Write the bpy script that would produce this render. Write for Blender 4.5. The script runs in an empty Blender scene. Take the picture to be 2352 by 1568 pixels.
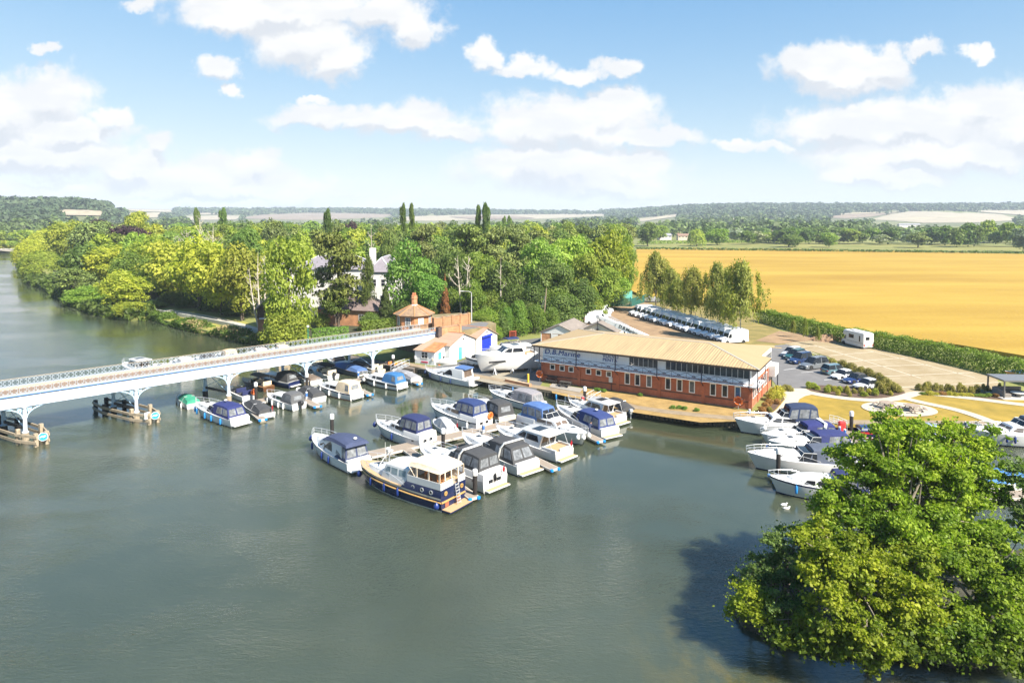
import bpy, math, random
import numpy as np
from mathutils import Vector, Matrix
R = math.radians
sc = bpy.context.scene
rnd = random.Random(11)
nr = np.random.RandomState(11)

# ---------------------------------------------------------------- camera, sky, sun, exposure
H, F, CX, YH, PITCH = 26.0, 1569.0, 1176.0, 495.0, R(3.0)   # camera height (m), focal length / horizon in pixels of a 2352-wide picture
PY = YH + F * math.tan(PITCH)
cam = bpy.data.cameras.new('camera')
cam.sensor_width = 36.0
cam.lens = 36.0 * F / 2352.0
cam.shift_y = -(784.0 - PY) / 2352.0
cam.clip_end = 30000
camo = bpy.data.objects.new('camera', cam)
sc.collection.objects.link(camo)
camo.location = (0, 0, H)
camo.rotation_euler = (R(90) - PITCH, 0, 0)
sc.camera = camo

def ray(x, y):
    b = (y - PY) / F
    c, s = math.cos(PITCH), math.sin(PITCH)
    return Vector(((x - CX) / F, c - b * s, -s - b * c))
def P(x, y, z=0.9):                 # the point of the level z seen at pixel x, y
    d = ray(x, y)
    return Vector((0, 0, H)) + d * ((z - H) / d.z)
def D(x, y, Y):                     # the point at distance Y seen at pixel x, y
    d = ray(x, y)
    return Vector((0, 0, H)) + d * (Y / d.y)

SUN_EL = R(45)
sun_dir = Vector((.76 * math.cos(SUN_EL), -.65 * math.cos(SUN_EL), math.sin(SUN_EL))).normalized()
sl = bpy.data.lights.new('sun', 'SUN')
sl.energy = 5.0
sl.angle = R(.53)
sl.color = (1.0, .93, .82)
so = bpy.data.objects.new('sun', sl)
sc.collection.objects.link(so)
so.rotation_euler = (-sun_dir).to_track_quat('-Z', 'Y').to_euler()
so.location = (200, -150, 250)

sc.view_settings.view_transform = 'Standard'
sc.view_settings.look = 'None'
sc.view_settings.exposure = 1.35
sc.view_settings.gamma = 1.0
sc.cycles.use_denoising = True
sc.cycles.max_bounces = 8
sc.cycles.diffuse_bounces = 3
sc.cycles.glossy_bounces = 3
sc.cycles.transparent_max_bounces = 6
sc.cycles.volume_bounces = 0
sc.cycles.caustics_reflective = False
sc.cycles.caustics_refractive = False
sc.cycles.sample_clamp_indirect = 6.0

# world: physical sky with the afternoon's cumulus laid out by direction
w = bpy.data.worlds.new('World')
sc.world = w
w.use_nodes = True
nt = w.node_tree
for n in list(nt.nodes):
    nt.nodes.remove(n)
N, L = nt.nodes, nt.links
out = N.new('ShaderNodeOutputWorld')
bg = N.new('ShaderNodeBackground')
L.new(bg.outputs[0], out.inputs[0])
sky = N.new('ShaderNodeTexSky')
sky.sky_type = 'NISHITA'
sky.sun_disc = False
sky.sun_elevation = SUN_EL
sky.sun_rotation = math.atan2(sun_dir.x, sun_dir.y)
sky.altitude = 50
sky.air_density = 1.0
sky.dust_density = 0.35
sky.ozone_density = 4.0
SKY_S = 0.375      # then rolled off like a camera's highlights: c / (1 + c), which leaves about a tenth of the physical sky
def wm(op, a, b=None, c=None):
    m = N.new('ShaderNodeMath')
    m.operation = op
    for i, v in enumerate((a, b, c)):
        if v is None: continue
        if isinstance(v, (int, float)): m.inputs[i].default_value = v
        else: L.new(v, m.inputs[i])
    return m.outputs[0]
tc = N.new('ShaderNodeTexCoord')
sep = N.new('ShaderNodeSeparateXYZ')
L.new(tc.outputs['Generated'], sep.inputs[0])
yy = wm('MAXIMUM', sep.outputs[1], .05)
cu = wm('DIVIDE', sep.outputs[0], yy)
cv = wm('DIVIDE', sep.outputs[2], yy)
comb = N.new('ShaderNodeCombineXYZ')
L.new(cu, comb.inputs[0]); L.new(cv, comb.inputs[1])
wn = N.new('ShaderNodeTexNoise')
wn.inputs['Scale'].default_value = 14
wn.inputs['Detail'].default_value = 7
wn.inputs['Roughness'].default_value = .62
L.new(comb.outputs[0], wn.inputs['Vector'])
vs = N.new('ShaderNodeVectorMath'); vs.operation = 'SUBTRACT'
L.new(wn.outputs['Color'], vs.inputs[0]); vs.inputs[1].default_value = (.5, .5, .5)
vm = N.new('ShaderNodeVectorMath'); vm.operation = 'MULTIPLY_ADD'
L.new(vs.outputs[0], vm.inputs[0]); vm.inputs[1].default_value = (.1, .075, 0); L.new(comb.outputs[0], vm.inputs[2])
CLOUDS = [  # centre and half size of each puff, in picture-scale pixels above the horizon
 (640, 15, 230, 42), (700, 85, 120, 62), (772, 140, 62, 42), (880, 25, 105, 42), (955, 66, 72, 34), (540, 40, 110, 30),
 (315, 10, 32, 15), (500, 152, 42, 24), (525, 205, 22, 14), (105, 104, 20, 16),
 (95, 232, 120, 66), (30, 270, 110, 70), (150, 305, 150, 30), (262, 270, 34, 26),
 (110, 365, 230, 42), (40, 350, 120, 45), (310, 385, 90, 36), (375, 335, 32, 27), (552, 385, 100, 38), (600, 372, 52, 34),
 (480, 425, 250, 42), (660, 436, 90, 28), (90, 442, 140, 18), (420, 468, 360, 16),
 (700, 265, 75, 28), (830, 262, 75, 28), (935, 272, 120, 40), (1035, 302, 60, 28), (720, 232, 30, 9),
 (1110, 115, 36, 26), (1200, 150, 66, 18), (1330, 166, 76, 17), (1422, 157, 46, 20),
 (1310, 285, 190, 66), (1395, 252, 110, 46), (1230, 290, 115, 52), (1490, 318, 110, 24), (1300, 385, 225, 46), (1230, 370, 120, 40),
 (1390, 420, 150, 34), (850, 452, 90, 18), (1420, 380, 120, 36),
 (1900, 150, 118, 42), (1960, 175, 118, 42), (1835, 142, 66, 34), (2030, 150, 62, 34), (2130, 116, 48, 20), (2250, 118, 34, 18),
 (2100, 285, 270, 58), (2260, 250, 130, 58), (2380, 290, 190, 88), (1930, 290, 140, 42), (2100, 345, 240, 44), (1985, 388, 90, 34), (2250, 360, 160, 40),
 (2080, 410, 100, 24), (1690, 332, 46, 14), (1765, 338, 56, 13)]
def puffs(vec, grow):
    acc = None
    for (x, y, rx, ry) in CLOUDS:
        d = ray(x, y)
        a = N.new('ShaderNodeVectorMath'); a.operation = 'SUBTRACT'
        L.new(vec, a.inputs[0]); a.inputs[1].default_value = (d.x / d.y, d.z / d.y, 0)
        b = N.new('ShaderNodeVectorMath'); b.operation = 'MULTIPLY'
        L.new(a.outputs[0], b.inputs[0]); b.inputs[1].default_value = (F / (rx * grow), F / (ry * grow), 0)
        c = N.new('ShaderNodeVectorMath'); c.operation = 'LENGTH'
        L.new(b.outputs[0], c.inputs[0])
        v = wm('SUBTRACT', 1.0, c.outputs['Value'])
        acc = v if acc is None else wm('SMOOTH_MAX', acc, v, .12)
    return acc
acc = puffs(vm.outputs[0], 1.12)
up = N.new('ShaderNodeVectorMath'); up.operation = 'ADD'; L.new(vm.outputs[0], up.inputs[0]); up.inputs[1].default_value = (.004, .022, 0)
above = puffs(up.outputs[0], 1.12)      # how much cloud stands over a point: shaded bases
fn = N.new('ShaderNodeTexNoise')
fn.inputs['Scale'].default_value = 32
fn.inputs['Detail'].default_value = 8
fn.inputs['Roughness'].default_value = .6
L.new(comb.outputs[0], fn.inputs['Vector'])
dens = wm('ADD', acc, wm('MULTIPLY', wm('SUBTRACT', fn.outputs['Fac'], .5), 1.15))
mr = N.new('ShaderNodeMapRange'); mr.interpolation_type = 'SMOOTHSTEP'
L.new(dens, mr.inputs['Value'])
mr.inputs['From Min'].default_value = -.28; mr.inputs['From Max'].default_value = .36
front = wm('GREATER_THAN', sep.outputs[1], .06)
alpha = wm('MULTIPLY', mr.outputs[0], front)
# cloud bodies: bright with soft grey folds
gn = N.new('ShaderNodeTexNoise')
gn.inputs['Scale'].default_value = 11; gn.inputs['Detail'].default_value = 5
gm = N.new('ShaderNodeVectorMath'); gm.operation = 'MULTIPLY'
L.new(comb.outputs[0], gm.inputs[0]); gm.inputs[1].default_value = (1, 2.6, 1)
L.new(gm.outputs[0], gn.inputs['Vector'])
gr = N.new('ShaderNodeMapRange'); gr.interpolation_type = 'SMOOTHSTEP'
L.new(gn.outputs['Fac'], gr.inputs['Value'])
gr.inputs['From Min'].default_value = .38; gr.inputs['From Max'].default_value = .62
cc = N.new('ShaderNodeMix'); cc.data_type = 'RGBA'
ab = N.new('ShaderNodeMapRange'); ab.interpolation_type = 'SMOOTHSTEP'; L.new(wm('ADD', wm('SUBTRACT', above, acc), wm('MULTIPLY', wm('SUBTRACT', fn.outputs['Fac'], .5), .35)), ab.inputs['Value'])
ab.inputs['From Min'].default_value = .0; ab.inputs['From Max'].default_value = .45; ab.inputs['To Min'].default_value = 1; ab.inputs['To Max'].default_value = 0
L.new(wm('MULTIPLY', ab.outputs[0], wm('ADD', wm('MULTIPLY', gr.outputs[0], .4), .6)), cc.inputs['Factor'])
CLD = 0.405
cc.inputs[6].default_value = (.74 * CLD, .78 * CLD, .84 * CLD, 1)
cc.inputs[7].default_value = (1.0 * CLD, 1.0 * CLD, 1.0 * CLD, 1)
sm = N.new('ShaderNodeVectorMath'); sm.operation = 'SCALE'
L.new(sky.outputs[0], sm.inputs[0]); sm.inputs['Scale'].default_value = SKY_S
mx = N.new('ShaderNodeMix'); mx.data_type = 'RGBA'
L.new(alpha, mx.inputs['Factor'])
ad_ = N.new('ShaderNodeVectorMath'); ad_.operation = 'ADD'; ad_.inputs[1].default_value = (1, 1, 1); L.new(sm.outputs[0], ad_.inputs[0])
dv_ = N.new('ShaderNodeVectorMath'); dv_.operation = 'DIVIDE'; L.new(sm.outputs[0], dv_.inputs[0]); L.new(ad_.outputs[0], dv_.inputs[1])
hs_ = N.new('ShaderNodeHueSaturation'); hs_.inputs['Saturation'].default_value = 1.6; hs_.inputs['Value'].default_value = .535; hs_.inputs['Hue'].default_value = .509
L.new(dv_.outputs[0], hs_.inputs['Color']); L.new(hs_.outputs[0], mx.inputs[6]); L.new(cc.outputs[2], mx.inputs[7])
L.new(mx.outputs[2], bg.inputs['Color'])
bg.inputs['Strength'].default_value = 1.0

# ---------------------------------------------------------------- helpers
C = sc.collection
def tag(o, label=None, cat=None, group=None, kind=None):
    if label: o['label'] = label
    if cat: o['category'] = cat
    if group: o['group'] = group
    if kind: o['kind'] = kind
    return o
def thing(name, label, cat, loc=(0, 0, 0), rz=0.0, group=None):
    o = bpy.data.objects.new(name, None)
    o.empty_display_size = .3
    C.objects.link(o)
    o.location = loc
    o.rotation_euler = (0, 0, rz)
    return tag(o, label, cat, group)
def copy_tree(o, parent=None):
    c = o.copy()
    C.objects.link(c)
    c.parent = parent
    for ch in list(o.children):
        copy_tree(ch, c)
    return c

class MB:                            # collects shapes, builds them as one mesh object
    def __init__(s):
        s.v, s.f, s.m = [], [], []
    def add(s, vs, fs, mi=0):
        o = len(s.v)
        s.v += [tuple(p) for p in vs]
        s.f += [tuple(i + o for i in f) for f in fs]
        s.m += [mi] * len(fs)
        return s
    def box(s, x0, x1, y0, y1, z0, z1, mi=0):
        return s.add([(x0, y0, z0), (x1, y0, z0), (x1, y1, z0), (x0, y1, z0), (x0, y0, z1), (x1, y0, z1), (x1, y1, z1), (x0, y1, z1)],
                     [(0, 3, 2, 1), (4, 5, 6, 7), (0, 1, 5, 4), (1, 2, 6, 5), (2, 3, 7, 6), (3, 0, 4, 7)], mi)
    def bar(s, p, q, wd, ht=None, mi=0):
        p, q = Vector(p), Vector(q)
        ht = wd if ht is None else ht
        d = (q - p).normalized()
        a = d.cross(Vector((0, 0, 1)))
        a = Vector((1, 0, 0)) if a.length < 1e-4 else a.normalized()
        b = a.cross(d)
        a *= wd / 2; b *= ht / 2
        vs = [p - a - b, p + a - b, p + a + b, p - a + b, q - a - b, q + a - b, q + a + b, q - a + b]
        return s.add(vs, [(0, 1, 2, 3), (7, 6, 5, 4), (0, 4, 5, 1), (1, 5, 6, 2), (2, 6, 7, 3), (3, 7, 4, 0)], mi)
    def tube(s, pts, r, n=6, mi=0, closed=False):
        pts = [Vector(p) for p in pts]
        rs = r if isinstance(r, (list, tuple)) else [r] * len(pts)
        k = len(pts)
        vs, fs = [], []
        for i, p in enumerate(pts):
            if closed: d = pts[(i + 1) % k] - pts[i - 1]
            else: d = pts[min(i + 1, k - 1)] - pts[max(i - 1, 0)]
            d.normalize()
            a = d.cross(Vector((0, 0, 1)))
            a = Vector((1, 0, 0)) if a.length < 1e-3 else a.normalized()
            b = a.cross(d)
            for j in range(n):
                t = 2 * math.pi * j / n
                vs.append(p + a * (rs[i] * math.cos(t)) + b * (rs[i] * math.sin(t)))
        for i in range(k if closed else k - 1):
            for j in range(n):
                i2 = (i + 1) % k
                fs.append((i * n + j, i * n + (j + 1) % n, i2 * n + (j + 1) % n, i2 * n + j))
        if not closed:
            fs.append(tuple(range(n))[::-1]); fs.append(tuple((k - 1) * n + j for j in range(n)))
        return s.add(vs, fs, mi)
    def lathe(s, prof, c=(0, 0, 0), n=12, mi=0, axis='z', ph=0.0):
        vs, fs = [], []
        for (r, z) in prof:
            for j in range(n):
                t = 2 * math.pi * j / n + ph
                a, b = r * math.cos(t), r * math.sin(t)
                q = (a, b, z) if axis == 'z' else ((z, a, b) if axis == 'x' else (b, z, a))
                vs.append((c[0] + q[0], c[1] + q[1], c[2] + q[2]))
        k = len(prof)
        for i in range(k - 1):
            for j in range(n):
                fs.append((i * n + j, i * n + (j + 1) % n, (i + 1) * n + (j + 1) % n, (i + 1) * n + j))
        fs.append(tuple(range(n))[::-1]); fs.append(tuple((k - 1) * n + j for j in range(n)))
        return s.add(vs, fs, mi)
    def prism(s, pts, off, mi=0):     # polygon pts (3D) swept by the vector off
        k = len(pts)
        off = Vector(off)
        vs = [Vector(p) for p in pts] + [Vector(p) + off for p in pts]
        fs = [tuple(range(k))[::-1], tuple(range(k, 2 * k))] + [(i, (i + 1) % k, k + (i + 1) % k, k + i) for i in range(k)]
        return s.add(vs, fs, mi)
    def poly(s, pts, mi=0):
        return s.add(pts, [tuple(range(len(pts)))], mi)
    def loft(s, rings, mi=0, caps=True, closed=True):
        n = len(rings[0]); vs = [p for r in rings for p in r]; fs = []
        for i in range(len(rings) - 1):
            for j in range(n if closed else n - 1):
                fs.append((i * n + j, i * n + (j + 1) % n, (i + 1) * n + (j + 1) % n, (i + 1) * n + j))
        if caps:
            fs.append(tuple(range(n))[::-1]); fs.append(tuple((len(rings) - 1) * n + j for j in range(n)))
        return s.add(vs, fs, mi)
    def build(s, name, mats, parent=None, smooth=False, bevel=0.0, loc=None, rz=None, angle=None):
        me = bpy.data.meshes.new(name)
        me.from_pydata(s.v, [], s.f)
        for m in (mats if isinstance(mats, (list, tuple)) else [mats]):
            me.materials.append(m)
        if any(s.m): me.polygons.foreach_set('material_index', s.m)
        if smooth or angle:
            me.polygons.foreach_set('use_smooth', [True] * len(s.f))
            if angle: me.set_sharp_from_angle(angle=R(angle))
        me.update()
        o = bpy.data.objects.new(name, me)
        C.objects.link(o)
        if parent is not None: o.parent = parent
        if loc is not None: o.location = loc
        if rz is not None: o.rotation_euler = (0, 0, rz)
        if bevel:
            b = o.modifiers.new('bevel', 'BEVEL'); b.width = bevel; b.segments = 2; b.limit_method = 'ANGLE'; b.angle_limit = R(40)
        return o

class Block:                          # a lofted shell of stations (x low, x high, half width low, half width high, z low, z high)
    def __init__(s, st, r=.12, crown=.05):
        s.st, s.r, s.c = st, r, crown
    def mb(s, mi=0, m=None):
        m = m or MB()
        rings = []
        for (xb, xt, wb, wt, zb, zt) in s.st:
            r = min(s.r, (zt - zb) * .45, wt * .45)
            k = r / max(zt - zb, .01)
            xr = xt + (xb - xt) * k; wr = wt + (wb - wt) * k
            r2 = r * .3
            half = [(xb, wb, zb), (xr, wr, zt - r), (xt + (xr - xt) * .3, wr - r2, zt - r2), (xt, wt - r, zt), (xt, wt * .45, zt + s.c * .8)]
            ring = half + [(xt, 0, zt + s.c)] + [(x, -y, z) for (x, y, z) in half[::-1]]
            rings.append(ring)
        m.loft(rings, mi)
        return m
    def side(s, q, v, sg=1, off=.015):   # point of the side wall, q along the stations, v from foot (0) to eave (1)
        i = min(int(q), len(s.st) - 2); t = q - i
        a, b = s.st[i], s.st[i + 1]
        xb, xt, wb, wt, zb, zt = [a[j] + (b[j] - a[j]) * t for j in range(6)]
        return Vector((xb + (xt - xb) * v, sg * (wb + (wt - wb) * v + off), zb + (zt - zb) * v))
    def window(s, m, qv, sg=1, mi=0, off=.02):
        a = [s.side(q, v, sg, off) for (q, v) in qv]
        b = [s.side(q, v, sg, -.03) for (q, v) in qv]
        k = len(a)
        if sg < 0: a = a[::-1]; b = b[::-1]
        m.add(a + b, [tuple(range(k))] + [(i, k + i, k + (i + 1) % k, (i + 1) % k) for i in range(k)], mi)
    def endp(s, e, u, v, off=.02):
        st = s.st[e]; sg = -1 if e == 0 else 1
        xb, xt, wb, wt, zb, zt = st
        return Vector((xb + (xt - xb) * v + sg * off, u * (wb + (wt - wb) * v), zb + (zt - zb) * v))
    def endwin(s, m, e, uv, mi=0, off=.02):
        a = [s.endp(e, u, v, off) for (u, v) in uv]; b = [s.endp(e, u, v, -.03) for (u, v) in uv]
        k = len(a)
        m.add(a + b, [tuple(range(k)), tuple(range(k))[::-1]][:1] + [(i, k + i, k + (i + 1) % k, (i + 1) % k) for i in range(k)], mi)

# ---------------------------------------------------------------- materials
def _new(name):
    m = bpy.data.materials.new(name)
    m.use_nodes = True
    t = m.node_tree
    return m, t, t.nodes['Principled BSDF']
def mat(name, col, rough=.6, var=.12, scale=3.0, bump=0.0, metal=0.0, spec=.5, coat=0.0, stretch=(1, 1, 1), bscale=None, col2=None):
    m, t, b = _new(name)
    tc = t.nodes.new('ShaderNodeTexCoord')
    mp = t.nodes.new('ShaderNodeMapping'); mp.inputs['Scale'].default_value = stretch
    t.links.new(tc.outputs['Object'], mp.inputs[0])
    n = t.nodes.new('ShaderNodeTexNoise'); n.inputs['Scale'].default_value = scale; n.inputs['Detail'].default_value = 6; n.inputs['Roughness'].default_value = .65
    t.links.new(mp.outputs[0], n.inputs['Vector'])
    r = t.nodes.new('ShaderNodeMapRange'); r.inputs['From Min'].default_value = .3; r.inputs['From Max'].default_value = .7
    t.links.new(n.outputs['Fac'], r.inputs['Value'])
    x = t.nodes.new('ShaderNodeMix'); x.data_type = 'RGBA'
    t.links.new(r.outputs[0], x.inputs['Factor'])
    c2 = col2 or tuple(min(1, c * (1 + var)) for c in col)
    x.inputs[6].default_value = tuple(c * (1 - var) for c in col) + (1,)
    x.inputs[7].default_value = tuple(c2) + (1,)
    t.links.new(x.outputs[2], b.inputs['Base Color'])
    b.inputs['Roughness'].default_value = rough
    b.inputs['Metallic'].default_value = metal
    b.inputs['Specular IOR Level'].default_value = spec
    b.inputs['Coat Weight'].default_value = coat
    b.inputs['Coat Roughness'].default_value = .05
    if bump:
        n2 = t.nodes.new('ShaderNodeTexNoise'); n2.inputs['Scale'].default_value = bscale or scale * 6; n2.inputs['Detail'].default_value = 5
        t.links.new(mp.outputs[0], n2.inputs['Vector'])
        bp = t.nodes.new('ShaderNodeBump'); bp.inputs['Strength'].default_value = bump; bp.inputs['Distance'].default_value = .05
        t.links.new(n2.outputs['Fac'], bp.inputs['Height']); t.links.new(bp.outputs[0], b.inputs['Normal'])
    return m
def brick(name, c1, c2, mortar, bw=.225, bh=.075, var=.5):
    m, t, b = _new(name)
    tc = t.nodes.new('ShaderNodeTexCoord'); s = t.nodes.new('ShaderNodeSeparateXYZ'); t.links.new(tc.outputs['Object'], s.inputs[0])
    a = t.nodes.new('ShaderNodeMath'); t.links.new(s.outputs[0], a.inputs[0]); t.links.new(s.outputs[1], a.inputs[1])
    c = t.nodes.new('ShaderNodeCombineXYZ'); t.links.new(a.outputs[0], c.inputs[0]); t.links.new(s.outputs[2], c.inputs[1])
    k = t.nodes.new('ShaderNodeTexBrick'); k.inputs['Scale'].default_value = 1.0
    k.inputs['Brick Width'].default_value = bw; k.inputs['Row Height'].default_value = bh; k.inputs['Mortar Size'].default_value = .008
    k.inputs['Color1'].default_value = c1 + (1,); k.inputs['Color2'].default_value = c2 + (1,); k.inputs['Mortar'].default_value = mortar + (1,)
    t.links.new(c.outputs[0], k.inputs['Vector'])
    n = t.nodes.new('ShaderNodeTexNoise'); n.inputs['Scale'].default_value = .9; n.inputs['Detail'].default_value = 7
    t.links.new(tc.outputs['Object'], n.inputs['Vector'])
    r = t.nodes.new('ShaderNodeMapRange'); r.inputs['From Min'].default_value = .3; r.inputs['From Max'].default_value = .7
    r.inputs['To Min'].default_value = 1 - var * .5; r.inputs['To Max'].default_value = 1 + var * .5
    t.links.new(n.outputs['Fac'], r.inputs['Value'])
    x = t.nodes.new('ShaderNodeVectorMath'); x.operation = 'SCALE'
    t.links.new(k.outputs['Color'], x.inputs[0]); t.links.new(r.outputs[0], x.inputs['Scale'])
    t.links.new(x.outputs[0], b.inputs['Base Color']); b.inputs['Roughness'].default_value = .85
    return m
def ribbed(name, col, pitch, axis, rough=.5, var=.15, depth=.03, streak=(.3, 6)):   # ribbed sheet: ribs repeat along axis 0=x 1=y 2=z
    m, t, b = _new(name)
    tc = t.nodes.new('ShaderNodeTexCoord')
    wv = t.nodes.new('ShaderNodeTexWave'); wv.wave_type = 'BANDS'; wv.bands_direction = 'XYZ'[axis]
    wv.inputs['Scale'].default_value = .314 / pitch * 1.0
    t.links.new(tc.outputs['Object'], wv.inputs['Vector'])
    mp = t.nodes.new('ShaderNodeMapping')
    sc3 = [streak[0]] * 3; sc3[axis] = streak[1]
    mp.inputs['Scale'].default_value = sc3
    t.links.new(tc.outputs['Object'], mp.inputs[0])
    n = t.nodes.new('ShaderNodeTexNoise'); n.inputs['Scale'].default_value = .8; n.inputs['Detail'].default_value = 6; n.inputs['Roughness'].default_value = .7
    t.links.new(mp.outputs[0], n.inputs['Vector'])
    r = t.nodes.new('ShaderNodeMapRange'); r.inputs['From Min'].default_value = .3; r.inputs['From Max'].default_value = .7
    r.inputs['To Min'].default_value = 1 - var; r.inputs['To Max'].default_value = 1 + var
    t.links.new(n.outputs['Fac'], r.inputs['Value'])
    x = t.nodes.new('ShaderNodeVectorMath'); x.operation = 'SCALE'; x.inputs[0].default_value = col
    t.links.new(r.outputs[0], x.inputs['Scale'])
    t.links.new(x.outputs[0], b.inputs['Base Color'])
    bp = t.nodes.new('ShaderNodeBump'); bp.inputs['Strength'].default_value = .8; bp.inputs['Distance'].default_value = depth
    t.links.new(wv.outputs['Fac'], bp.inputs['Height']); t.links.new(bp.outputs[0], b.inputs['Normal'])
    b.inputs['Roughness'].default_value = rough
    return m
def leafmat(name, col, var=.35, trans=.4, hue=.014, ns=5.0, nv=.22):
    m, t, b = _new(name)
    g = t.nodes.new('ShaderNodeNewGeometry')
    oi = t.nodes.new('ShaderNodeObjectInfo')
    r = t.nodes.new('ShaderNodeMapRange'); r.inputs['To Min'].default_value = 1 - var; r.inputs['To Max'].default_value = 1 + var
    t.links.new(g.outputs['Random Per Island'], r.inputs['Value'])
    tc = t.nodes.new('ShaderNodeTexCoord')
    n = t.nodes.new('ShaderNodeTexNoise'); n.inputs['Scale'].default_value = ns; n.inputs['Detail'].default_value = 2
    t.links.new(tc.outputs['Object'], n.inputs['Vector'])
    hs = t.nodes.new('ShaderNodeHueSaturation'); hs.inputs['Color'].default_value = col + (1,)
    hr = t.nodes.new('ShaderNodeMapRange'); hr.inputs['From Min'].default_value = .3; hr.inputs['From Max'].default_value = .7
    hr.inputs['To Min'].default_value = .5 - hue; hr.inputs['To Max'].default_value = .5 + hue
    t.links.new(n.outputs['Fac'], hr.inputs['Value']); t.links.new(hr.outputs[0], hs.inputs['Hue'])
    vr = t.nodes.new('ShaderNodeMapRange'); vr.inputs['From Min'].default_value = .3; vr.inputs['From Max'].default_value = .7; vr.inputs['To Min'].default_value = 1 + nv; vr.inputs['To Max'].default_value = 1 - nv
    t.links.new(n.outputs['Fac'], vr.inputs['Value'])
    vmu = t.nodes.new('ShaderNodeMath'); vmu.operation = 'MULTIPLY'; t.links.new(r.outputs[0], vmu.inputs[0]); t.links.new(vr.outputs[0], vmu.inputs[1]); t.links.new(vmu.outputs[0], hs.inputs['Value'])
    mu = t.nodes.new('ShaderNodeMix'); mu.data_type = 'RGBA'; mu.blend_type = 'MULTIPLY'; mu.inputs['Factor'].default_value = 1
    t.links.new(hs.outputs[0], mu.inputs[6]); t.links.new(oi.outputs['Color'], mu.inputs[7])
    t.links.new(mu.outputs[2], b.inputs['Base Color']); b.inputs['Roughness'].default_value = .55; b.inputs['Specular IOR Level'].default_value = .25
    tr = t.nodes.new('ShaderNodeBsdfTranslucent')
    t2 = t.nodes.new('ShaderNodeMix'); t2.data_type = 'RGBA'; t2.blend_type = 'MULTIPLY'; t2.inputs['Factor'].default_value = 1
    t.links.new(mu.outputs[2], t2.inputs[6]); t2.inputs[7].default_value = (1.1, 1.35, .45, 1)
    t.links.new(t2.outputs[2], tr.inputs['Color'])
    ms = t.nodes.new('ShaderNodeMixShader'); ms.inputs[0].default_value = trans
    t.links.new(b.outputs[0], ms.inputs[1]); t.links.new(tr.outputs[0], ms.inputs[2])
    t.links.new(ms.outputs[0], t.nodes['Material Output'].inputs[0])
    return m

white = mat('white_gelcoat', (.6, .6, .585), .25, .04, 2, spec=.5)
cream = mat('cream_gelcoat', (.56, .5, .38), .3, .05, 2)
navyhull = mat('navy_hull_paint', (.012, .02, .07), .2, .2, 2)
bluehull = mat('blue_hull_paint', (.03, .05, .12), .25, .2, 2)
greyhull = mat('grey_hull_paint', (.1, .12, .14), .3, .2, 2)
redpaint = mat('red_paint', (.5, .03, .03), .4, .15)
darkglass = mat('dark_window_glass', (.018, .02, .024), .08, .4, 1.5)
tintglass = mat('brown_tinted_glass', (.12, .09, .07), .1, .3, 1.5)
clearwin = mat('clear_vinyl', (.17, .18, .19), .1, .6, 1.6)
teak = mat('teak_deck', (.42, .28, .15), .7, .2, 6, stretch=(1, 9, 1))
steel = mat('stainless_rail', (.8, .8, .8), .25, .03, 5, metal=.6)
whitepaint = mat('white_paint', (.64, .64, .63), .5, .05, 1.5)
black = mat('black_plastic', (.02, .02, .022), .5, .3)
rubber = mat('tyre_rubber', (.02, .02, .02), .8, .3)
def canvas(name, c): return mat(name, c, .85, .18, 2.5, bump=.25, bscale=5)
cv_navy = canvas('navy_canvas', (.014, .022, .085)); cv_dark = canvas('charcoal_canvas', (.045, .046, .048)); cv_beige = canvas('beige_canvas', (.6, .48, .33))
cv_green = canvas('green_canvas', (.03, .24, .15)); cv_blue = canvas('mid_blue_canvas', (.025, .12, .28)); cv_grey = canvas('grey_canvas', (.24, .24, .25))
cv_lblue = canvas('light_blue_canvas', (.06, .125, .29)); cv_brown = canvas('brown_canvas', (.13, .1, .08)); cv_slate = canvas('slate_blue_canvas', (.035, .048, .1)); cv_sky = canvas('sky_blue_canvas', (.05, .17, .42))
fen_navy = mat('navy_fender', (.01, .03, .16), .35, .1); fen_white = mat('white_fender', (.75, .75, .72), .4, .05); fen_blue = mat('blue_fender', (.02, .2, .5), .35, .1)
concrete = mat('concrete', (.25, .22, .165), .9, .18, 1.2, bump=.3, bscale=8)
timber = mat('weathered_timber', (.33, .27, .19), .85, .3, 2.5, bump=.4, stretch=(1, 1, 1))
darktimber = mat('dark_timber', (.05, .045, .04), .8, .35, 2.5, bump=.3)
decking = mat('pontoon_decking', (.25, .205, .16), .85, .2, 5, stretch=(1, 8, 1))
bluepaint = mat('pale_blue_ironwork', (.45, .62, .78), .5, .08, 2)
whiteiron = mat('white_ironwork', (.55, .6, .65), .5, .06, 1.2)
darkmetal = mat('dark_metal', (.04, .04, .045), .5, .2)
galv = mat('galvanised_metal', (.45, .46, .47), .4, .1, 3, metal=.5)
bluebump = mat('blue_plastic', (.01, .22, .62), .4, .1)
cloth_red = mat('red_cloth', (.6, .02, .03), .8, .15)
orange = mat('orange_plastic', (.85, .2, .04), .5, .08)
# ---------------------------------------------------------------- the setting: water, ground, hills
LAND = 0.9
def struct(o): o['kind'] = 'structure'; return o
def stuff(o): o['kind'] = 'stuff'; return o

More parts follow.
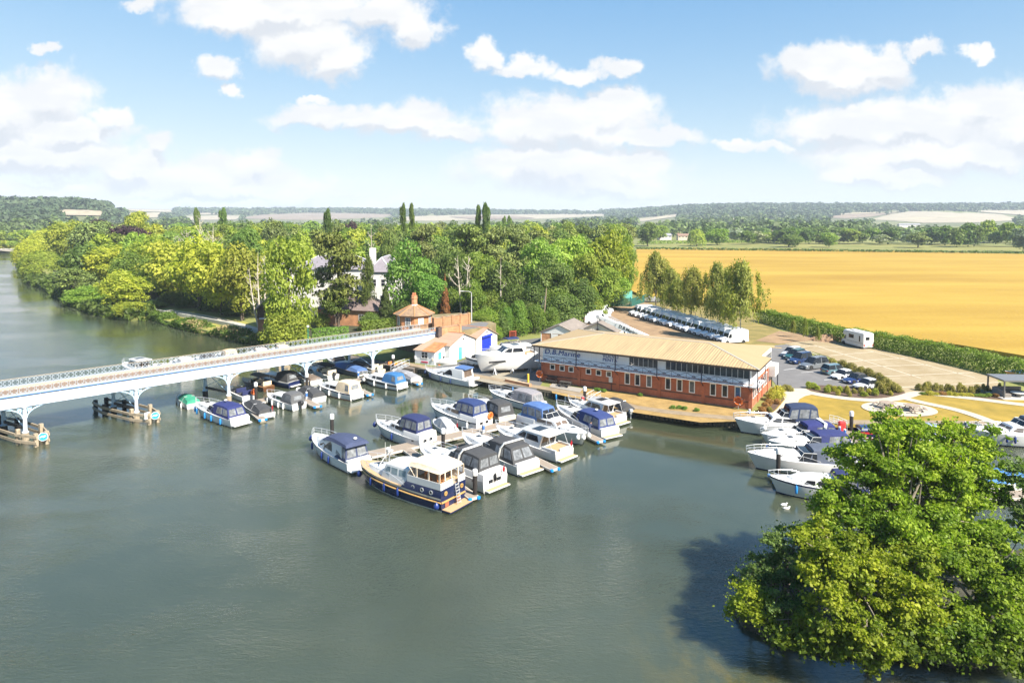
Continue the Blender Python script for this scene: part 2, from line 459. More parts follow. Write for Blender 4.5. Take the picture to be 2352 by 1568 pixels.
def water_mat():
    m, t, b = _new('river_water')
    tc = t.nodes.new('ShaderNodeTexCoord')
    def noise(sc_, det, st=(1, 1, 1), rot=0.0):
        mp = t.nodes.new('ShaderNodeMapping'); mp.inputs['Scale'].default_value = st; mp.inputs['Rotation'].default_value = (0, 0, rot)
        t.links.new(tc.outputs['Object'], mp.inputs[0])
        n = t.nodes.new('ShaderNodeTexNoise'); n.inputs['Scale'].default_value = sc_; n.inputs['Detail'].default_value = det; n.inputs['Roughness'].default_value = .6
        t.links.new(mp.outputs[0], n.inputs['Vector'])
        return n.outputs['Fac']
    def mapr(v, a, c, d, e):
        r = t.nodes.new('ShaderNodeMapRange'); r.interpolation_type = 'SMOOTHSTEP'
        t.links.new(v, r.inputs['Value'])
        for k, x in zip(('From Min', 'From Max', 'To Min', 'To Max'), (a, c, d, e)): r.inputs[k].default_value = x
        return r.outputs[0]
    # silt colour of the river, with weed beds in the shallows by the island
    x = t.nodes.new('ShaderNodeMix'); x.data_type = 'RGBA'
    t.links.new(mapr(noise(.035, 4), .35, .65, 0, 1), x.inputs['Factor'])
    x.inputs[6].default_value = (.038, .048, .027, 1); x.inputs[7].default_value = (.054, .064, .039, 1)
    sp = t.nodes.new('ShaderNodeVectorMath'); sp.operation = 'DISTANCE'
    t.links.new(tc.outputs['Object'], sp.inputs[0]); sp.inputs[1].default_value = tuple(P(1800, 1530, 0))
    wd = t.nodes.new('ShaderNodeMath'); wd.operation = 'MULTIPLY'
    t.links.new(mapr(sp.outputs['Value'], 2, 11, .8, 0), wd.inputs[0]); t.links.new(mapr(noise(.5, 6, (1, .45, 1), .5), .42, .62, 0, 1), wd.inputs[1])
    x2 = t.nodes.new('ShaderNodeMix'); x2.data_type = 'RGBA'
    t.links.new(wd.outputs[0], x2.inputs['Factor']); t.links.new(x.outputs[2], x2.inputs[6]); x2.inputs[7].default_value = (.1, .085, .025, 1)
    t.links.new(x2.outputs[2], b.inputs['Base Color'])
    b.inputs['IOR'].default_value = 1.65
    b.subsurface_method = 'BURLEY'; b.inputs['Subsurface Weight'].default_value = 1.0; b.inputs['Subsurface Radius'].default_value = (1, 1, 1); b.inputs['Subsurface Scale'].default_value = 1.6   # cloudy water: light spreads below the surface
    b.inputs['Specular IOR Level'].default_value = .5
    b.inputs['Roughness'].default_value = .03
    # ripples: short wavelets, stronger where a breeze touches the river and weak in the lee of the moorings
    sp2 = t.nodes.new('ShaderNodeVectorMath'); sp2.operation = 'DISTANCE'
    t.links.new(tc.outputs['Object'], sp2.inputs[0]); sp2.inputs[1].default_value = tuple(P(1120, 965, 0))
    sp3 = t.nodes.new('ShaderNodeVectorMath'); sp3.operation = 'DISTANCE'
    t.links.new(tc.outputs['Object'], sp3.inputs[0]); sp3.inputs[1].default_value = tuple(P(1590, 1000, 0))
    mn = t.nodes.new('ShaderNodeMath'); mn.operation = 'MINIMUM'; t.links.new(sp2.outputs['Value'], mn.inputs[0]); t.links.new(sp3.outputs['Value'], mn.inputs[1])
    bz = t.nodes.new('ShaderNodeMath'); bz.operation = 'MULTIPLY'
    t.links.new(mapr(noise(.03, 4, (1, 1.9, 1), .4), .4, .6, .22, 1.0), bz.inputs[0]); t.links.new(mapr(mn.outputs[0], 13, 30, .05, 1), bz.inputs[1])
    sy = t.nodes.new('ShaderNodeSeparateXYZ'); t.links.new(tc.outputs['Object'], sy.inputs[0])
    bz2 = t.nodes.new('ShaderNodeMath'); bz2.operation = 'MULTIPLY'      # sheltered by the wood upstream
    t.links.new(bz.outputs[0], bz2.inputs[0]); t.links.new(mapr(sy.outputs[1], 55, 125, 1, .22), bz2.inputs[1])
    breeze = bz2.outputs[0]
    s1 = noise(1.7, 3, (1, 2.1, 1), .25); s2 = noise(5.0, 2, (1, 1.8, 1), -.2)
    a = t.nodes.new('ShaderNodeMath'); a.operation = 'MULTIPLY_ADD'
    t.links.new(s2, a.inputs[0]); a.inputs[1].default_value = .5; t.links.new(s1, a.inputs[2])
    a2 = t.nodes.new('ShaderNodeMath'); a2.operation = 'MULTIPLY'
    t.links.new(a.outputs[0], a2.inputs[0]); t.links.new(breeze, a2.inputs[1])
    bp = t.nodes.new('ShaderNodeBump'); bp.inputs['Strength'].default_value = 1.0; bp.inputs['Distance'].default_value = .11
    t.links.new(a2.outputs[0], bp.inputs['Height']); t.links.new(bp.outputs[0], b.inputs['Normal'])
    return m
struct(MB().poly([(-1500, -60, 0), (900, -60, 0), (900, 1200, 0), (-1500, 1200, 0)]).build('river_water', water_mat()))

grass = mat('meadow_grass', (.13, .16, .04), .9, .35, .05, col2=(.24, .24, .06))
drygrass = mat('dry_grass', (.26, .165, .05), .95, .22, .6, col2=(.36, .24, .085), bump=.3, bscale=6)
lawn_m = mat('mown_lawn', (.23, .165, .014), .95, .2, .35, col2=(.33, .22, .028))
soil = mat('dark_soil', (.09, .055, .035), .95, .4, 2.5, bump=.6, bscale=5)
dirt = mat('sandy_dirt', (.25, .165, .09), .95, .25, .35, bump=.3, bscale=5)
asphalt = mat('asphalt', (.14, .135, .132), .9, .15, .6, bump=.2, bscale=12)
yardc = mat('yard_tarmac', (.1, .1, .098), .9, .22, .25, bump=.2, bscale=10)
pathm = mat('pale_gravel_path', (.42, .37, .29), .95, .1, 1.0, bump=.2, bscale=10)
bankm = mat('river_bank', (.11, .12, .045), .95, .4, .6, bump=.5)
linem = mat('road_marking', (.7, .7, .68), .7, .1)

# the mainland: one slab from the river bank to far beyond the valley
bank = [(-700, 566), (-300, 573), (0, 577), (28, 581), (40, 604), (47, 622), (62, 652), (100, 663), (140, 688), (215, 724), (300, 737), (350, 735), (420, 757),
        (520, 778), (600, 793), (650, 802), (720, 812), (790, 822), (850, 834), (905, 845), (937, 851), (991, 862), (1050, 872), (1108, 881.5),
        (1179, 897), (1231, 905), (1310, 920), (1390, 937), (1452, 953), (1523, 964), (1612, 974), (1702, 982), (1800, 987), (1950, 990), (2200, 992), (2500, 997), (2900, 1000)]
bk = [P(x, y, 0) for x, y in bank]
def sheet(name, pts, z, m, zlow=None, kind=True):
    g = MB()
    if zlow is None: g.poly([(p[0], p[1], z) for p in pts])
    else: g.prism([(p[0], p[1], zlow) for p in pts], (0, 0, z - zlow))
    o = g.build(name, m)
    if kind: struct(o)
    return o
land = [(p.x, p.y) for p in bk] + [(700, 60), (6000, 60), (6000, 6200), (-6000, 6200), (-6000, bk[0].y)]
sheet('ground', land, LAND, grass, -1.2)
def px(z, pts): return [P(x, y, z) for x, y in pts]
sheet('island_ground', px(0, [(1675, 1388), (1705, 1440), (1790, 1478), (1900, 1500), (2050, 1508), (2200, 1530), (2352, 1540), (2800, 1560), (2900, 1290), (2352, 1275), (2050, 1290), (1800, 1320)]), .45, mat('island_mud', (.04, .038, .022), .95, .4, 1.0), -1.0)

# quay along the basin: coping and wall
qpts = [(905, 845), (937, 851), (991, 862), (1050, 872), (1108, 881.5), (1179, 897), (1231, 905), (1310, 920), (1390, 937), (1452, 953), (1523, 964), (1612, 974), (1702, 982), (1800, 987), (1950, 990), (2200, 992), (2500, 997)]
g = MB(); qo = [P(x, y, 0) for x, y in qpts]
def offs(line, d):                    # shift a line sideways (positive = left of its run)
    r = []
    for i, p in enumerate(line):
        t = (line[min(i + 1, len(line) - 1)] - line[max(i - 1, 0)]); t.z = 0; t.normalize()
        r.append(p + Vector((-t.y, t.x, 0)) * d)
    return r
qi = offs(qo, 1.5); qf = offs(qo, -.12)
rings = []
for a, b in zip(qf, qi):
    rings.append([(a.x, a.y, -.9), (a.x, a.y, .94), (b.x, b.y, .94), (b.x, b.y, .6)])
g.loft(rings, closed=False, caps=False)
quay_m = mat('quay_concrete', (.24, .185, .12), .9, .2, .8, bump=.3, bscale=8)
q3 = offs(qo, -.2); dist = 0
for i in range(len(q3) - 1):          # timber piling and waling along the water
    a, b = q3[i], q3[i + 1]; L_ = (b - a).length
    for k in range(int(L_ / .5)):
        p = a.lerp(b, (k + .5) * .5 / L_)
        g.box(p.x - .09, p.x + .09, p.y - .09, p.y + .09, -.9, .5 + .1 * rnd.random(), 1)
    g.bar((a.x, a.y, .62), (b.x, b.y, .62), .16, .2, 1)
struct(g.build('quay_edge', [quay_m, mat('wet_piling', (.11, .1, .07), .8, .4, 1.5)]))

# surfaces on the land, each sheet a little above the one below
def S(name, pts, k, m): return sheet(name, px(LAND, pts), LAND + .012 * k, m)
S('boatyard_yard', [(960, 846), (1040, 836), (1100, 812), (1160, 785), (1250, 775), (1245, 880), (1228, 900), (1110, 872), (1050, 862)], 1, yardc)
S('concrete_hardstanding', [(1085, 872), (1120, 866), (1247, 829), (1247, 838), (1180, 878), (1150, 885)], 2, concrete)
S('van_yard', [(1395, 705), (1480, 690), (1560, 735), (1690, 790), (1700, 800), (1400, 800), (1330, 775), (1345, 735)], 1, dirt)
S('dry_verge', [(1262, 881), (1560, 921), (1735, 946), (1742, 966), (1610, 970), (1450, 946), (1330, 917), (1268, 902)], 1, drygrass)
S('tree_verge', [(1480, 690), (1560, 640), (1700, 690), (1765, 748), (1900, 800), (1800, 805), (1690, 788), (1560, 735)], 2, mat('thin_verge_grass', (.16, .15, .035), .95, .3, .3, col2=(.27, .2, .06)))
S('car_park', [(1715, 800), (1815, 790), (1905, 840), (2010, 905), (1980, 912), (1850, 893), (1790, 893)], 3, asphalt)
paver = brick('grass_pavers', (.44, .33, .19), (.5, .38, .23), (.4, .36, .14), .9, .9, .5)
def flatbrick():
    m, t, b = _new('paver_grid')
    tc = t.nodes.new('ShaderNodeTexCoord')
    k = t.nodes.new('ShaderNodeTexBrick'); k.inputs['Scale'].default_value = 1; k.inputs['Brick Width'].default_value = .6; k.inputs['Row Height'].default_value = .3; k.inputs['Mortar Size'].default_value = .03
    k.inputs['Color1'].default_value = (.31, .245, .155, 1); k.inputs['Color2'].default_value = (.37, .3, .2, 1); k.inputs['Mortar'].default_value = (.24, .2, .1, 1)
    t.links.new(tc.outputs['Object'], k.inputs['Vector'])
    n = t.nodes.new('ShaderNodeTexNoise'); n.inputs['Scale'].default_value = .22; n.inputs['Detail'].default_value = 7; n.inputs['Roughness'].default_value = .7
    t.links.new(tc.outputs['Object'], n.inputs['Vector'])
    r = t.nodes.new('ShaderNodeMapRange'); r.inputs['From Min'].default_value = .38; r.inputs['From Max'].default_value = .62
    t.links.new(n.outputs['Fac'], r.inputs['Value'])
    x = t.nodes.new('ShaderNodeMix'); x.data_type = 'RGBA'
    t.links.new(r.outputs[0], x.inputs['Factor']); x.inputs[6].default_value = (.25, .19, .1, 1); t.links.new(k.outputs['Color'], x.inputs[7])
    t.links.new(x.outputs[2], b.inputs['Base Color']); b.inputs['Roughness'].default_value = .95
    return m
S('paver_parking', [(1790, 786), (1880, 775), (2010, 800), (2290, 868), (2300, 905), (2070, 903), (2010, 872), (1900, 818)], 4, flatbrick())
S('dug_earth', [(1735, 783), (1790, 760), (1870, 770), (1930, 775), (1960, 790), (1880, 781), (1790, 790)], 5, dirt)
S('garden_lawn', [(1780, 905), (1850, 893), (2000, 912), (2070, 903), (2352, 915), (2600, 925), (2600, 990), (2200, 984), (1900, 981), (1740, 975), (1735, 952)], 3, lawn_m)
S('flower_bed', [(1850, 895), (1880, 885), (2000, 890), (2072, 897), (2084, 905), (2060, 914), (1990, 921), (1935, 915)], 5, soil)
S('long_flower_bed', [(2105, 900), (2190, 897), (2310, 905), (2308, 919), (2240, 914), (2150, 908)], 5, soil)
S('wall_flower_bed', [(1735, 950), (1752, 930), (1795, 896), (1803, 915), (1780, 942), (1760, 955)], 5, soil)
def ribbon(name, pts, wd, k, m):      # a path of a given width along picture points
    c = [P(x, y, LAND) for x, y in pts]
    # smooth the line
    for _ in range(2):
        c = [c[0]] + [q for a, b in zip(c, c[1:]) for q in (a.lerp(b, .25), a.lerp(b, .75))] + [c[-1]]
    a, b = offs(c, wd / 2), offs(c, -wd / 2)
    g = MB(); z = LAND + .012 * k
    g.loft([[(p.x, p.y, z), (q.x, q.y, z)] for p, q in zip(a, b)], closed=False, caps=False)
    return struct(g.build(name, m))
S('entrance_apron', [(1790, 902), (1815, 893), (1850, 893), (1875, 905), (1850, 910), (1835, 918), (1832, 930), (1802, 945), (1770, 970), (1745, 975), (1765, 955), (1785, 940), (1803, 918)], 6, pathm)
ribbon('garden_path', [(1835, 897), (1890, 909), (1960, 918), (2030, 921), (2080, 912), (2105, 902), (2140, 906), (2230, 915), (2352, 931), (2500, 945)], 1.7, 7, pathm)
ribbon('lawn_path', [(2075, 915), (2120, 926), (2190, 940), (2240, 955), (2290, 975), (2330, 985)], 1.5, 8, pathm)
g = MB(); c = P(2065, 940, LAND)
g.poly([(c.x + 4.6 * math.cos(t * math.pi / 16), c.y + 3.4 * math.sin(t * math.pi / 16), LAND + .11) for t in range(32)])
struct(g.build('picnic_circle', pathm))
g = MB()
def stripe(g, a, b, z, wd=.12):
    a, b = P(a[0], a[1], LAND), P(b[0], b[1], LAND)
    t = (b - a).normalized(); n = Vector((-t.y, t.x, 0)) * wd / 2
    g.poly([(a + n)[:2] + (z,), (a - n)[:2] + (z,), (b - n)[:2] + (z,), (b + n)[:2] + (z,)])
for a, b in (((1798, 894), (1806, 886)), ((1840, 856), (1893, 853)), ((1893, 873), (1915, 871)), ((1800, 850), (1830, 846)), ((1905, 897), (1925, 893))):
    stripe(g, a, b, LAND + .05)
struct(g.build('parking_marking', linem))
g = MB(); kerbm = mat('paver_kerb', (.52, .45, .35), .9, .1)
for a, b in (((1806, 805), (1862, 795)), ((1862, 795), (1985, 800)), ((1870, 793), (2115, 869)), ((1905, 817), (2010, 808)), ((1942, 831), (2085, 822)), ((1975, 843), (2130, 838)), ((2000, 866), (2235, 856)), ((2025, 892), (2300, 878)), ((1965, 797), (2240, 868)), ((1830, 795), (2050, 890))):
    stripe(g, a, b, LAND + .062, .22)
struct(g.build('parking_kerb', kerbm))

# wheat: a standing crop with its own height
def wheat_mat():
    m, t, b = _new('ripe_wheat')
    tc = t.nodes.new('ShaderNodeTexCoord')
    n = t.nodes.new('ShaderNodeTexNoise'); n.inputs['Scale'].default_value = .02; n.inputs['Detail'].default_value = 8; n.inputs['Roughness'].default_value = .7
    mp = t.nodes.new('ShaderNodeMapping'); mp.inputs['Scale'].default_value = (.35, 1.6, 1); mp.inputs['Rotation'].default_value = (0, 0, .15)
    t.links.new(tc.outputs['Object'], mp.inputs[0]); t.links.new(mp.outputs[0], n.inputs['Vector'])
    r = t.nodes.new('ShaderNodeMapRange'); r.inputs['From Min'].default_value = .35; r.inputs['From Max'].default_value = .65
    t.links.new(n.outputs['Fac'], r.inputs['Value'])
    x = t.nodes.new('ShaderNodeMix'); x.data_type = 'RGBA'
    t.links.new(r.outputs[0], x.inputs['Factor']); x.inputs[6].default_value = (.275, .162, .007, 1); x.inputs[7].default_value = (.375, .248, .026, 1)
    t.links.new(x.outputs[2], b.inputs['Base Color']); b.inputs['Roughness'].default_value = .9
    n2 = t.nodes.new('ShaderNodeTexNoise'); n2.inputs['Scale'].default_value = 1.3; n2.inputs['Detail'].default_value = 6
    m2 = t.nodes.new('ShaderNodeMapping'); m2.inputs['Scale'].default_value = (.6, 1.5, 1)
    t.links.new(tc.outputs['Object'], m2.inputs[0]); t.links.new(m2.outputs[0], n2.inputs['Vector'])
    bp = t.nodes.new('ShaderNodeBump'); bp.inputs['Strength'].default_value = .8; bp.inputs['Distance'].default_value = .3
    t.links.new(n2.outputs['Fac'], bp.inputs['Height']); t.links.new(bp.outputs[0], b.inputs['Normal'])
    return m
sheet('wheat_field', px(LAND, [(1449, 672), (1455, 620), (1462, 574), (1600, 571), (1900, 575), (2352, 586), (2900, 596), (3050, 900), (2352, 826), (2200, 800), (2000, 772), (1755, 720), (1600, 700), (1480, 685)]), LAND + .75, wheat_mat(), LAND - .1)
meadow = mat('green_meadow', (.15, .17, .03), .95, .2, .03, col2=(.24, .22, .06))
S('meadow', [(1455, 566), (1700, 553), (2000, 556), (2352, 566), (2900, 575), (2900, 590), (2352, 580), (1900, 570), (1600, 566)], 3, meadow)
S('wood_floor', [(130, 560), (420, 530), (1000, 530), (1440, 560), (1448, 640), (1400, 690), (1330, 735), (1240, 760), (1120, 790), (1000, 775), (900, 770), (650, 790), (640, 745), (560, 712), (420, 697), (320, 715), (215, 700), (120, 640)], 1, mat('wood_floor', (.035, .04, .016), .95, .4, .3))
S('sand_bank', [(-60, 572), (0, 570), (38, 571), (30, 578), (0, 576)], 2, pathm)
S('bank_meadow', [(-200, 563), (0, 556), (60, 556), (45, 569), (0, 569)], 3, drygrass)
S('river_garden', [(350, 722), (440, 722), (560, 738), (625, 760), (612, 782), (500, 762), (400, 740)], 2, mat('green_lawn', (.2, .22, .04), .95, .25, .5, col2=(.34, .3, .06)))  # greener grass than the mown lawn
ribbon('riverside_path', [(380, 712), (450, 722), (520, 737), (590, 756), (640, 772)], 2.2, 4, pathm)

# hills: a fan-shaped sheet rising from the plain to the skyline
SKY = [(-900, 468), (-300, 468), (0, 475), (100, 475), (200, 479), (300, 483), (420, 485.5), (800, 485.5), (1000, 488), (1350, 491), (1450, 487), (1550, 481), (1700, 475.5), (1900, 476), (2100, 477), (2352, 476), (2900, 473), (3300, 473)]
def skyl(x): return float(np.interp(x, [a for a, b in SKY], [b for a, b in SKY]))
def hills_dist(x):
    k = min(1, max(0, (x - 200) / 250.0)); k = k * k * (3 - 2 * k)
    k2 = min(1, max(0, (x - 1350) / 300.0)); k2 = k2 * k2 * (3 - 2 * k2)
    y0 = 620 * (1 - k) + 1900 * k; yr = 1500 * (1 - k) + 4600 * k
    return y0 * (1 - k2) + 1500 * k2, yr * (1 - k2) + 3600 * k2
def hill_z(x, Y):
    y0, yr = hills_dist(x)
    hz_ = 26 + (495 - skyl(x)) * yr / F
    t = min(1, max(0, (Y - y0) / (yr - y0)))
    t = t * t * (3 - 2 * t) if t < 1 else 1
    wob = .08 * math.sin(x * .013 + Y * .0021) * min(1, t * 3) * (1 - t)
    return .6 + (hz_ - .6) * min(1, max(0, t + wob)) + (Y > yr) * 0
g = MB(); rows = []
cols = list(range(-900, 3301, 25))
for j in range(70):
    r = 560 * (5600 / 560.0) ** (j / 69.0)
    for x in cols:
        d = ray(x, YH); rows.append((d.x / d.y * r, r, hill_z(x, r)))
nc = len(cols)
g.add(rows, [(j * nc + i, j * nc + i + 1, (j + 1) * nc + i + 1, (j + 1) * nc + i) for j in range(69) for i in range(nc - 1)])
hillm = mat('hill_pasture', (.1, .12, .04), .95, .3, .004, col2=(.2, .2, .08))
struct(g.build('hills', hillm, smooth=True))
def drape(x, y):                      # the point of the hills seen at pixel x, y
    d = ray(x, y); Y = 580.0
    while Y < 5500:
        p = Vector((0, 0, H)) + d * (Y / d.y)
        if p.z <= hill_z(x, Y): return p
        Y *= 1.01
    return Vector((0, 0, H)) + d * (5400 / d.y)
def in_poly(x, y, q):
    c = False
    for i in range(len(q)):
        (x1, y1), (x2, y2) = q[i - 1], q[i]
        if (y1 > y) != (y2 > y) and x < (x2 - x1) * (y - y1) / (y2 - y1) + x1: c = not c
    return c
stub = mat('pale_stubble_field', (.32, .275, .19), .95, .12, .01)
fal = mat('brown_fallow_field', (.22, .17, .12), .95, .12, .01)
gfield = mat('green_hill_field', (.15, .18, .05), .95, .12, .01)
FIELDS = [(fal, [(540, 502), (600, 494), (700, 489.5), (790, 490), (905, 493), (880, 500), (700, 506)]),
          (stub, [(870, 507), (950, 497), (1080, 494), (1290, 492), (1385, 490), (1390, 496), (1250, 503), (1000, 508)]),
          (stub, [(2000, 505), (2040, 494), (2090, 486), (2200, 487), (2300, 493), (2345, 506), (2250, 512), (2120, 513), (2060, 508)]),
          (gfield, [(2110, 485.5), (2190, 486), (2270, 490), (2200, 489.5)]),
          (fal, [(1890, 500), (1950, 493), (2060, 490), (2000, 499), (1940, 503)]), (stub, [(1890, 497), (1950, 490), (2085, 486), (2060, 489), (1950, 493)]),
          (stub, [(1430, 511), (1470, 503), (1560, 492), (1558, 498), (1480, 509)]),
          (stub, [(228, 478.5), (390, 481), (402, 488), (330, 487), (250, 483)]), (stub, [(120, 487), (150, 483), (250, 487), (235, 498), (150, 497)]), (stub, [(280, 492), (370, 489), (370, 500), (290, 503)]),
          (stub, [(420, 499), (500, 496), (560, 497), (540, 506), (440, 507)]), (stub, [(420, 491), (480, 490), (560, 492.5), (470, 494)]),
          (stub, [(2210, 485), (2352, 484), (2500, 484), (2500, 492), (2352, 496)]), (stub, [(1650, 505), (1690, 502), (1700, 506), (1660, 508)]), (fal, [(1030, 499), (1180, 497), (1230, 502), (1100, 506)])]
for k, (m, q) in enumerate(FIELDS):
    q2 = []
    for (x1, y1), (x2, y2) in zip(q, q[1:] + q[:1]):
        for i in range(6): q2.append((x1 + (x2 - x1) * i / 6, y1 + (y2 - y1) * i / 6))
    cx = sum(a for a, b in q2) / len(q2); cy = sum(b for a, b in q2) / len(q2)
    def dr(x, y):
        p = drape(x, y); return (p.x, p.y, p.z + 1.0 + .15 * k)
    rings = []
    for f in (1.0, .8, .6, .4, .2, .03):
        rings.append([dr(cx + (a - cx) * f, cy + (b - cy) * f) for a, b in q2])
    g = MB(); g.loft(rings, caps=False); struct(g.build('hill_field', m, smooth=True))

# ---------------------------------------------------------------- leaves
def leaf_mesh(name, pts, nrm, size, m, jit=.42, aspect=1.5):
    n = len(pts)
    nn = nrm / (np.linalg.norm(nrm, axis=1, keepdims=True) + 1e-6) + nr.normal(0, jit, (n, 3))
    nn /= np.linalg.norm(nn, axis=1, keepdims=True) + 1e-6
    a = np.cross(nn, nr.normal(0, 1, (n, 3))); a /= np.linalg.norm(a, axis=1, keepdims=True) + 1e-6
    b = np.cross(nn, a)
    s = (size * (.6 + .8 * nr.random_sample(n)))[:, None] if np.isscalar(size) else size[:, None]
    a *= s * .5 * aspect; b *= s * .5
    v = np.empty((n, 4, 3)); v[:, 0] = pts - a; v[:, 1] = pts + b * .9 - a * .1; v[:, 2] = pts + a; v[:, 3] = pts - b * .9 - a * .1
    me = bpy.data.meshes.new(name)
    me.vertices.add(4 * n); me.vertices.foreach_set('co', v.reshape(-1).astype(np.float32))
    me.loops.add(4 * n); me.loops.foreach_set('vertex_index', np.arange(4 * n, dtype=np.int32))
    me.polygons.add(n); me.polygons.foreach_set('loop_start', np.arange(0, 4 * n, 4, dtype=np.int32))
    me.materials.append(m)
    me.update(calc_edges=True)
    return me
def link(name, me, parent=None, loc=None):
    o = bpy.data.objects.new(name, me); C.objects.link(o)
    if parent is not None: o.parent = parent
    if loc is not None: o.location = loc
    return o
def shell(lobes, n, up=.2, inner=.5):   # points and normals over a set of ellipsoid lobes (cx,cy,cz,rx,ry,rz)
    lb = np.array(lobes); wgt = (lb[:, 3] * lb[:, 5] + lb[:, 3] * lb[:, 4]); wgt = wgt / wgt.sum()
    i = nr.choice(len(lb), n, p=wgt); d = nr.normal(0, 1, (n, 3)); d /= np.linalg.norm(d, axis=1, keepdims=True)
    d[:, 2] = np.where((d[:, 2] < -.2) & (nr.random_sample(n) < .6), -d[:, 2], d[:, 2])
    rr = (inner + (1 - inner) * nr.random_sample(n) ** .5)[:, None] * (.85 + .3 * nr.random_sample((n, 1)))
    p = lb[i, :3] + d * lb[i, 3:6] * rr
    nm = d / lb[i, 3:6]; nm /= np.linalg.norm(nm, axis=1, keepdims=True); nm[:, 2] += up
    return p, nm

# woods on the hills: too many and too far to count
lf_far = leafmat('far_woodland_leaves', (.066, .1, .042), .35, .15, ns=.01)
pts, nms, sz = [], [], []
def wood_at(x, y, rad, hgt, n):
    p = drape(x, y)
    c = np.array((p.x, p.y, p.z + hgt * .45))
    q, nm = shell([(0, 0, 0, rad, rad, hgt * .6)], n, .4, .7)
    pts.append(q + c); nms.append(nm); sz.append(np.full(n, rad * .75) * (.7 + .6 * nr.random_sample(n)))
cnt = 0
for k in range(9000):
    x = rnd.uniform(-250, 2600)
    s = skyl(x)
    y = s + (rnd.random() ** 1.6) * (515 - s)
    if any(in_poly(x, y, q) for _, q in FIELDS): continue
    if x > 300 and x < 1400 and y > s + 8 and rnd.random() < .62: continue
    if 1400 < x and y > 500 and rnd.random() < .45: continue
    p = drape(x, y)
    r_ = rnd.uniform(6, 10) * (1 + p.y / 6000)
    if p.y < 1200: r_ *= .75
    hp = r_ * 1.6 * F / p.y
    if any(in_poly(x, y - hp * k, q) for _, q in FIELDS for k in (.35, .65, 1.0)): continue
    wood_at(x, y, r_, r_ * 1.5, 26 if p.y > 1800 else 60)
for x in range(-200, 2600, 5):       # the wooded crest
    if in_poly(x, skyl(x) + 2, FIELDS[7][1]): continue
    for _ in range(2): wood_at(x + rnd.uniform(-3, 3), skyl(x) + rnd.uniform(.4, 2.5), rnd.uniform(9, 16), rnd.uniform(12, 22), 30)
stuff(tag(link('hill_woodland', leaf_mesh('hill_woodland', np.concatenate(pts), np.concatenate(nms), np.concatenate(sz), lf_far, .5, 1.3))))

# haze over the valley
g = MB(); g.box(-6600, 6600, -150, 6800, -2.2, 160)
hz = g.build('haze', mat('unused_surface', (1, 1, 1)))
hm = bpy.data.materials.new('haze'); hm.use_nodes = True
for n in list(hm.node_tree.nodes):
    if n.type != 'OUTPUT_MATERIAL': hm.node_tree.nodes.remove(n)
pv = hm.node_tree.nodes.new('ShaderNodeVolumePrincipled')
pv.inputs['Color'].default_value = (.76, .87, 1.0, 1)
pv.inputs['Density'].default_value = 1.4e-4
pv.inputs['Anisotropy'].default_value = 0.0
hm.node_tree.links.new(pv.outputs[0], hm.node_tree.nodes['Material Output'].inputs['Volume'])
hz.data.materials.clear(); hz.data.materials.append(hm)
stuff(hz); hz.display_type = 'WIRE'
# ---------------------------------------------------------------- boats
TT = [0, .12, .3, .5, .66, .78, .87, .94, .98, 1.0]
GB = [.9, .95, 1, 1, .93, .79, .6, .36, .17, .03]
WB = [.84, .88, .92, .86, .7, .5, .31, .14, .05, .01]
def zdk(b, x):
    t = min(1, max(0, x / b['L'])); return b['fs'] + (b['fb'] - b['fs']) * t ** 1.7
def hbw(b, x):
    return float(np.interp(x / b['L'], TT, GB)) * b['B'] / 2
def hull(b, root, m, stripe=None, boot=None, low=None, deckm=None, ov=.1):
    L_, B_ = b['L'], b['B']
    rings, dk = [], []
    for t, gb, wb in zip(TT, GB, WB):
        x = L_ * t; xw = L_ * t * (1 - ov * t ** 3)
        zg = zdk(b, x); hg, hw = gb * B_ / 2, wb * B_ / 2
        def at(k, z): return (xw + (x - xw) * k, hw + (hg - hw) * k, z)
        h = [at(1, zg), at(.93, zg - .16), at(.62, zg * .55), at(.22, .14), (xw, hw * .9, -.22), (xw * .985, .0, -.42)]
        rings.append(h + [(p[0], -p[1], p[2]) for p in h[:-1][::-1]])
        dk.append([(x - .02 * t, max(.01, hg - .05), zg - .015), (x - .04 * t, 0, zg + .05), (x - .02 * t, -max(.01, hg - .05), zg - .015)])
    g = MB(); n = 11
    vs = [p for r in rings for p in r]; o = 0
    mi = [1, 3, 0, 2, 2, 2, 2, 0, 3, 1]
    for j in range(10):
        g.add([], []); fs = []
        for i in range(len(rings) - 1): fs.append((i * n + j, i * n + j + 1, (i + 1) * n + j + 1, (i + 1) * n + j))
        g.f += fs; g.m += [mi[j]] * len(fs)
    g.v = [tuple(p) for p in vs]
    g.f.append(tuple(range(n))); g.m.append(0)
    g.build('hull', [m, stripe or m, boot or navyhull, low or m], root, angle=50)
    MB().loft(dk, closed=False, caps=False).build('deck', deckm or white, root)
def blk(root, name, st, m, r=.12, crown=.05):
    k = Block(st, r, crown); k.mb().build(name, m, root, angle=45); return k
def wins(root, k, sides, m, name='window', off=.02):
    for q in sides:
        for sg in (1, -1):
            g = MB(); k.window(g, q, sg, 0, off); g.build(name, m, root)
def endw(root, k, e, quads, m, name='window'):
    for q in quads:
        g = MB(); k.endwin(g, e, q); g.build(name, m, root)
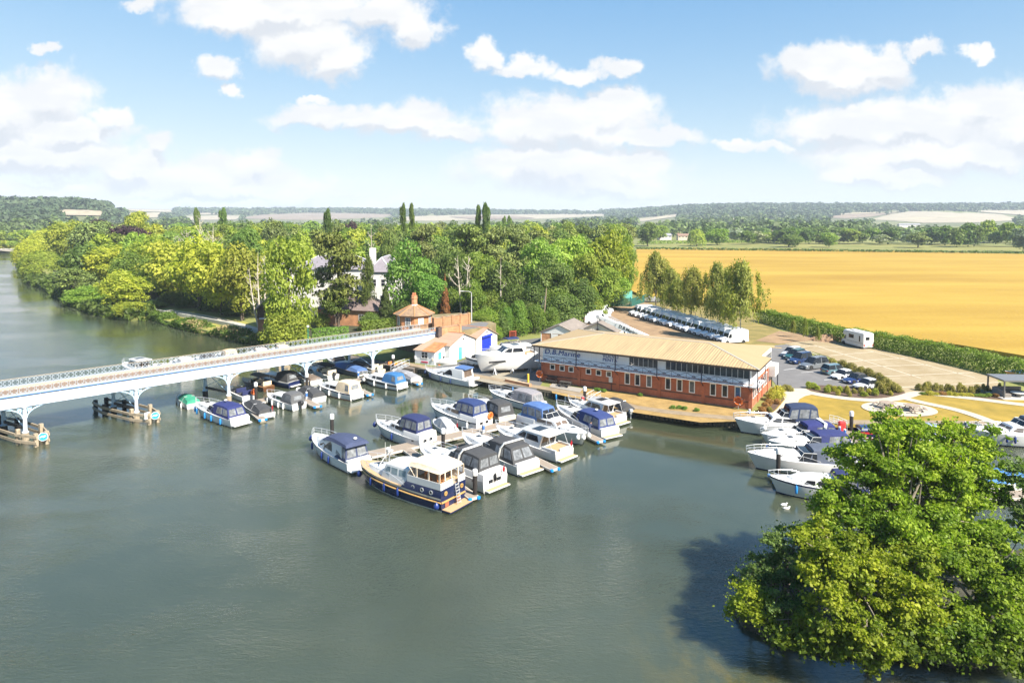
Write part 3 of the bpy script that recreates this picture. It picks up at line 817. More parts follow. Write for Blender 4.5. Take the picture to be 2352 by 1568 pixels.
def rail(b, root, t0=.42, t1=1.0, h=.6, m=None, mid=True):
    g = MB(); pts = []
    ts = np.linspace(t0, t1, 9)
    for t in ts:
        x = b['L'] * t; pts.append(Vector((x + .12 * (t > .97), hbw(b, x) * .97 + .0, zdk(b, x) + h * min(1, .35 + (t - t0) * 5))))
    ring = pts + [Vector((p.x, -p.y, p.z)) for p in pts[::-1]]
    g.tube(ring, .024, 5)
    if mid:
        g.tube([Vector((p.x, p.y, (p.z + zdk(b, p.x)) / 2)) for p in pts[3:]] + [Vector((p.x, -p.y, (p.z + zdk(b, p.x)) / 2)) for p in pts[3:][::-1]], .015, 4)
    for p in pts[::2] + [pts[-2]]:
        for sg in (1, -1):
            g.tube([(p.x - .05, sg * p.y, zdk(b, p.x) - .03), (p.x, sg * p.y, p.z)], .02, 4)
    g.build('guard_rail', m or steel, root)
def fender(b, root, t, sg, m, ball=False, z=None):
    x = b['L'] * t
    y = sg * (hbw(b, x) * .97 + .1); zg = zdk(b, x)
    g = MB(); z = (zg - .55) if z is None else z
    if ball: g.lathe([(.02, .42), (.06, .34), (.2, .22), (.27, 0), (.2, -.2), (.04, -.27)], (x, y + sg * .12, z + .1), 10)
    else: g.lathe([(.03, .46), (.05, .4), (.12, .3), (.13, -.2), (.1, -.3), (.03, -.36)], (x, y, z), 8)
    g.tube([(x, y, z + .4), (x, sg * (abs(y) - .12), zg + .05)], .014, 4)
    g.build('fender', m, root, smooth=True)
def platform(b, root, top=teak, w=.42, l=.7):
    g = MB(); g.box(-l, .02, -w * b['B'], w * b['B'], .2, .34); g.build('swim_platform', white, root, bevel=.04)
    if top: MB().box(-l + .07, -.03, -w * b['B'] + .07, w * b['B'] - .07, .338, .36).build('platform_decking', top, root)
def flag(b, root, x=.0, y=0.0):
    z = zdk(b, 0) + .05
    MB().tube([(x, y, z - .2), (x - .35, y, z + 1.15)], .02, 5).build('flag_staff', whitepaint, root)
    g = MB(); a = []
    for i in range(6):
        u = i / 5.0; yy = y + .05 * math.sin(u * 7)
        a.append([(x - .33 - .12 * u, yy, z + 1.1 - .55 * u), (x - .15 - .22 * u, yy + .03, z + .62 - .5 * u)])
    g.loft(a, closed=False, caps=False); g.v += [(p[0], p[1] + .012, p[2]) for p in g.v]; n = len(g.v) // 2
    g.f += [tuple(i + n for i in f[::-1]) for f in g.f]; g.m = [0] * len(g.f)
    g.build('red_ensign', cloth_red, root)
def canopy(b, root, x0, x1, w, z0, h, m, rf=.5, rb=.25, win=clearwin, rear=2, sidewins=2, name='canopy', tw=.8, drop=0.0, front=True):
    st = [(x0, x0 + rb, w, w * tw, z0, z0 + h * .9 - drop), (x0 + (x1 - x0) * .33, x0 + rb + (x1 - x0) * .2, w, w * tw, z0, z0 + h), (x0 + (x1 - x0) * .68, x0 + (x1 - x0) * .6, w * .99, w * tw, z0, z0 + h), (x1, x1 - rf, w * .93, w * tw * .95, z0, z0 + h * .93)]
    k = blk(root, name, st, m, .1, .09)
    if sidewins >= 1: wins(root, k, [[(.15, .25), (.92, .25), (.92, .82), (.15, .82)]], win)
    if sidewins >= 2: wins(root, k, [[(1.08, .25), (1.92, .25), (1.92, .82), (1.08, .82)]], win)
    if sidewins >= 3: wins(root, k, [[(2.08, .2), (2.85, .2), (2.8, .8), (2.08, .82)]], win)
    if rear == 1: endw(root, k, 0, [[(-.6, .35), (.6, .35), (.6, .8), (-.6, .8)]], win)
    if rear == 2: endw(root, k, 0, [[(-.85, .25), (-.08, .25), (-.08, .84), (-.85, .84)], [(.08, .25), (.85, .25), (.85, .84), (.08, .84)]], win)
    if front: endw(root, k, 3, [[(-.85, .2), (-.06, .2), (-.06, .85), (-.85, .85)], [(.06, .2), (.85, .2), (.85, .85), (.06, .85)]], darkglass, 'windscreen')
    return k
def trunk(b, root, a, c, w, h, m=None, wn=True):
    L_, B_ = b['L'], b['B']; m = m or white
    def s(t, f, hh): x = L_ * t; return (x, x - .1 * hh, B_ * w * f, B_ * w * f * .8, zdk(b, x) - .02, zdk(b, x) + h * hh)
    k = blk(root, 'coachroof', [s(a, 1, 1), s(a + (c - a) * .4, .95, .98), s(a + (c - a) * .75, .7, .72), s(c, .3, .15)], m, .14, .06)
    if wn: wins(root, k, [[(.25, .35), (1.6, .35), (1.3, .75), (.3, .75)]], darkglass)
    x = L_ * (a + (c - a) * .55)
    MB().box(x - .25, x + .25, -.25, .25, zdk(b, x) + h * .8, zdk(b, x) + h + .04).build('hatch', darkglass, root, bevel=.02)
    return k
def screen(b, root, x0, x1, w, z0, h, m=darkglass, frame=True):
    k = blk(root, 'windscreen', [(x0, x0, w, w * .86, z0, z0 + h), (x1 - .15, x1 - h * .95, w * .92, w * .78, z0, z0 + h), (x1, x1 - h * .85, w * .6, w * .5, z0, z0 + h * .99)], m, .03, .01)
    if frame:
        g = MB(); t = [(x0, w * .87, z0 + h), (x1 - h * .95, w * .79, z0 + h + .01), (x1 - h * .85, 0, z0 + h + .02), (x1 - h * .95, -w * .79, z0 + h + .01), (x0, -w * .87, z0 + h)]
        g.tube(t, .03, 5); g.tube([(x1, 0, z0), (x1 - h * .85, 0, z0 + h)], .025, 4); g.tube([(x1 - .15, w * .92, z0), (x1 - h * .95, w * .79, z0 + h)], .025, 4); g.tube([(x1 - .15, -w * .92, z0), (x1 - h * .95, -w * .79, z0 + h)], .025, 4)
        g.build('windscreen_frame', white, root)
def arch(b, root, x, w, z0, h, m=None, lean=.5):
    g = MB(); pts = [(x, w, z0), (x - lean * .6, w * .93, z0 + h * .75), (x - lean, w * .75, z0 + h), (x - lean, -w * .75, z0 + h), (x - lean * .6, -w * .93, z0 + h * .75), (x, -w, z0)]
    for p, q in zip(pts, pts[1:]): g.bar(p, q, .34, .1)
    g.build('radar_arch', m or white, root, bevel=.03)
def dome(root, x, y, z, m=None):
    MB().lathe([(.05, -.1), (.06, .05), (.2, .07), (.22, .14), (.14, .22), (.02, .24)], (x, y, z), 10).build('radar_dome', m or white, root, smooth=True)
def lines(root, b, y=1):              # portlights along the topsides
    pass
def outboard(root, m=black, x=-.3, y=0.0, s=1.0):
    g = MB(); g.loft([[(x - .22 * s, y - .16 * s, z0), (x + .3 * s, y - .18 * s, z0), (x + .3 * s, y + .18 * s, z0), (x - .22 * s, y + .16 * s, z0)] for z0 in (.62, .8)] + [[(x - .3 * s, y - .2 * s, 1.0), (x + .28 * s, y - .21 * s, 1.0), (x + .28 * s, y + .21 * s, 1.0), (x - .3 * s, y + .2 * s, 1.0)], [(x - .18 * s, y - .13 * s, 1.25), (x + .2 * s, y - .15 * s, 1.2), (x + .2 * s, y + .15 * s, 1.2), (x - .18 * s, y + .13 * s, 1.25)]])
    g.box(x - .08, x + .14, y - .07, y + .07, -.3, .65)
    g.build('outboard_motor', m, root, bevel=.03)

def make_boat(label, cat, stern, bow, kind, B=3.0, fs=.95, fb=1.35, L=None, name='motor_cruiser', hm=None, stripe=None, boot=None, low=None, cv=None, fen=None, group=None, z=0.0, o=None):
    """stern / bow: pixels of the ends on the water; kind: how the upper works are laid out."""
    a, c = P(stern[0], stern[1], z), P(bow[0], bow[1], z)
    d = c - a
    L_ = L or d.length * 1.05
    b = dict(L=L_, B=B, fs=fs, fb=fb)
    root = thing(name, label, cat, a, math.atan2(d.y, d.x), group)
    o = o or {}
    hm = hm or white
    hull(b, root, hm, stripe, boot, low, o.get('deck'), o.get('ov', .1))
    zs = zdk(b, L_ * .2); cv = cv or cv_navy
    if kind == 'sport':
        trunk(b, root, .5, .93, .37, .5)
        screen(b, root, L_ * .42, L_ * .6, B * .42, zdk(b, L_ * .45), .85)
        if o.get('canopy', 1): canopy(b, root, L_ * .05, L_ * .5, B * .44, zs - .02, o.get('h', 1.45), cv, .65, o.get('rb', .3))
        if o.get('arch'): arch(b, root, L_ * .26, B * .47, zs, o.get('h', 1.45) + .12)
        platform(b, root, o.get('plat', teak)); rail(b, root, .4)
        g = MB(); g.box(.02, .5, -B * .42, B * .42, zs - .1, zs + .16); g.build('transom_seat', white, root, bevel=.06)
    if kind in ('aft', 'fly'):
        za = zs
        blk(root, 'aft_cabin', [(.03, .06, B * .44, B * .42, za - .05, za + .62), (L_ * .3, L_ * .3, B * .46, B * .42, za - .05, za + .66)], white, .1, .05)
        sal = blk(root, 'saloon', [(L_ * .28, L_ * .3, B * .42, B * .38, za - .02, za + 1.02), (L_ * .5, L_ * .48, B * .42, B * .36, za + .02, za + 1.06), (L_ * .66, L_ * .58, B * .36, B * .3, za + .1, za + 1.02)], white, .12, .06)
        wins(root, sal, [[(.2, .45), (.95, .45), (.95, .85), (.2, .85)], [(1.05, .45), (1.8, .45), (1.6, .84), (1.05, .85)]], o.get('win', darkglass))
        endw(root, sal, 2, [[(-.85, .3), (-.06, .3), (-.06, .85), (-.85, .85)], [(.06, .3), (.85, .3), (.85, .85), (.06, .85)]], o.get('win', darkglass), 'windscreen')
        trunk(b, root, .62, .92, .33, .34)
        screen(b, root, L_ * .36, L_ * .5, B * .36, za + 1.0, .55)
        canopy(b, root, L_ * .07, L_ * .43, B * .41, za + .6, o.get('h', 1.5), cv, .45, .15, sidewins=3)
        if o.get('arch'): arch(b, root, L_ * .33, B * .43, za + .6, o.get('h', 1.5) + .12)
        platform(b, root, o.get('plat', teak), .4, .6); rail(b, root, .3)
        for ya, yb_ in ((-.2, -.05), (.1, .25)): MB().box(-.03, .03, B * ya, B * yb_, za - .35, za - .05).build('transom_window', darkglass, root)
        for k in range(3):
            for y_ in (.4635, -.4635): MB().box(L_ * (.1 + .06 * k), L_ * (.14 + .06 * k), B * y_ - .035, B * y_ + .035, za - .28, za - .12).build('portlight', darkglass, root)
    if kind == 'cabin':
        cb = blk(root, 'cabin', [(L_ * .34, L_ * .34, B * .41, B * .36, zs, zs + .78), (L_ * .55, L_ * .55, B * .4, B * .34, zs, zs + .8), (L_ * .72, L_ * .68, B * .34, B * .27, zs + .05, zs + .76), (L_ * .86, L_ * .78, B * .2, B * .14, zs + .15, zs + .55)], white, .14, .07)
        wins(root, cb, [[(.15, .3), (.9, .3), (.9, .78), (.15, .78)], [(1.05, .32), (1.75, .32), (1.6, .76), (1.05, .78)]], darkglass)
        canopy(b, root, L_ * .03, L_ * .4, B * .44, zs, o.get('h', 1.35), cv, .5, .3, rear=1, sidewins=o.get('sw', 2))
        rail(b, root, .6, h=.45, mid=False)
        if o.get('out'): outboard(root, black, -.35, 0, 1.3)
        else: platform(b, root, None, .36, .4)
    if kind == 'cover':
        h = o.get('h', .75)
        k = blk(root, 'canvas_cover', [(.1, .25, B * .44, B * .34, zs - .03, zs + h * .5), (L_ * .3, L_ * .3, B * .46, B * .26, zs, zs + h * .85), (L_ * .5, L_ * .5, B * .46, B * .2, zs + .02, zs + h), (L_ * .7, L_ * .66, B * .4, B * .2, zs + .1, zs + h * .8), (L_ * .86, L_ * .82, B * .2, B * .08, zs + .2, zs + .32)], cv, .2, .08)
        g = MB(); x = L_ * .36; g.tube([(x, B * .45, zs), (x - .2, B * .3, zs + h * .9), (x - .2, -B * .3, zs + h * .9), (x, -B * .45, zs)], .03, 5); g.build('canopy_hoop', steel, root)
        if o.get('out'): outboard(root, o.get('om', black), -.32)
        if o.get('plat'): platform(b, root, teak, .36, .4)
    if kind == 'sedan':
        trunk(b, root, .56, .93, .35, .4)
        za = zdk(b, L_ * .35)
        sal = blk(root, 'saloon', [(L_ * .24, L_ * .2, B * .41, B * .37, za - .05, za + 1.35), (L_ * .45, L_ * .42, B * .41, B * .36, za, za + 1.4), (L_ * .66, L_ * .5, B * .34, B * .29, za + .1, za + 1.32)], white, .14, .07)
        wins(root, sal, [[(.12, .4), (.96, .4), (.96, .85), (.3, .85)], [(1.04, .4), (1.82, .4), (1.6, .83), (1.04, .85)]], o.get('win', darkglass))
        endw(root, sal, 2, [[(-.88, .3), (-.05, .3), (-.05, .88), (-.88, .88)], [(.05, .3), (.88, .3), (.88, .88), (.05, .88)]], o.get('win', darkglass), 'windscreen')
        endw(root, sal, 0, [[(-.8, .08), (-.05, .08), (-.05, .85), (-.8, .85)], [(.05, .08), (.8, .08), (.8, .85), (.05, .85)]], darkglass, 'saloon_door')
        roof = blk(root, 'hardtop', [(L_ * .1, L_ * .1, B * .4, B * .38, za + 1.38, za + 1.5), (L_ * .52, L_ * .5, B * .37, B * .33, za + 1.4, za + 1.52)], white, .04, .06)
        MB().box(L_ * .28, L_ * .4, -B * .22, B * .22, za + 1.5, za + 1.585).build('sunroof', darkglass, root, bevel=.02)
        g = MB(); g.box(.05, L_ * .2, B * .38, B * .44, zs - .1, zs + .3); g.box(.05, L_ * .2, -B * .44, -B * .38, zs - .1, zs + .3); g.box(.0, .25, -B * .42, B * .2, zs - .1, zs + .3); g.build('cockpit_coaming', white, root, bevel=.05)
        MB().box(.25, L_ * .2, -B * .37, B * .37, zs - .0, zs + .06).build('cockpit_floor', teak, root)
        for sg in (1, -1): MB().tube([(L_ * .11, sg * B * .38, za + 1.4), (L_ * .06, sg * B * .42, zs)], .03, 5).build('roof_strut', steel, root)
        platform(b, root, o.get('plat', teak)); rail(b, root, .4)
    if kind == 'hardtop':                                  # flush sports coupe, arched side windows
        za = zdk(b, L_ * .35)
        sal = blk(root, 'superstructure', [(L_ * .12, L_ * .14, B * .43, B * .39, zs - .05, zs + 1.5), (L_ * .38, L_ * .36, B * .43, B * .36, za - .05, za + 1.5), (L_ * .6, L_ * .48, B * .4, B * .3, za, za + 1.15), (L_ * .8, L_ * .74, B * .3, B * .2, za + .05, za + .55), (L_ * .93, L_ * .92, B * .1, B * .05, za + .25, za + .35)], white, .2, .08)
        wins(root, sal, [[(.85, .25), (1.85, .3), (1.6, .72), (1.25, .85), (.95, .7)], [(1.6, .12), (2.5, .25), (2.2, .6), (1.9, .5)]], darkglass)
        if o.get('canopy', 1):
            k = canopy(b, root, L_ * .04, L_ * .38, B * .435, zs - .02, 1.62, cv, .3, .35, sidewins=2, rear=2, front=False)
            blk(root, 'roof_cover', [(L_ * .03, L_ * .06, B * .42, B * .38, zs + 1.45, zs + 1.72), (L_ * .3, L_ * .3, B * .42, B * .36, za + 1.42, za + 1.78), (L_ * .55, L_ * .5, B * .38, B * .28, za + 1.12, za + 1.5), (L_ * .66, L_ * .6, B * .3, B * .2, za + .8, za + 1.0)], o.get('rc', cv), .18, .1)
            dome(root, L_ * .12, -.2, zs + 1.85)
        else:
            endw(root, sal, 0, [[(-.75, .2), (.75, .2), (.7, .85), (-.7, .85)]], tintglass)
            k = blk(root, 'sunshade', [(L_ * .1, L_ * .1, B * .36, B * .34, zs + 1.5, zs + 1.66), (L_ * .3, L_ * .3, B * .36, B * .32, zs + 1.55, zs + 1.72)], cv, .06, .05)
        platform(b, root, o.get('plat', None)); rail(b, root, .5)
        g = MB(); g.box(.02, .6, -B * .41, B * .41, zs - .1, zs + .2); g.build('transom_seat', white, root, bevel=.06)
    if kind == 'open':
        g = MB(); g.box(.35, L_ * .55, -B * .36, B * .36, zs + .0, zs + .07); g.build('cockpit_floor', o.get('floor', cv_dark), root)
        g = MB()
        for x in (.4, L_ * .32): g.box(x, x + .5, -B * .33, B * .33, zs + .05, zs + .4); g.box(x, x + .12, -B * .33, B * .33, zs + .35, zs + .7)
        g.build('seat', o.get('seat', cream), root, bevel=.05)
        screen(b, root, L_ * .5, L_ * .64, B * .38, zdk(b, L_ * .55), .5)
        if o.get('bimini'):
            k = blk(root, 'bimini', [(L_ * .12, L_ * .12, B * .4, B * .36, zs + 1.25, zs + 1.38), (L_ * .5, L_ * .5, B * .4, B * .36, zs + 1.3, zs + 1.43)], cv, .05, .1)
            g = MB()
            for x in (.14, .48):
                for sg in (1, -1): g.tube([(L_ * .3, sg * B * .44, zs), (L_ * x, sg * B * .38, zs + 1.28)], .025, 4)
            g.build('bimini_frame', steel, root)
        if o.get('out'): outboard(root, black, -.3)
    for (t, sg, m, *bl) in (fen or []):
        fender(b, root, t, sg, m, bool(bl))
    if o.get('flag'): flag(b, root, .05, -B * .25)
    if o.get('dome'): dome(root, o['dome'][0] * L_, 0, o['dome'][1])
    if o.get('ring'):
        g = MB(); g.lathe([(0.36 + .09 * math.cos(t), .09 * math.sin(t)) for t in np.linspace(0, 2 * math.pi, 9)], (-.08, -B * .3, zs + .45), 16, axis='x'); g.build('lifebuoy', orange, root, smooth=True)
    return root, b

def nf(m, ts, sg=1): return [(t, sg, m) for t in ts]
cab, day = 'cabin cruiser', 'day boat'
# left pontoon, along the bridge
make_boat('small white bowrider under a bright green canvas cover', day, (446, 938), (410, 917), 'cover', 2.1, .7, .9, 5.6, 'day_boat', cv=cv_green, fen=nf(fen_white, (.3, .85)), o=dict(h=.7))
r_, b_ = make_boat('white sports cruiser with royal blue canopy and light blue fenders, beside the green cover', cab, (552, 977), (456, 946), 'sport', 2.9, .95, 1.35, 10.2, fen=nf(fen_blue, (.2, .4, .55, .78, .88)), cv=canvas('royal_blue_canvas', (.014, .022, .11)), boot=navyhull, o=dict(h=1.35, plat=None, rb=.6)); dome(r_, 3.2, 0, 2.55)
make_boat('low white day boat with charcoal cover and a red ensign at its stern', day, (614, 961), (560, 932), 'cover', 2.4, .7, .95, 7.6, 'day_boat', cv=cv_dark, stripe=cv_dark, o=dict(h=.85, flag=1, plat=1))
make_boat('white cabin boat with grey cockpit tent and a large black outboard motor', cab, (688, 940), (611, 920), 'cabin', 2.6, .85, 1.2, 7.0, 'cabin_boat', cv=canvas('dark_grey_canvas', (.085, .087, .09)), fen=nf(fen_white, (.25, .4, .6, .8)), o=dict(out=1, h=1.25))
make_boat('white boat under a black cover with tent pole, behind the timber finger of the pontoon', day, (734, 924), (676, 902), 'cover', 2.4, .75, 1.0, 6.3, 'day_boat', cv=cv_dark, o=dict(h=1.0))
make_boat('white cabin cruiser with beige canopy and red waterline', cab, (820, 917), (746, 900), 'cabin', 2.8, .95, 1.3, 8.6, 'cabin_boat', cv=cv_beige, stripe=navyhull, boot=mat('red_antifouling', (.25, .05, .03)), fen=nf(fen_white, (.25, .5, .75)), o=dict(h=1.45, sw=1))
make_boat('white cabin boat with black side stripe and a bright mid blue cockpit tent', cab, (924, 894), (850, 880), 'cabin', 2.7, .95, 1.25, 8.2, 'cabin_boat', cv=cv_blue, low=black, fen=[(.25, 1, fen_white), (.55, 1, fen_white), (.85, 1, fen_white, 1)], o=dict(h=1.3, sw=1))
make_boat('cream open boat under a smooth grey cover, beside the blue tented cabin boat', day, (957, 881), (893, 857), 'cover', 2.3, .75, 1.0, 7.4, 'day_boat', cv=cv_grey, o=dict(h=.6, plat=1))
make_boat('motor boat with dark blue lower hull and charcoal canopy under the bridge', cab, (677, 889), (611, 877), 'cabin', 2.7, .9, 1.25, 8.0, 'cabin_boat', cv=cv_dark, low=bluehull, hm=navyhull, stripe=white, o=dict(h=1.3, sw=0))
make_boat('white sterned boat under a flat black cover beside the bridge column', day, (727, 884), (672, 866), 'cover', 2.3, .75, .95, 6.6, 'day_boat', cv=cv_brown, o=dict(h=.55))
make_boat('white speedboat with black bimini and black outboard motor', day, (766, 871), (704, 850), 'open', 2.3, .7, .95, 6.8, 'speedboat', cv=canvas('black_canvas', (.015, .016, .022)), o=dict(bimini=1, out=1))
make_boat('dark grey launch under navy and light blue covers', day, (833, 864), (767, 848), 'cover', 2.5, .8, 1.05, 8.5, 'launch', hm=greyhull, cv=cv_lblue, o=dict(h=.75, plat=1, deck=teak))
make_boat('varnished wooden launch with beige seats and brown folding hood', day, (618, 898), (558, 880), 'open', 2.1, .7, .9, 7.6, 'launch', hm=mat('varnished_mahogany', (.1, .045, .02), .3), cv=cv_brown, o=dict(bimini=1, deck=mat('varnished_deck', (.3, .16, .07), .35), seat=cv_beige))
make_boat('open white boat with navy seats, below the bridge column', day, (572, 921), (508, 894), 'open', 2.2, .75, .95, 7.4, 'day_boat', o=dict(seat=cv_navy, ring=1))
make_boat('white inflatable tender moored beside the bridge column nearest the quay', 'dinghy', (877, 856), (832, 846), 'open', 1.8, .5, .65, 4.6, 'dinghy', hm=cream, o=dict())
make_boat('wooden rowing boat with an orange and blue heap of gear, by the gangway', 'rowing boat', (910, 850), (868, 836), 'open', 1.7, .5, .65, 5.0, 'rowing_boat', hm=mat('rowing_boat_wood', (.32, .17, .1), .5), o=dict(seat=orange, floor=cv_sky))
# upstream of the bridge, seen over and under it
make_boat('white motor cruiser with orange trim, moored upstream behind the bridge', cab, (340, 862), (285, 847), 'sedan', 2.9, .9, 1.2, 8.0, boot=bluehull, o=dict())
make_boat('white open motor boat upstream of the bridge, beside the orange trimmed cruiser', day, (392, 858), (343, 842), 'open', 2.2, .7, .9, 6.0, 'day_boat', boot=bluehull, o=dict(out=1))
make_boat('low white boat with pale tent moored upstream of the bridge', day, (432, 856), (390, 840), 'cabin', 2.5, .9, 1.1, 6.6, 'cabin_boat', cv=canvas('off_white_canvas', (.6, .58, .55)), boot=bluehull, o=dict(h=1.5))
make_boat('boat with dark grey canopy moored upstream of the bridge', day, (486, 850), (440, 833), 'cabin', 2.6, .9, 1.1, 7.4, 'cabin_boat', cv=cv_dark, o=dict(h=1.6))
make_boat('white launch with a flat tan canopy, moored upstream of the bridge', day, (535, 841), (490, 823), 'cabin', 2.6, .9, 1.1, 7.4, 'launch', cv=canvas('tan_canvas', (.62, .43, .24)), o=dict(h=1.8, sw=0))
make_boat('launch with a pale pink domed canopy, upstream of the bridge', day, (606, 836), (565, 817), 'cabin', 2.6, .9, 1.1, 7.4, 'launch', cv=canvas('pale_pink_canvas', (.55, .44, .36)), o=dict(h=1.7))
make_boat('white boat with beige hood and blue cockpit cover, farthest upstream by the bank', day, (655, 828), (612, 808), 'cabin', 2.5, .9, 1.1, 7.4, 'launch', cv=canvas('sand_canvas', (.6, .45, .3)), o=dict(h=1.7))
make_boat('small white boat seen between the bridge columns, upstream', day, (800, 846), (752, 832), 'sport', 2.4, .8, 1.05, 6.6, 'day_boat', o=dict(canopy=0, plat=None))
make_boat('second small white boat between the bridge columns, farther left upstream', day, (735, 850), (690, 836), 'open', 2.4, .8, 1.05, 6.6, 'day_boat', o=dict(bimini=1), cv=cv_navy)

# centre pontoons
make_boat('white sports cruiser with slate blue roof cover and clear rear screen, nearest the open river', cab, (826, 1080), (722, 1024), 'hardtop', 3.2, 1.0, 1.5, 10.0, cv=cv_slate, fen=[(.35, 1, fen_navy), (.5, 1, fen_navy), (.8, 1, fen_navy), (.98, 1, fen_navy, 1)], o=dict(rc=cv_slate))
make_boat('white aft cabin cruiser with navy canopy and navy fenders, left of the grey covered tender', cab, (984, 1027), (885, 996), 'aft', 3.0, 1.05, 1.45, 9.0, fen=[(.5, 1, fen_navy), (.97, 1, fen_navy, 1)])
make_boat('large white cruiser with bright navy canopy and orange lifebuoy at the stern', cab, (1113, 987), (1009, 957), 'aft', 3.2, 1.1, 1.55, 9.6, cv=canvas('bright_navy_canvas', (.016, .035, .12)), stripe=greyhull, fen=[(.15, 1, fen_white)], o=dict(ring=1, win=tintglass))
make_boat('cream cruiser with a long black tent, beside the person on the pontoon', cab, (1166, 973), (1080, 935), 'cabin', 2.9, .95, 1.3, 9.2, 'cabin_boat', hm=cream, cv=cv_dark, stripe=teak, o=dict(h=1.5))
make_boat('white cruiser with light grey canopy, moored nearest the quay behind the flybridge boat', cab, (1243, 944), (1155, 922), 'sport', 2.8, .95, 1.3, 9.6, cv=canvas('mid_grey_canvas', (.22, .21, .22)), stripe=greyhull)
make_boat('white flybridge cruiser with mid blue flybridge tent, bow towards the open water', cab, (1205, 978), (1339, 1023), 'aft', 3.2, 1.1, 1.6, 10.4, cv=cv_lblue, fen=[(.93, -1, fen_white, 1), (.98, -1, fen_white, 1), (.97, 1, fen_white, 1)], o=dict(win=tintglass, h=1.55))
r_, b_ = make_boat('white sports cruiser with blue canopy that a person is climbing into', cab, (1402, 1005), (1290, 958), 'sport', 3.1, 1.0, 1.45, 10.6, cv=canvas('denim_canvas', (.022, .04, .14)), o=dict(h=1.4)); dome(r_, 2.6, 0, 2.6)
make_boat('white hardtop cruiser with open dark cockpit, beside the black covered boat', cab, (1424, 975), (1322, 944), 'sedan', 2.9, .95, 1.35, 9.0, stripe=navyhull)
make_boat('small boat under a black cover with a white outboard motor, next to the grass bank', day, (1446, 959), (1398, 932), 'cover', 2.3, .75, .95, 6.8, 'day_boat', hm=cv_dark, cv=cv_dark, o=dict(h=.9, out=1, om=white))
make_boat('small tender with pale grey cover, squeezed between two cruisers', 'dinghy', (1040, 1001), (1005, 980), 'cover', 1.9, .6, .8, 5.0, 'dinghy', cv=canvas('pale_grey_canvas', (.42, .42, .42)), o=dict(h=1.0, flag=1))
r_, b_ = make_boat('white flybridge cruiser with black canopy, white arch and two dark fenders on the transom', cab, (1138, 1124), (968, 1057), 'fly', 3.6, 1.15, 1.7, 11.4, cv=cv_dark, o=dict(arch=1, flag=1, h=1.45))
for y in (-.25, .05): fender(dict(L=11.4, B=.1, fs=1.7, fb=1.7), r_, -.012, 1, black, False, 1.25)
make_boat('sleek white sports cruiser with black canopy, white arch and teak stern, between two white boats', cab, (1214, 1087), (1062, 1023), 'sport', 3.5, 1.05, 1.55, 11.0, cv=cv_dark, stripe=white, o=dict(arch=1, h=1.55, rb=.8))
make_boat('white saloon cruiser with hardtop, striped cabin door and teak bathing platform', cab, (1297, 1056), (1146, 1007), 'sedan', 3.3, 1.0, 1.5, 10.4, o=dict(flag=1))
# along the yard quay
make_boat('white coupe cruiser with blue folded sunshade, alongside the boatyard quay', cab, (1090, 886), (996, 868), 'hardtop', 3.0, .95, 1.35, 10.2, cv=cv_lblue, fen=[(.35, 1, bluehull), (.55, 1, bluehull), (.8, 1, bluehull), (.95, 1, bluehull, 1)], o=dict(canopy=0))
# right hand moorings
make_boat('tall white cruiser with navy flybridge tent, bow to the quay corner', cab, (1886, 996), (1722, 993), 'aft', 3.2, 1.15, 1.75, 10.2, cv=canvas('deep_navy_canvas', (.015, .03, .075)), fen=[(.7, 1, fen_white, 1), (.5, 1, fen_white), (.35, 1, fen_white)], o=dict(h=1.7))
make_boat('white sports boat with royal blue canopy and arch, second row from the lawn', cab, (1920, 1017), (1770, 1020), 'sport', 2.9, .95, 1.3, 8.8, cv=canvas('ultramarine_canvas', (.018, .024, .12)), o=dict(arch=1, h=1.5))
make_boat('white cruiser with blue cockpit cover, third row from the lawn', cab, (1952, 1034), (1790, 1038), 'sport', 3.0, .95, 1.35, 9.3, cv=canvas('royal_canvas', (.018, .026, .11)), o=dict(h=1.2))
make_boat('big white sports cruiser with charcoal blue canopy, partly behind the island trees', cab, (1975, 1083), (1779, 1077), 'sport', 3.5, 1.15, 1.75, 11.2, cv=canvas('charcoal_blue_canvas', (.07, .085, .12)), o=dict(h=1.35))
make_boat('white motor boat poking its bow out from behind the island trees', cab, (1995, 1148), (1860, 1137), 'cabin', 2.9, 1.1, 1.6, 8.6, 'cabin_boat', cv=cv_navy, stripe=navyhull, fen=[(.75, 1, fen_blue)])
make_boat('white cruiser with tinted windows and navy fenders, far right by the lawn', cab, (2440, 1019), (2276, 1017), 'aft', 3.3, 1.15, 1.75, 10.6, cv=canvas('steel_blue_canvas', (.12, .15, .2)), fen=[(.68, 1, fen_navy), (.6, 1, fen_navy)], o=dict(win=tintglass, h=1.3))
make_boat('white boat with sky blue cover, seen in the gap between the two island trees', day, (2240, 1124), (2400, 1120), 'cover', 2.9, 1.0, 1.3, 8.6, 'day_boat', cv=cv_sky, o=dict(h=.9))
make_boat('navy and red narrow boat by the bank behind the island trees', 'narrow boat', (1968, 1000), (2110, 1003), 'cover', 2.2, .9, 1.1, 12.0, 'narrow_boat', hm=navyhull, boot=redpaint, low=redpaint, cv=bluehull, o=dict(h=.5))
make_boat('boat with pale blue cover by the bank, behind the top of the island tree', day, (2075, 1012), (2160, 1008), 'cover', 2.4, .9, 1.1, 6.5, 'day_boat', cv=canvas('pale_blue_canvas', (.2, .26, .42)), o=dict(h=1.0))
make_boat('small white boat by the gangway at the far right bank', day, (2285, 1000), (2212, 998), 'open', 2.2, .8, 1.0, 5.5, 'day_boat')
make_boat('white cruiser mostly hidden behind the middle of the island tree', cab, (2180, 1060), (2040, 1055), 'sedan', 3.2, 1.0, 1.5, 9.0)
make_boat('white cruiser hidden low behind the island tree, nearest its trunk', cab, (2170, 1100), (2020, 1095), 'sport', 3.2, 1.0, 1.5, 9.4, cv=cv_navy)

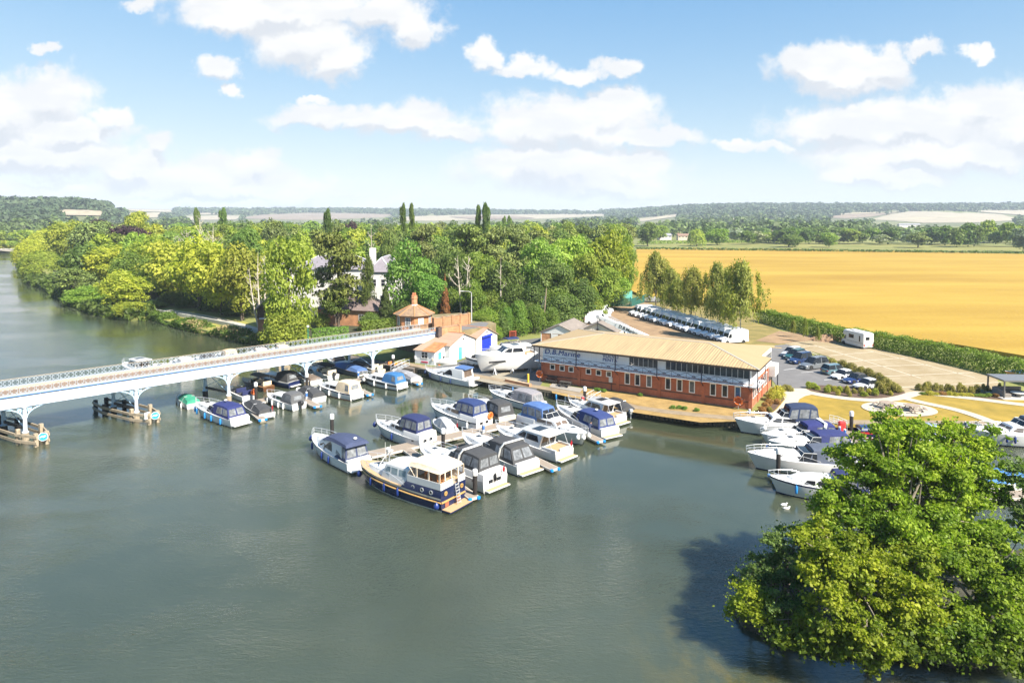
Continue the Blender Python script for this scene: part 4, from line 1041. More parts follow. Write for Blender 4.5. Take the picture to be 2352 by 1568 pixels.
# the Dutch steel cruiser in front
def steel_cruiser():
    a, c = P(1041, 1163, 0), P(856, 1104, 0); d = c - a
    L_, B_ = 12.0, 3.7; b = dict(L=L_, B=B_, fs=1.25, fb=1.75)
    r = thing('steel_cruiser', 'navy blue steel cruiser with white upper works, beige canopy and stern ladder', 'motor yacht', a, math.atan2(d.y, d.x))
    hull(b, r, navyhull, cream, mat('white_boot_top', (.6, .6, .5)), navyhull, teak, .07)
    gold = mat('varnished_rubbing_strake', (.5, .3, .1), .4)
    g = MB()
    for sg in (1, -1):
        g.tube([(L_ * t * (1 - .02 * t ** 3), sg * (hbw(b, L_ * t) * .985 + .02), zdk(b, L_ * t) - .38) for t in np.linspace(0, .995, 16)], .07, 6)
    g.bar((-.05, -B_ * .44, .87), (-.05, B_ * .44, .87), .1, .12)
    g.build('rubbing_strake', gold, r)
    # raised navy aft quarters, stepping down at the side deck
    q = blk(r, 'aft_quarters', [(0, -.1, B_ * .45, B_ * .45, 1.2, 2.0), (L_ * .2, L_ * .2, B_ * .485, B_ * .47, 1.2, 2.0), (L_ * .34, L_ * .34, B_ * .495, B_ * .48, 1.2, 2.02), (L_ * .4, L_ * .385, B_ * .5, B_ * .49, 1.25, 1.45)], navyhull, .05, .02)
    for t in (.09, .18, .27):
        for sg in (1, -1):
            g = MB(); g.lathe([(.2, -.02), (.2, .03), (.13, .03), (.13, -.02)], (L_ * t, sg * (B_ * .475), 1.62), 12, axis='y'); g.build('porthole', steel, r)
            g = MB(); g.lathe([(.135, -.02), (.135, .015)], (L_ * t, sg * (B_ * .475), 1.62), 12, axis='y'); g.build('porthole_glass', darkglass, r)
    for y in (-1.1, 1.1):
        MB().lathe([(.2, -.02), (.2, .03), (.13, .03), (.13, -.02)], (-.1, y, 1.6), 12, axis='x').build('porthole', gold, r)
    for y in (-.62, .9): MB().box(-.06, .0, y - .25, y + .25, .35, .8).build('transom_door', bpy.data.materials.get('mahogany_door') or mat('mahogany_door', (.28, .1, .06), .4), r)
    MB().box(-1.0, .03, -B_ * .42, B_ * .42, .12, .24).build('swim_platform', navyhull, r)
    MB().box(-1.0, -.02, -B_ * .42, B_ * .42, .24, .29).build('platform_decking', teak, r)
    g = MB(); lx = -.2
    for y in (-.55, -.1): g.tube([(-.45, y, .25), (-.16, y, 2.0), (-.05, y, 2.75), (.25, y, 2.8)], .03, 5)
    for k in range(7): g.bar((-.44 + .042 * k, -.55, .42 + .26 * k), (-.44 + .042 * k, -.1, .42 + .26 * k), .12, .04)
    g.build('stern_ladder', steel, r)
    tb = MB()                                            # white bulwark round the aft deck
    for sg in (1, -1):
        tb.bar((.02, sg * B_ * .45, 2.3), (L_ * .33, sg * B_ * .47, 2.3), .05, .62)
    tb.bar((0, -B_ * .45, 2.3), (0, -.65, 2.3), .05, .62); tb.bar((0, 0, 2.3), (0, B_ * .45, 2.3), .05, .62)
    tb.build('aft_bulwark', white, r)
    MB().box(.1, L_ * .33, -B_ * .44, B_ * .44, 2.0, 2.04).build('aft_deck', teak, r)
    wood = mat('varnished_table_wood', (.4, .17, .06), .4)
    g = MB(); g.box(.9, 1.5, -.5, .5, 2.6, 2.66); g.box(1.15, 1.25, -.05, .05, 2.04, 2.6); g.build('table', wood, r)
    for x, y in ((.45, .9), (1.9, .9)):
        g = MB(); g.box(x, x + .45, y - .22, y + .22, 2.42, 2.48); g.bar((x + .42, y - .2, 2.45), (x + .5, y - .2, 3.0), .05); g.bar((x + .42, y + .2, 2.45), (x + .5, y + .2, 3.0), .05); g.box(x + .4, x + .46, y - .2, y + .2, 2.75, 3.0)
        for dx in (.03, .4):
            for dy in (-.19, .19): g.bar((x + dx, y + dy, 2.04), (x + dx, y + dy, 2.42), .05)
        g.build('deck_chair', wood, r)
    roof = blk(r, 'canopy_roof', [(.15, .2, B_ * .44, B_ * .36, 3.35, 3.72), (L_ * .1, L_ * .1, B_ * .45, B_ * .36, 3.4, 3.85), (L_ * .24, L_ * .24, B_ * .44, B_ * .35, 3.4, 3.85), (L_ * .35, L_ * .33, B_ * .4, B_ * .3, 3.3, 3.65)], canvas('ivory_canvas', (.7, .58, .42)), .18, .1)
    cvl = canvas('ivory_canvas_post', (.66, .54, .4))
    for x in (.17, L_ * .12, L_ * .24):
        for sg in (1, -1): MB().bar((x, sg * B_ * .445, 2.55), (x, sg * B_ * .44, 3.42), .16, .05).build('canopy_post', cvl, r)
    for y in (-.9, .05, .9): MB().bar((.15, y, 2.6), (.18, y, 3.45), .14, .05).build('canopy_post', cvl, r)
    for sg in (1, -1):
        g = MB(); g.bar((L_ * .34, sg * B_ * .42, 2.6), (L_ * .28, sg * B_ * .42, 3.42), .1, .05); g.bar((L_ * .26, sg * B_ * .44, 2.6), (L_ * .33, sg * B_ * .41, 3.35), .1, .05)
        g.build('canopy_brace', cvl, r)
    sal = blk(r, 'wheelhouse', [(L_ * .33, L_ * .33, B_ * .43, B_ * .38, 1.35, 2.95), (L_ * .52, L_ * .52, B_ * .42, B_ * .37, 1.4, 2.95), (L_ * .64, L_ * .6, B_ * .37, B_ * .32, 1.5, 2.8)], white, .12, .1)
    wins(r, sal, [[(.2, .5), (.55, .5), (.55, .84), (.2, .84)], [(.65, .5), (1.0, .5), (1.0, .84), (.65, .84)], [(1.15, .52), (1.75, .55), (1.65, .82), (1.15, .84)]], mat('grey_window_glass', (.22, .28, .3), .08, .2))
    trunk(b, r, .62, .88, .31, .45, wn=False)
    g = MB(); g.tube([(L_ * .72, .6, 2.2), (L_ * .66, .1, 3.5), (L_ * .66, -.1, 3.5), (L_ * .72, -.6, 2.2)], .06, 6); g.tube([(L_ * .66, .0, 3.5), (L_ * .65, .0, 4.1)], .03, 5); g.box(L_ * .645, L_ * .675, -.3, .3, 3.45, 3.55); g.tube([(L_ * .64, .8, 2.9), (L_ * .64, .8, 4.6)], .02, 4); g.build('mast', white, r)
    dome(r, L_ * .66, .25, 3.65)
    rail(b, r, .36, .96, .8)
    for t in (.42, .57, .74): fender(b, r, t, 1, fen_navy, False, .75)
    fender(b, r, .03, 1, fen_navy, True, .45); fender(b, r, .93, 1, fen_navy, True, .7); fender(b, r, .03, -1, fen_navy, True, .6)
steel_cruiser()

# boats out of the water
r_, b_ = make_boat('large white motor yacht chocked up on the boatyard tarmac', 'motor yacht', (1228, 836), (1128, 845), 'sedan', 3.6, 1.9, 2.5, 10.4, 'motor_yacht', z=LAND + .75, boot=white, cv=white, o=dict(canopy=0))
for x, wx in ((1.5, 'stern'), (4.5, 'middle'), (7.5, 'bow')):
    for sg in (1, -1):
        g = MB(); g.bar((x, sg * 1.9, -.72), (x, sg * 1.0, .3), .1); g.bar((x - .4, sg * 1.6, -.7), (x, sg * 1.2, .1), .07); g.bar((x + .4, sg * 1.6, -.7), (x, sg * 1.2, .1), .07)
        tag(g.build('boat_stand', galv, None, loc=r_.location, rz=r_.rotation_euler.z), 'grey steel stand propping the large yacht, under its %s on the %s side' % (wx, 'water' if sg > 0 else 'far'), 'boat stand', 'stands under the large yacht')
    g = MB(); g.box(x - .3, x + .3, -.3, .3, -.74, -.35)
    tag(g.build('keel_block', darktimber, None, loc=r_.location, rz=r_.rotation_euler.z, bevel=.02), 'dark timber block under the keel of the large yacht, at its %s' % wx, 'keel block', 'keel blocks under the large yacht')
g = MB()
for sg in (1, -1):
    g.box(4.9, 8.6, sg * 1.62 - .03, sg * 1.62 + .03, 1.15, 1.42)
g.build('hull_window', darkglass, r_)
make_boat('white cruiser with blue folded bimini, ashore behind the large yacht', cab, (1195, 806), (1150, 812), 'open', 2.4, 1.2, 1.5, 6.6, 'day_boat', z=LAND + .5, cv=cv_navy, boot=white, o=dict(bimini=1))
r_, b_ = make_boat('small white speedboat with dark stripe on a twin axle trailer', day, (1120, 838), (1083, 831), 'open', 2.0, .8, 1.0, 5.2, 'speedboat', z=LAND + .55, low=black, boot=white, hm=white)
def trailer(loc, rz, L_, lab):
    t = thing('boat_trailer', lab, 'trailer', loc, rz)
    g = MB()
    for sg in (1, -1): g.bar((-.2, sg * .55, .45), (L_ * .75, sg * .4, .45), .08)
    g.bar((L_ * .75, .4, .45), (L_ + .6, 0, .4), .08); g.bar((L_ * .75, -.4, .45), (L_ + .6, 0, .4), .08)
    for x in (.3, L_ * .5): g.bar((x, -.9, .42), (x, .9, .42), .07)
    g.build('chassis', galv, t)
    for x in (L_ * .28, L_ * .42):
        for sg in (1, -1):
            wv = MB(); wv.lathe([(.12, -.1), (.3, -.09), (.31, .09), (.12, .1)], (x, sg * 1.0, .31), 14, axis='y'); wv.build('wheel', rubber, t)
trailer(Vector((r_.location.x, r_.location.y, LAND)), r_.rotation_euler.z, 5.0, 'galvanised twin axle trailer carrying the small speedboat')
make_boat('heap shaped inflatable dinghy on the yard edge by the white shed', 'dinghy', (1047, 834), (1022, 836), 'cover', 1.6, .45, .5, 3.6, 'dinghy', z=LAND + .05, cv=canvas('off_white_sheet', (.6, .6, .6)), boot=white, o=dict(h=.5))
r_, b_ = make_boat('varnished dinghy under a sky blue cover on a launching trailer by the hedge', 'dinghy', (2420, 868), (2298, 862), 'cover', 2.2, .6, .75, 6.5, 'dinghy', z=LAND + .6, hm=mat('varnished_dinghy', (.6, .33, .12), .35), boot=mat('varnished_keel', (.5, .3, .12), .4), cv=cv_sky, o=dict(h=.35))
trailer(Vector((r_.location.x, r_.location.y, LAND)), r_.rotation_euler.z, 6.0, 'galvanised trailer under the blue covered dinghy by the hedge')
# ---------------------------------------------------------------- bridge
c1, c5 = Vector((-56.5, 78.1)), Vector((-22.8, 110.7))
bu = (c5 - c1).normalized()                       # along the bridge, left to right
brz = math.atan2(bu.y, bu.x)
bridge = thing('bridge', 'long pale blue and white iron road bridge on slim columns across the river', 'bridge', (c1.x, c1.y, 0), brz)
brS = (c5 - c1).length / 4
X0, X1, BW = -30.0, 60.2, 5.0
ZB, ZT = 4.0, 5.3                                  # girder foot and top
bgird = mat('white_girder_paint', (.5, .57, .66), .5, .1, .5)
bblue = mat('blue_flange_paint', (.1, .25, .6), .5, .1)
latm = mat('grey_lattice_paint', (.36, .41, .46), .5, .12, 1)
cream_coping = mat('cream_kerb', (.36, .3, .22), .8, .15, 1.5)
road_m = mat('bridge_road', (.2, .14, .1), .95, .15, .7)
g = MB(); g.box(X0, X1, .25, BW - .25, ZT - .45, ZT - .1); g.build('deck', bgird, bridge)
g = MB(); g.box(X0, X1, .75, BW - .75, ZT - .1, ZT - .08); g.build('roadway', road_m, bridge)
g = MB(); g.box(X0, X1, .2, .75, ZT - .1, ZT + .12); g.build('footway_kerb', cream_coping, bridge)
g = MB(); g.box(X0, X1, BW - .75, BW - .2, ZT - .1, ZT + .12); g.build('footway_kerb', cream_coping, bridge)
for y in (0.0, BW):
    sg = -1 if y == 0 else 1
    g = MB()
    g.box(X0, X1, y - .06, y + .06, ZB, ZT)
    g.box(X0, X1, y - .2, y + .2, ZB - .06, ZB + .02); 
    x = X0 + .3
    while x < X1:
        g.box(x - .03, x + .03, y + sg * .06, y + sg * .15, ZB + .02, ZT - .02); x += brS / 6.0
    g.build('girder', bgird, bridge)
    MB().box(X0, X1, y - .25, y + .25, ZT, ZT + .07).build('girder_flange', bblue, bridge)
    MB().box(X0, X1, y - .2, y + .2, ZT + .07, ZT + .16).build('parapet_base', latm, bridge)
    MB().box(X0, X1, y - .035, y + .035, ZT + 1.03, ZT + 1.08).build('handrail', cream_coping, bridge)
    g = MB()                                       # quatrefoil lattice: linked rings and crossed bars
    x = X0 + .4
    while x < X1 - .3:
        za, zb = ZT + .16, ZT + 1.02
        for k in range(8):
            t0, t1 = k * math.pi / 4 + .39, (k + 1) * math.pi / 4 + .39
            q = (za + zb) / 2
            g.bar((x + .36 * math.cos(t0), y, q + .36 * math.sin(t0)), (x + .36 * math.cos(t1), y, q + .36 * math.sin(t1)), .028, .04)
        for sx in (1, -1):
            g.bar((x + .4 * sx, y, za), (x + .12 * sx, y, q - .12), .028, .04); g.bar((x + .4 * sx, y, zb), (x + .12 * sx, y, q + .12), .028, .04)
        x += .82
    g.build('parapet_lattice', latm, bridge)
# columns, brackets and bracing under the deck
pd = Vector((-.86, .51)).normalized()              # the piers run with the stream, askew to the deck
ux = Vector((bu.x, bu.y)); uy = Vector((-bu.y, bu.x))
pl = Vector((pd.dot(ux), pd.dot(uy)))
for i in range(-2, 5):
    xc = brS * i
    for k, y in enumerate((0.0, BW)):
        x = xc + pl.x / pl.y * y
        g = MB(); g.lathe([(.3, -.6), (.3, .85), (.36, .86), (.36, .98), (.24, 1.05), (.21, 2.4), (.21, ZB - .35), (.3, ZB - .25), (.34, ZB - .1), (.34, ZB)], (x, y, 0), 12)
        g.build('column', whiteiron if k == 0 else bluepaint, bridge, angle=40)
        g = MB(); g.lathe([(.36, -.6), (.37, .84)], (x, y, 0), 12); g.build('column_pile', timber if k == 0 else darktimber, bridge)
        for sg in (1, -1):
            g = MB()
            pts = [(x + sg * (.2 + 2.3 * (1 - math.cos(t))), y, ZB - .08 - 1.35 * (1 - math.sin(t))) for t in np.linspace(0, math.pi / 2, 9)]
            for p, q in zip(pts, pts[1:]): g.bar(p, q, .14, .1)
            for t in (.25, .45, .7):
                p = pts[int(t * 8)]
                g.tube([(p[0] + .09 * math.cos(a), y, (p[2] + ZB) / 2 + (ZB - p[2]) * .32 * math.sin(a)) for a in np.linspace(0, 2 * math.pi, 9)[:-1]], .03, 4, closed=True)
                g.bar(p, (p[0], y, ZB - .05), .05)
            g.build('bracket', bluepaint, bridge)
    xa, xb = xc, xc + pl.x / pl.y * BW
    MB().bar((xa, 0, 1.35), (xb, BW, 1.35), .22, .3).build('tie_beam', darktimber, bridge)
    MB().bar((xa, 0, 1.3), (xb, BW, ZB - .3), .07).build('cross_brace', bluepaint, bridge)
    MB().bar((xa, .1, ZB - .4), (xb, BW, 1.5), .07).build('cross_brace', bluepaint, bridge)
# timber fenders round the river piers, each a thing with its round blue sign
signblue = mat('sign_blue', (.03, .3, .7), .4, .05); signwhite = mat('sign_white', (.85, .85, .85), .4, .02)
def fender_pier(i, label, slabel):
    o = c1 + bu * (brS * i)
    t = thing('fender_pier', label, 'pier fender', (o.x, o.y, 0), math.atan2(-pd.y, -pd.x), 'timber fenders round the bridge piers')
    post = [(3.6, .55), (3.6, -.55), (1.0, -1.2), (1.0, 1.2), (-5.0, -1.3), (-5.0, 1.3), (-8.2, -.7), (-8.2, .7)]
    for x, y in post:
        g = MB(); g.box(x - .2, x + .2, y - .2, y + .2, -.8, 1.5 if x != 1.0 else 1.75); g.build('pile', timber if x > 0 else darktimber, t, bevel=.02)
    for z in (.45, 1.15):
        for sg in (1, -1):
            for (xa, ya), (xb, yb) in (((4.0, .65), (1.0, 1.45)), ((1.0, 1.45), (-5.2, 1.55)), ((-5.2, 1.55), (-8.5, .9))):
                MB().bar((xa, sg * ya, z), (xb, sg * yb, z), .14, .3).build('waling', timber, t)
    s = thing('navigation_sign', slabel, 'sign', (o.x + (-pd.x) * 4.05, o.y + (-pd.y) * 4.05, 1.05), math.atan2(-pd.y, -pd.x) - .5, 'round signs on the bridge piers')
    MB().lathe([(.48, -.02), (.48, .02)], (0, 0, 0), 24, axis='x').build('sign_rim', signwhite, s)
    MB().lathe([(.43, -.01), (.43, .03)], (0, 0, 0), 24, axis='x').build('sign_face', signblue, s)
    g = MB(); g.prism([(.034, -.3, -.09), (.034, .0, .02), (.034, -.02, -.12), (.034, .32, .06), (.034, .2, .1), (.034, .24, .16), (.034, -.06, .12), (.034, -.05, .17), (.034, -.34, .0)], (.01, 0, 0)); g.build('arrow', signwhite, s)
fender_pier(0, 'weathered timber fender round the leftmost bridge pier', 'round blue arrow sign on the leftmost timber fender')
fender_pier(1, 'weathered timber fender round the second bridge pier from the left', 'round blue arrow sign on the second timber fender')
n_ = c1 + bu * brS + Vector((-pd.x, -pd.y)) * 3.5
g = MB(); g.box(-.03, .03, -.3, .3, .75, 1.6); tag(g.build('notice_board', signwhite, None, loc=(n_.x - .3, n_.y - .75, 0), rz=math.atan2(-pd.y, -pd.x)), 'small white notice board on a timber fender post', 'notice board')

# embankment and abutment at the right end
E = c1 + bu * 60.2
def bl(x, y): return (E.x + bu.x * x - bu.y * y, E.y + bu.y * x + bu.x * y)
brick_o = brick('orange_brick', (.42, .17, .07), (.5, .22, .09), (.42, .3, .2))
brick_d = brick('brown_brick', (.26, .12, .06), (.32, .15, .08), (.3, .22, .16))
oldbrick = brick('old_buff_brick', (.3, .17, .09), (.33, .2, .12), (.28, .21, .14), var=.8)
EMB = [bl(0, -.3), bl(12, -.3), bl(16, 2), bl(18, 8), bl(20, 18), bl(14, 20), bl(2, 15), bl(0, 6)]
sheet('embankment', EMB, 5.0, mat('embankment_grass', (.2, .16, .08), .95, .35, .5), .2)
sheet('bridge_road', [bl(0, .5), bl(12, .5), bl(15, 3), bl(15, 5.0), bl(0, 5.0)], 5.06, asphalt, 4.5)
def wall(name, lab, a, b, z0, z1, th, m, coping=None, piers=0):
    a, b = Vector(a), Vector(b); t = thing(name, lab, 'wall', (a.x, a.y, z0), math.atan2(b.y - a.y, b.x - a.x)); L_ = (b - a).length
    MB().box(0, L_, -th / 2, th / 2, 0, z1 - z0).build('wall_face', m, t)
    if coping: MB().box(-.05, L_ + .05, -th / 2 - .06, th / 2 + .06, z1 - z0, z1 - z0 + .12).build('coping', coping, t)
    for k in range(piers):
        x = L_ * (k + .0) / max(1, piers - 1); MB().box(x - .25, x + .25, -th / 2 - .1, th / 2 + .1, 0, z1 - z0 + .2).build('pier', m, t)
    return t
wall('abutment_wall', 'orange brick abutment wall beside the white sheds', bl(0, -.55), bl(4.6, -.55), .5, 6.2, .5, brick_o, oldbrick, 2)
g = MB(); g.box(-.4, .4, -.4, .4, .3, 6.4); tag(g.build('abutment_pier', brick('dark_brick', (.06, .04, .035), (.09, .06, .05), (.1, .08, .07)), None, loc=bl(-.1, -.6) + (0,), rz=brz, bevel=.03), 'dark brick pier where the bridge meets the orange abutment', 'pier')
wall('parapet_wall', 'buff brick parapet on the upstream side of the bridge end', bl(-1.5, 5.6), bl(3.0, 5.6), 4.4, 5.9, .6, oldbrick, oldbrick, 2)
g = MB(); a, b = Vector(bl(-.5, -.6)), Vector(bl(-.5, 11)); g.bar((a.x, a.y, 2.1), (b.x, b.y, 2.1), .3, 3.4); tag(g.build('timber_wall', mat('brown_boarding', (.14, .09, .055), .85, .4, 2.0, stretch=(3, 3, .3)), None), 'brown vertical boarding under the bridge end', 'wall')
# wharf below the bridge end
sheet('wharf', px(LAND, [(800, 824), (905, 840), (950, 846), (960, 836), (880, 812), (800, 800)]), .8, mat('old_wharf_boards', (.13, .11, .09), .9, .3, 1.5), -.8)
w2 = P(997, 758, 5.0); w3 = P(1076, 745, 5.0)
t_ = wall('garden_wall', 'long buff brick garden wall with shallow panels beside the toll house', (w2.x, w2.y), (w3.x, w3.y), 4.9, 7.1, .4, mat('buff_brickwork', (.33, .18, .09), .9, .2, 1.2, bump=.2), oldbrick, 5)

# ---------------------------------------------------------------- toll house
white_win = mat('white_window_paint', (.82, .82, .8), .4, .03)
def sash(name, parent, w_, h_, nx, ny, x, y, z, rz, m=white_win, glass=darkglass, fr=.07):
    """a framed window with glazing bars whose face looks along local -y."""
    f = MB(); f.box(-w_ / 2, w_ / 2, -.05, .03, 0, fr); f.box(-w_ / 2, w_ / 2, -.05, .03, h_ - fr, h_); f.box(-w_ / 2, -w_ / 2 + fr, -.05, .03, fr, h_ - fr); f.box(w_ / 2 - fr, w_ / 2, -.05, .03, fr, h_ - fr)
    for i in range(1, nx): f.box(-w_ / 2 + w_ * i / nx - .022, -w_ / 2 + w_ * i / nx + .022, -.04, .02, fr, h_ - fr)
    for i in range(1, ny): f.box(-w_ / 2 + fr, w_ / 2 - fr, -.036, .016, h_ * i / ny - .022, h_ * i / ny + .022)
    o = f.build(name, m, parent, loc=(x, y, z), rz=rz)
    MB().box(-w_ / 2 + fr * .8, w_ / 2 - fr * .8, -.025, -.005, fr * .8, h_ - fr * .8).build('pane', glass, o)
    return o
tc_ = P(941, 757, 5.0) + Vector((1.0, 3.2, 0)); tc_ = Vector((tc_.x - .6, tc_.y, 4.75))
toll = thing('toll_house', 'small octagonal brick toll house with tiled roof and tall chimney', 'house', tc_, R(-14))
RO = 3.35; OA = math.pi / 8
MB().lathe([(RO, -.3), (RO, 2.75)], (0, 0, 0), 8, ph=OA).build('wall', brick('toll_brick', (.42, .16, .06), (.48, .2, .08), (.4, .26, .15), .3, .1), toll)
MB().lathe([(RO + .06, 2.6), (RO + .1, 2.75)], (0, 0, 0), 8, ph=OA).build('cornice', brick_d, toll)
tile = mat('lichened_clay_tile', (.2, .14, .1), .9, .3, 1.5, bump=.5, bscale=14, col2=(.34, .22, .12))
rf = MB().lathe([(RO + .55, 2.72), (RO + .55, 2.8), (.45, 4.5)], (0, 0, 0), 8, ph=OA).build('roof', tile, toll)
g = MB()
for k in range(8):
    t = OA + k * math.pi / 4; g.tube([((RO + .55) * math.cos(t), (RO + .55) * math.sin(t), 2.83), (.45 * math.cos(t), .45 * math.sin(t), 4.53)], .09, 5)
g.build('hip_tiles', mat('orange_hip_tile', (.42, .2, .08), .9, .2), rf)
MB().lathe([(.75, 4.35), (.55, 4.6)], (0, 0, 0), 8, ph=OA).build('flashing', mat('lead', (.5, .5, .52), .6), rf)
ch = MB().lathe([(.58, 4.4), (.58, 5.6), (.66, 5.65), (.66, 5.8), (.58, 5.82), (.6, 6.2)], (0, 0, 0), 8, ph=OA).build('chimney', brick_o, rf)
for x, y in ((.2, .2), (-.2, .2), (.2, -.2), (-.2, -.2)):
    MB().lathe([(.13, 6.2), (.1, 6.75)], (x, y, 0), 8).build('chimney_pot', mat('terracotta', (.4, .15, .07), .8), toll)
ap = RO * math.cos(math.pi / 8) + .03
for k, kind in ((4, 'w'), (5, 'w'), (6, 'w'), (7, 'd'), (0, 'w')):
    t = k * math.pi / 4 - brz * 0
    nx_, ny_ = math.cos(t), math.sin(t); rz = t + math.pi / 2
    if kind == 'w': sash('window', toll, 1.0, 1.6, 3, 4, nx_ * ap, ny_ * ap, .85, rz)
    else: MB().box(-.55, .55, -.05, .03, 0, 2.2).build('door', white_win, toll, loc=(nx_ * ap, ny_ * ap, .1), rz=rz)

# ---------------------------------------------------------------- white boat sheds
shedw = mat('white_shed_wall', (.6, .585, .55), .7, .07, .7)
sroof = ribbed('pale_fibre_cement_roof', (.33, .225, .155), .5, 0, .85, .2, .04, (.4, 4))
rustroof = mat('rusty_tin', (.42, .16, .06), .8, .35, 1.2)
cS = P(1033, 833, LAND); sx = Vector((.46, .887)); srz = math.atan2(sx.y, sx.x)
def shed(label, x0, x1, eL, ap_, eR, dep, loc, roofm=sroof):
    """gable wall along local x facing -y, the shed running back along +y."""
    t = thing('boat_shed', label, 'shed', loc, srz)
    xm = (x0 + x1) / 2
    g = MB(); g.prism([(x0, 0, 0), (x1, 0, 0), (x1, 0, eR), (xm, 0, ap_), (x0, 0, eL)], (0, dep, 0)); g.build('wall', shedw, t)
    for (xa, za, xb, zb) in ((x0 - .25, eL - .1, xm, ap_ + .02), (xm, ap_ + .02, x1 + .25, eR - .1)):
        g = MB(); g.prism([(xa, -.25, za + .02), (xb, -.25, zb + .02), (xb, -.25, zb + .12), (xa, -.25, za + .12)], (0, dep + .5, 0)); g.build('roof', roofm, t)
    MB().tube([(xm, -.3, ap_ + .15), (xm, dep + .3, ap_ + .15)], .1, 6).build('ridge', rustroof, t)
    return t
t1 = shed('white gabled shed with a light blue door', 0, 8.7, 2.9, 4.3, 2.75, 6.5, cS)
skyd = mat('sky_blue_door', (.08, .36, .62), .5, .08)
dr = MB().box(2.9, 3.9, -.05, .0, .0, 2.1).build('door', skyd, t1); MB().box(3.0, 3.8, -.07, -.04, 1.2, 1.95).build('door_panel', mat('door_panel_blue', (.12, .42, .66), .5), dr)
lou = MB()
for k in range(8): lou.bar((.4, -.04, .7 + .16 * k), (2.6, -.04, .7 + .16 * k), .04, .05)
lou.build('louvre_boards', mat('pale_blue_boards', (.55, .68, .78), .6), t1)
MB().box(4.2, 4.4, -.2, 0, 3.35, 3.55).build('security_light', black, t1)
t2 = shed('white gabled shed with a bright blue roller door', 8.75, 16.9, 2.75, 4.0, 2.3, 6.5, cS)
rb_ = ribbed('blue_roller_door', (.01, .035, .42), .12, 2, .45, .05, .03)
rd = MB().box(11.0, 14.4, -.06, .0, .0, 2.55).build('roller_door', rb_, t2)
MB().box(10.9, 14.5, -.35, -.02, 2.5, 2.85).build('shutter_box', mat('blue_box', (.012, .04, .4), .4), rd)
MB().box(12.7, 12.9, -.2, 0, 3.35, 3.55).build('security_light', black, t2)
MB().tube([(8.72, -.08, 0), (8.72, -.08, 2.7)], .06, 6).build('downpipe', darkmetal, t2)
# lean-to office at the front
aS = P(953, 833.7, LAND); bS = P(998.7, 839.5, LAND)
lx = (bS - aS); LW = lx.length
off = thing('shed_office', 'small white boarded office with a rusty lean-to roof at the water edge', 'shed', aS, math.atan2(lx.y, lx.x))
DP = 3.4
board = ribbed('white_weatherboard', (.7, .71, .72), .16, 2, .6, .06, .02)
g = MB(); g.prism([(0, 0, -.3), (0, DP, -.3), (0, DP, 3.1), (0, 0, 2.3)], (LW, 0, 0)); g.build('wall', board, off)
g = MB(); g.prism([(-.2, -.25, 2.24), (-.2, DP + .1, 3.12), (-.2, DP + .1, 3.22), (-.2, -.25, 2.34)], (LW * .45, 0, 0)); g.build('roof', sroof, off)
g = MB(); g.prism([(LW * .45 - .2, -.25, 2.24), (LW * .45 - .2, DP + .1, 3.12), (LW * .45 - .2, DP + .1, 3.22), (LW * .45 - .2, -.25, 2.34)], (LW * .55 + .45, 0, 0)); g.build('roof_sheet', rustroof, off)
sash('window', off, 1.35, 1.15, 2, 2, LW * .5, -.02, 1.0, 0)
g = MB(); g.box(LW * .33, LW * .66, -.05, -.01, .28, .52); g.build('sign', mat('red_sign', (.5, .03, .1), .5), off)
MB().box(.0, .28, -.2, 0, .75, 1.3).build('meter_box', white, off); MB().box(LW - .5, LW - .3, -.15, 0, .8, 1.2).build('meter_box', cream, off)
MB().box(LW + .0, LW + .05, 1.0, 1.9, 0, 2.0).build('door', skyd, off)
MB().lathe([(.28, 0), (.28, .06), (.18, .06), (.18, 0)], (LW, 2.6, .9), 14, axis='x').build('vent', darkmetal, off)

# ---------------------------------------------------------------- the marine office building
bo = Vector((30.8, 87.1, LAND)); ua = Vector((.860, -.510)).normalized(); dbz = math.atan2(ua.y, ua.x)
db = thing('marina_building', 'long two storey red brick marina building with tan hipped roof and blue lettering', 'building', bo, dbz)
WL, WD, Z1, Z2 = 30.4, 14.4, 3.3, 5.55           # length, depth, brick height, eave height
redbrick = brick('red_brick', (.4, .095, .035), (.5, .13, .05), (.3, .2, .14), var=.35)
MB().box(-WL, 0, 0, WD, -.1, Z1).build('brick_wall', redbrick, db)
chev = ribbed('white_diagonal_boarding', (.8, .82, .84), .22, 0, .6, .06, .02)
MB().box(-WL + .02, -.02, .02, WD - .02, Z1, Z2 + .15).build('boarded_wall', chev, db)
MB().box(-WL - .02, .02, -.03, .0, .95, 1.1).build('brick_band', brick('band_brick', (.1, .05, .035), (.12, .06, .04), (.1, .08, .06)), db)
MB().box(-WL - .02, .03, -.035, WD + .03, -.1, .18).build('plinth', brick_d, db)
for k in range(6):
    x = -6.08 * k
    MB().box(x - .22, x + .22, -.08, .02, 0, Z1).build('brick_pier', redbrick, db)
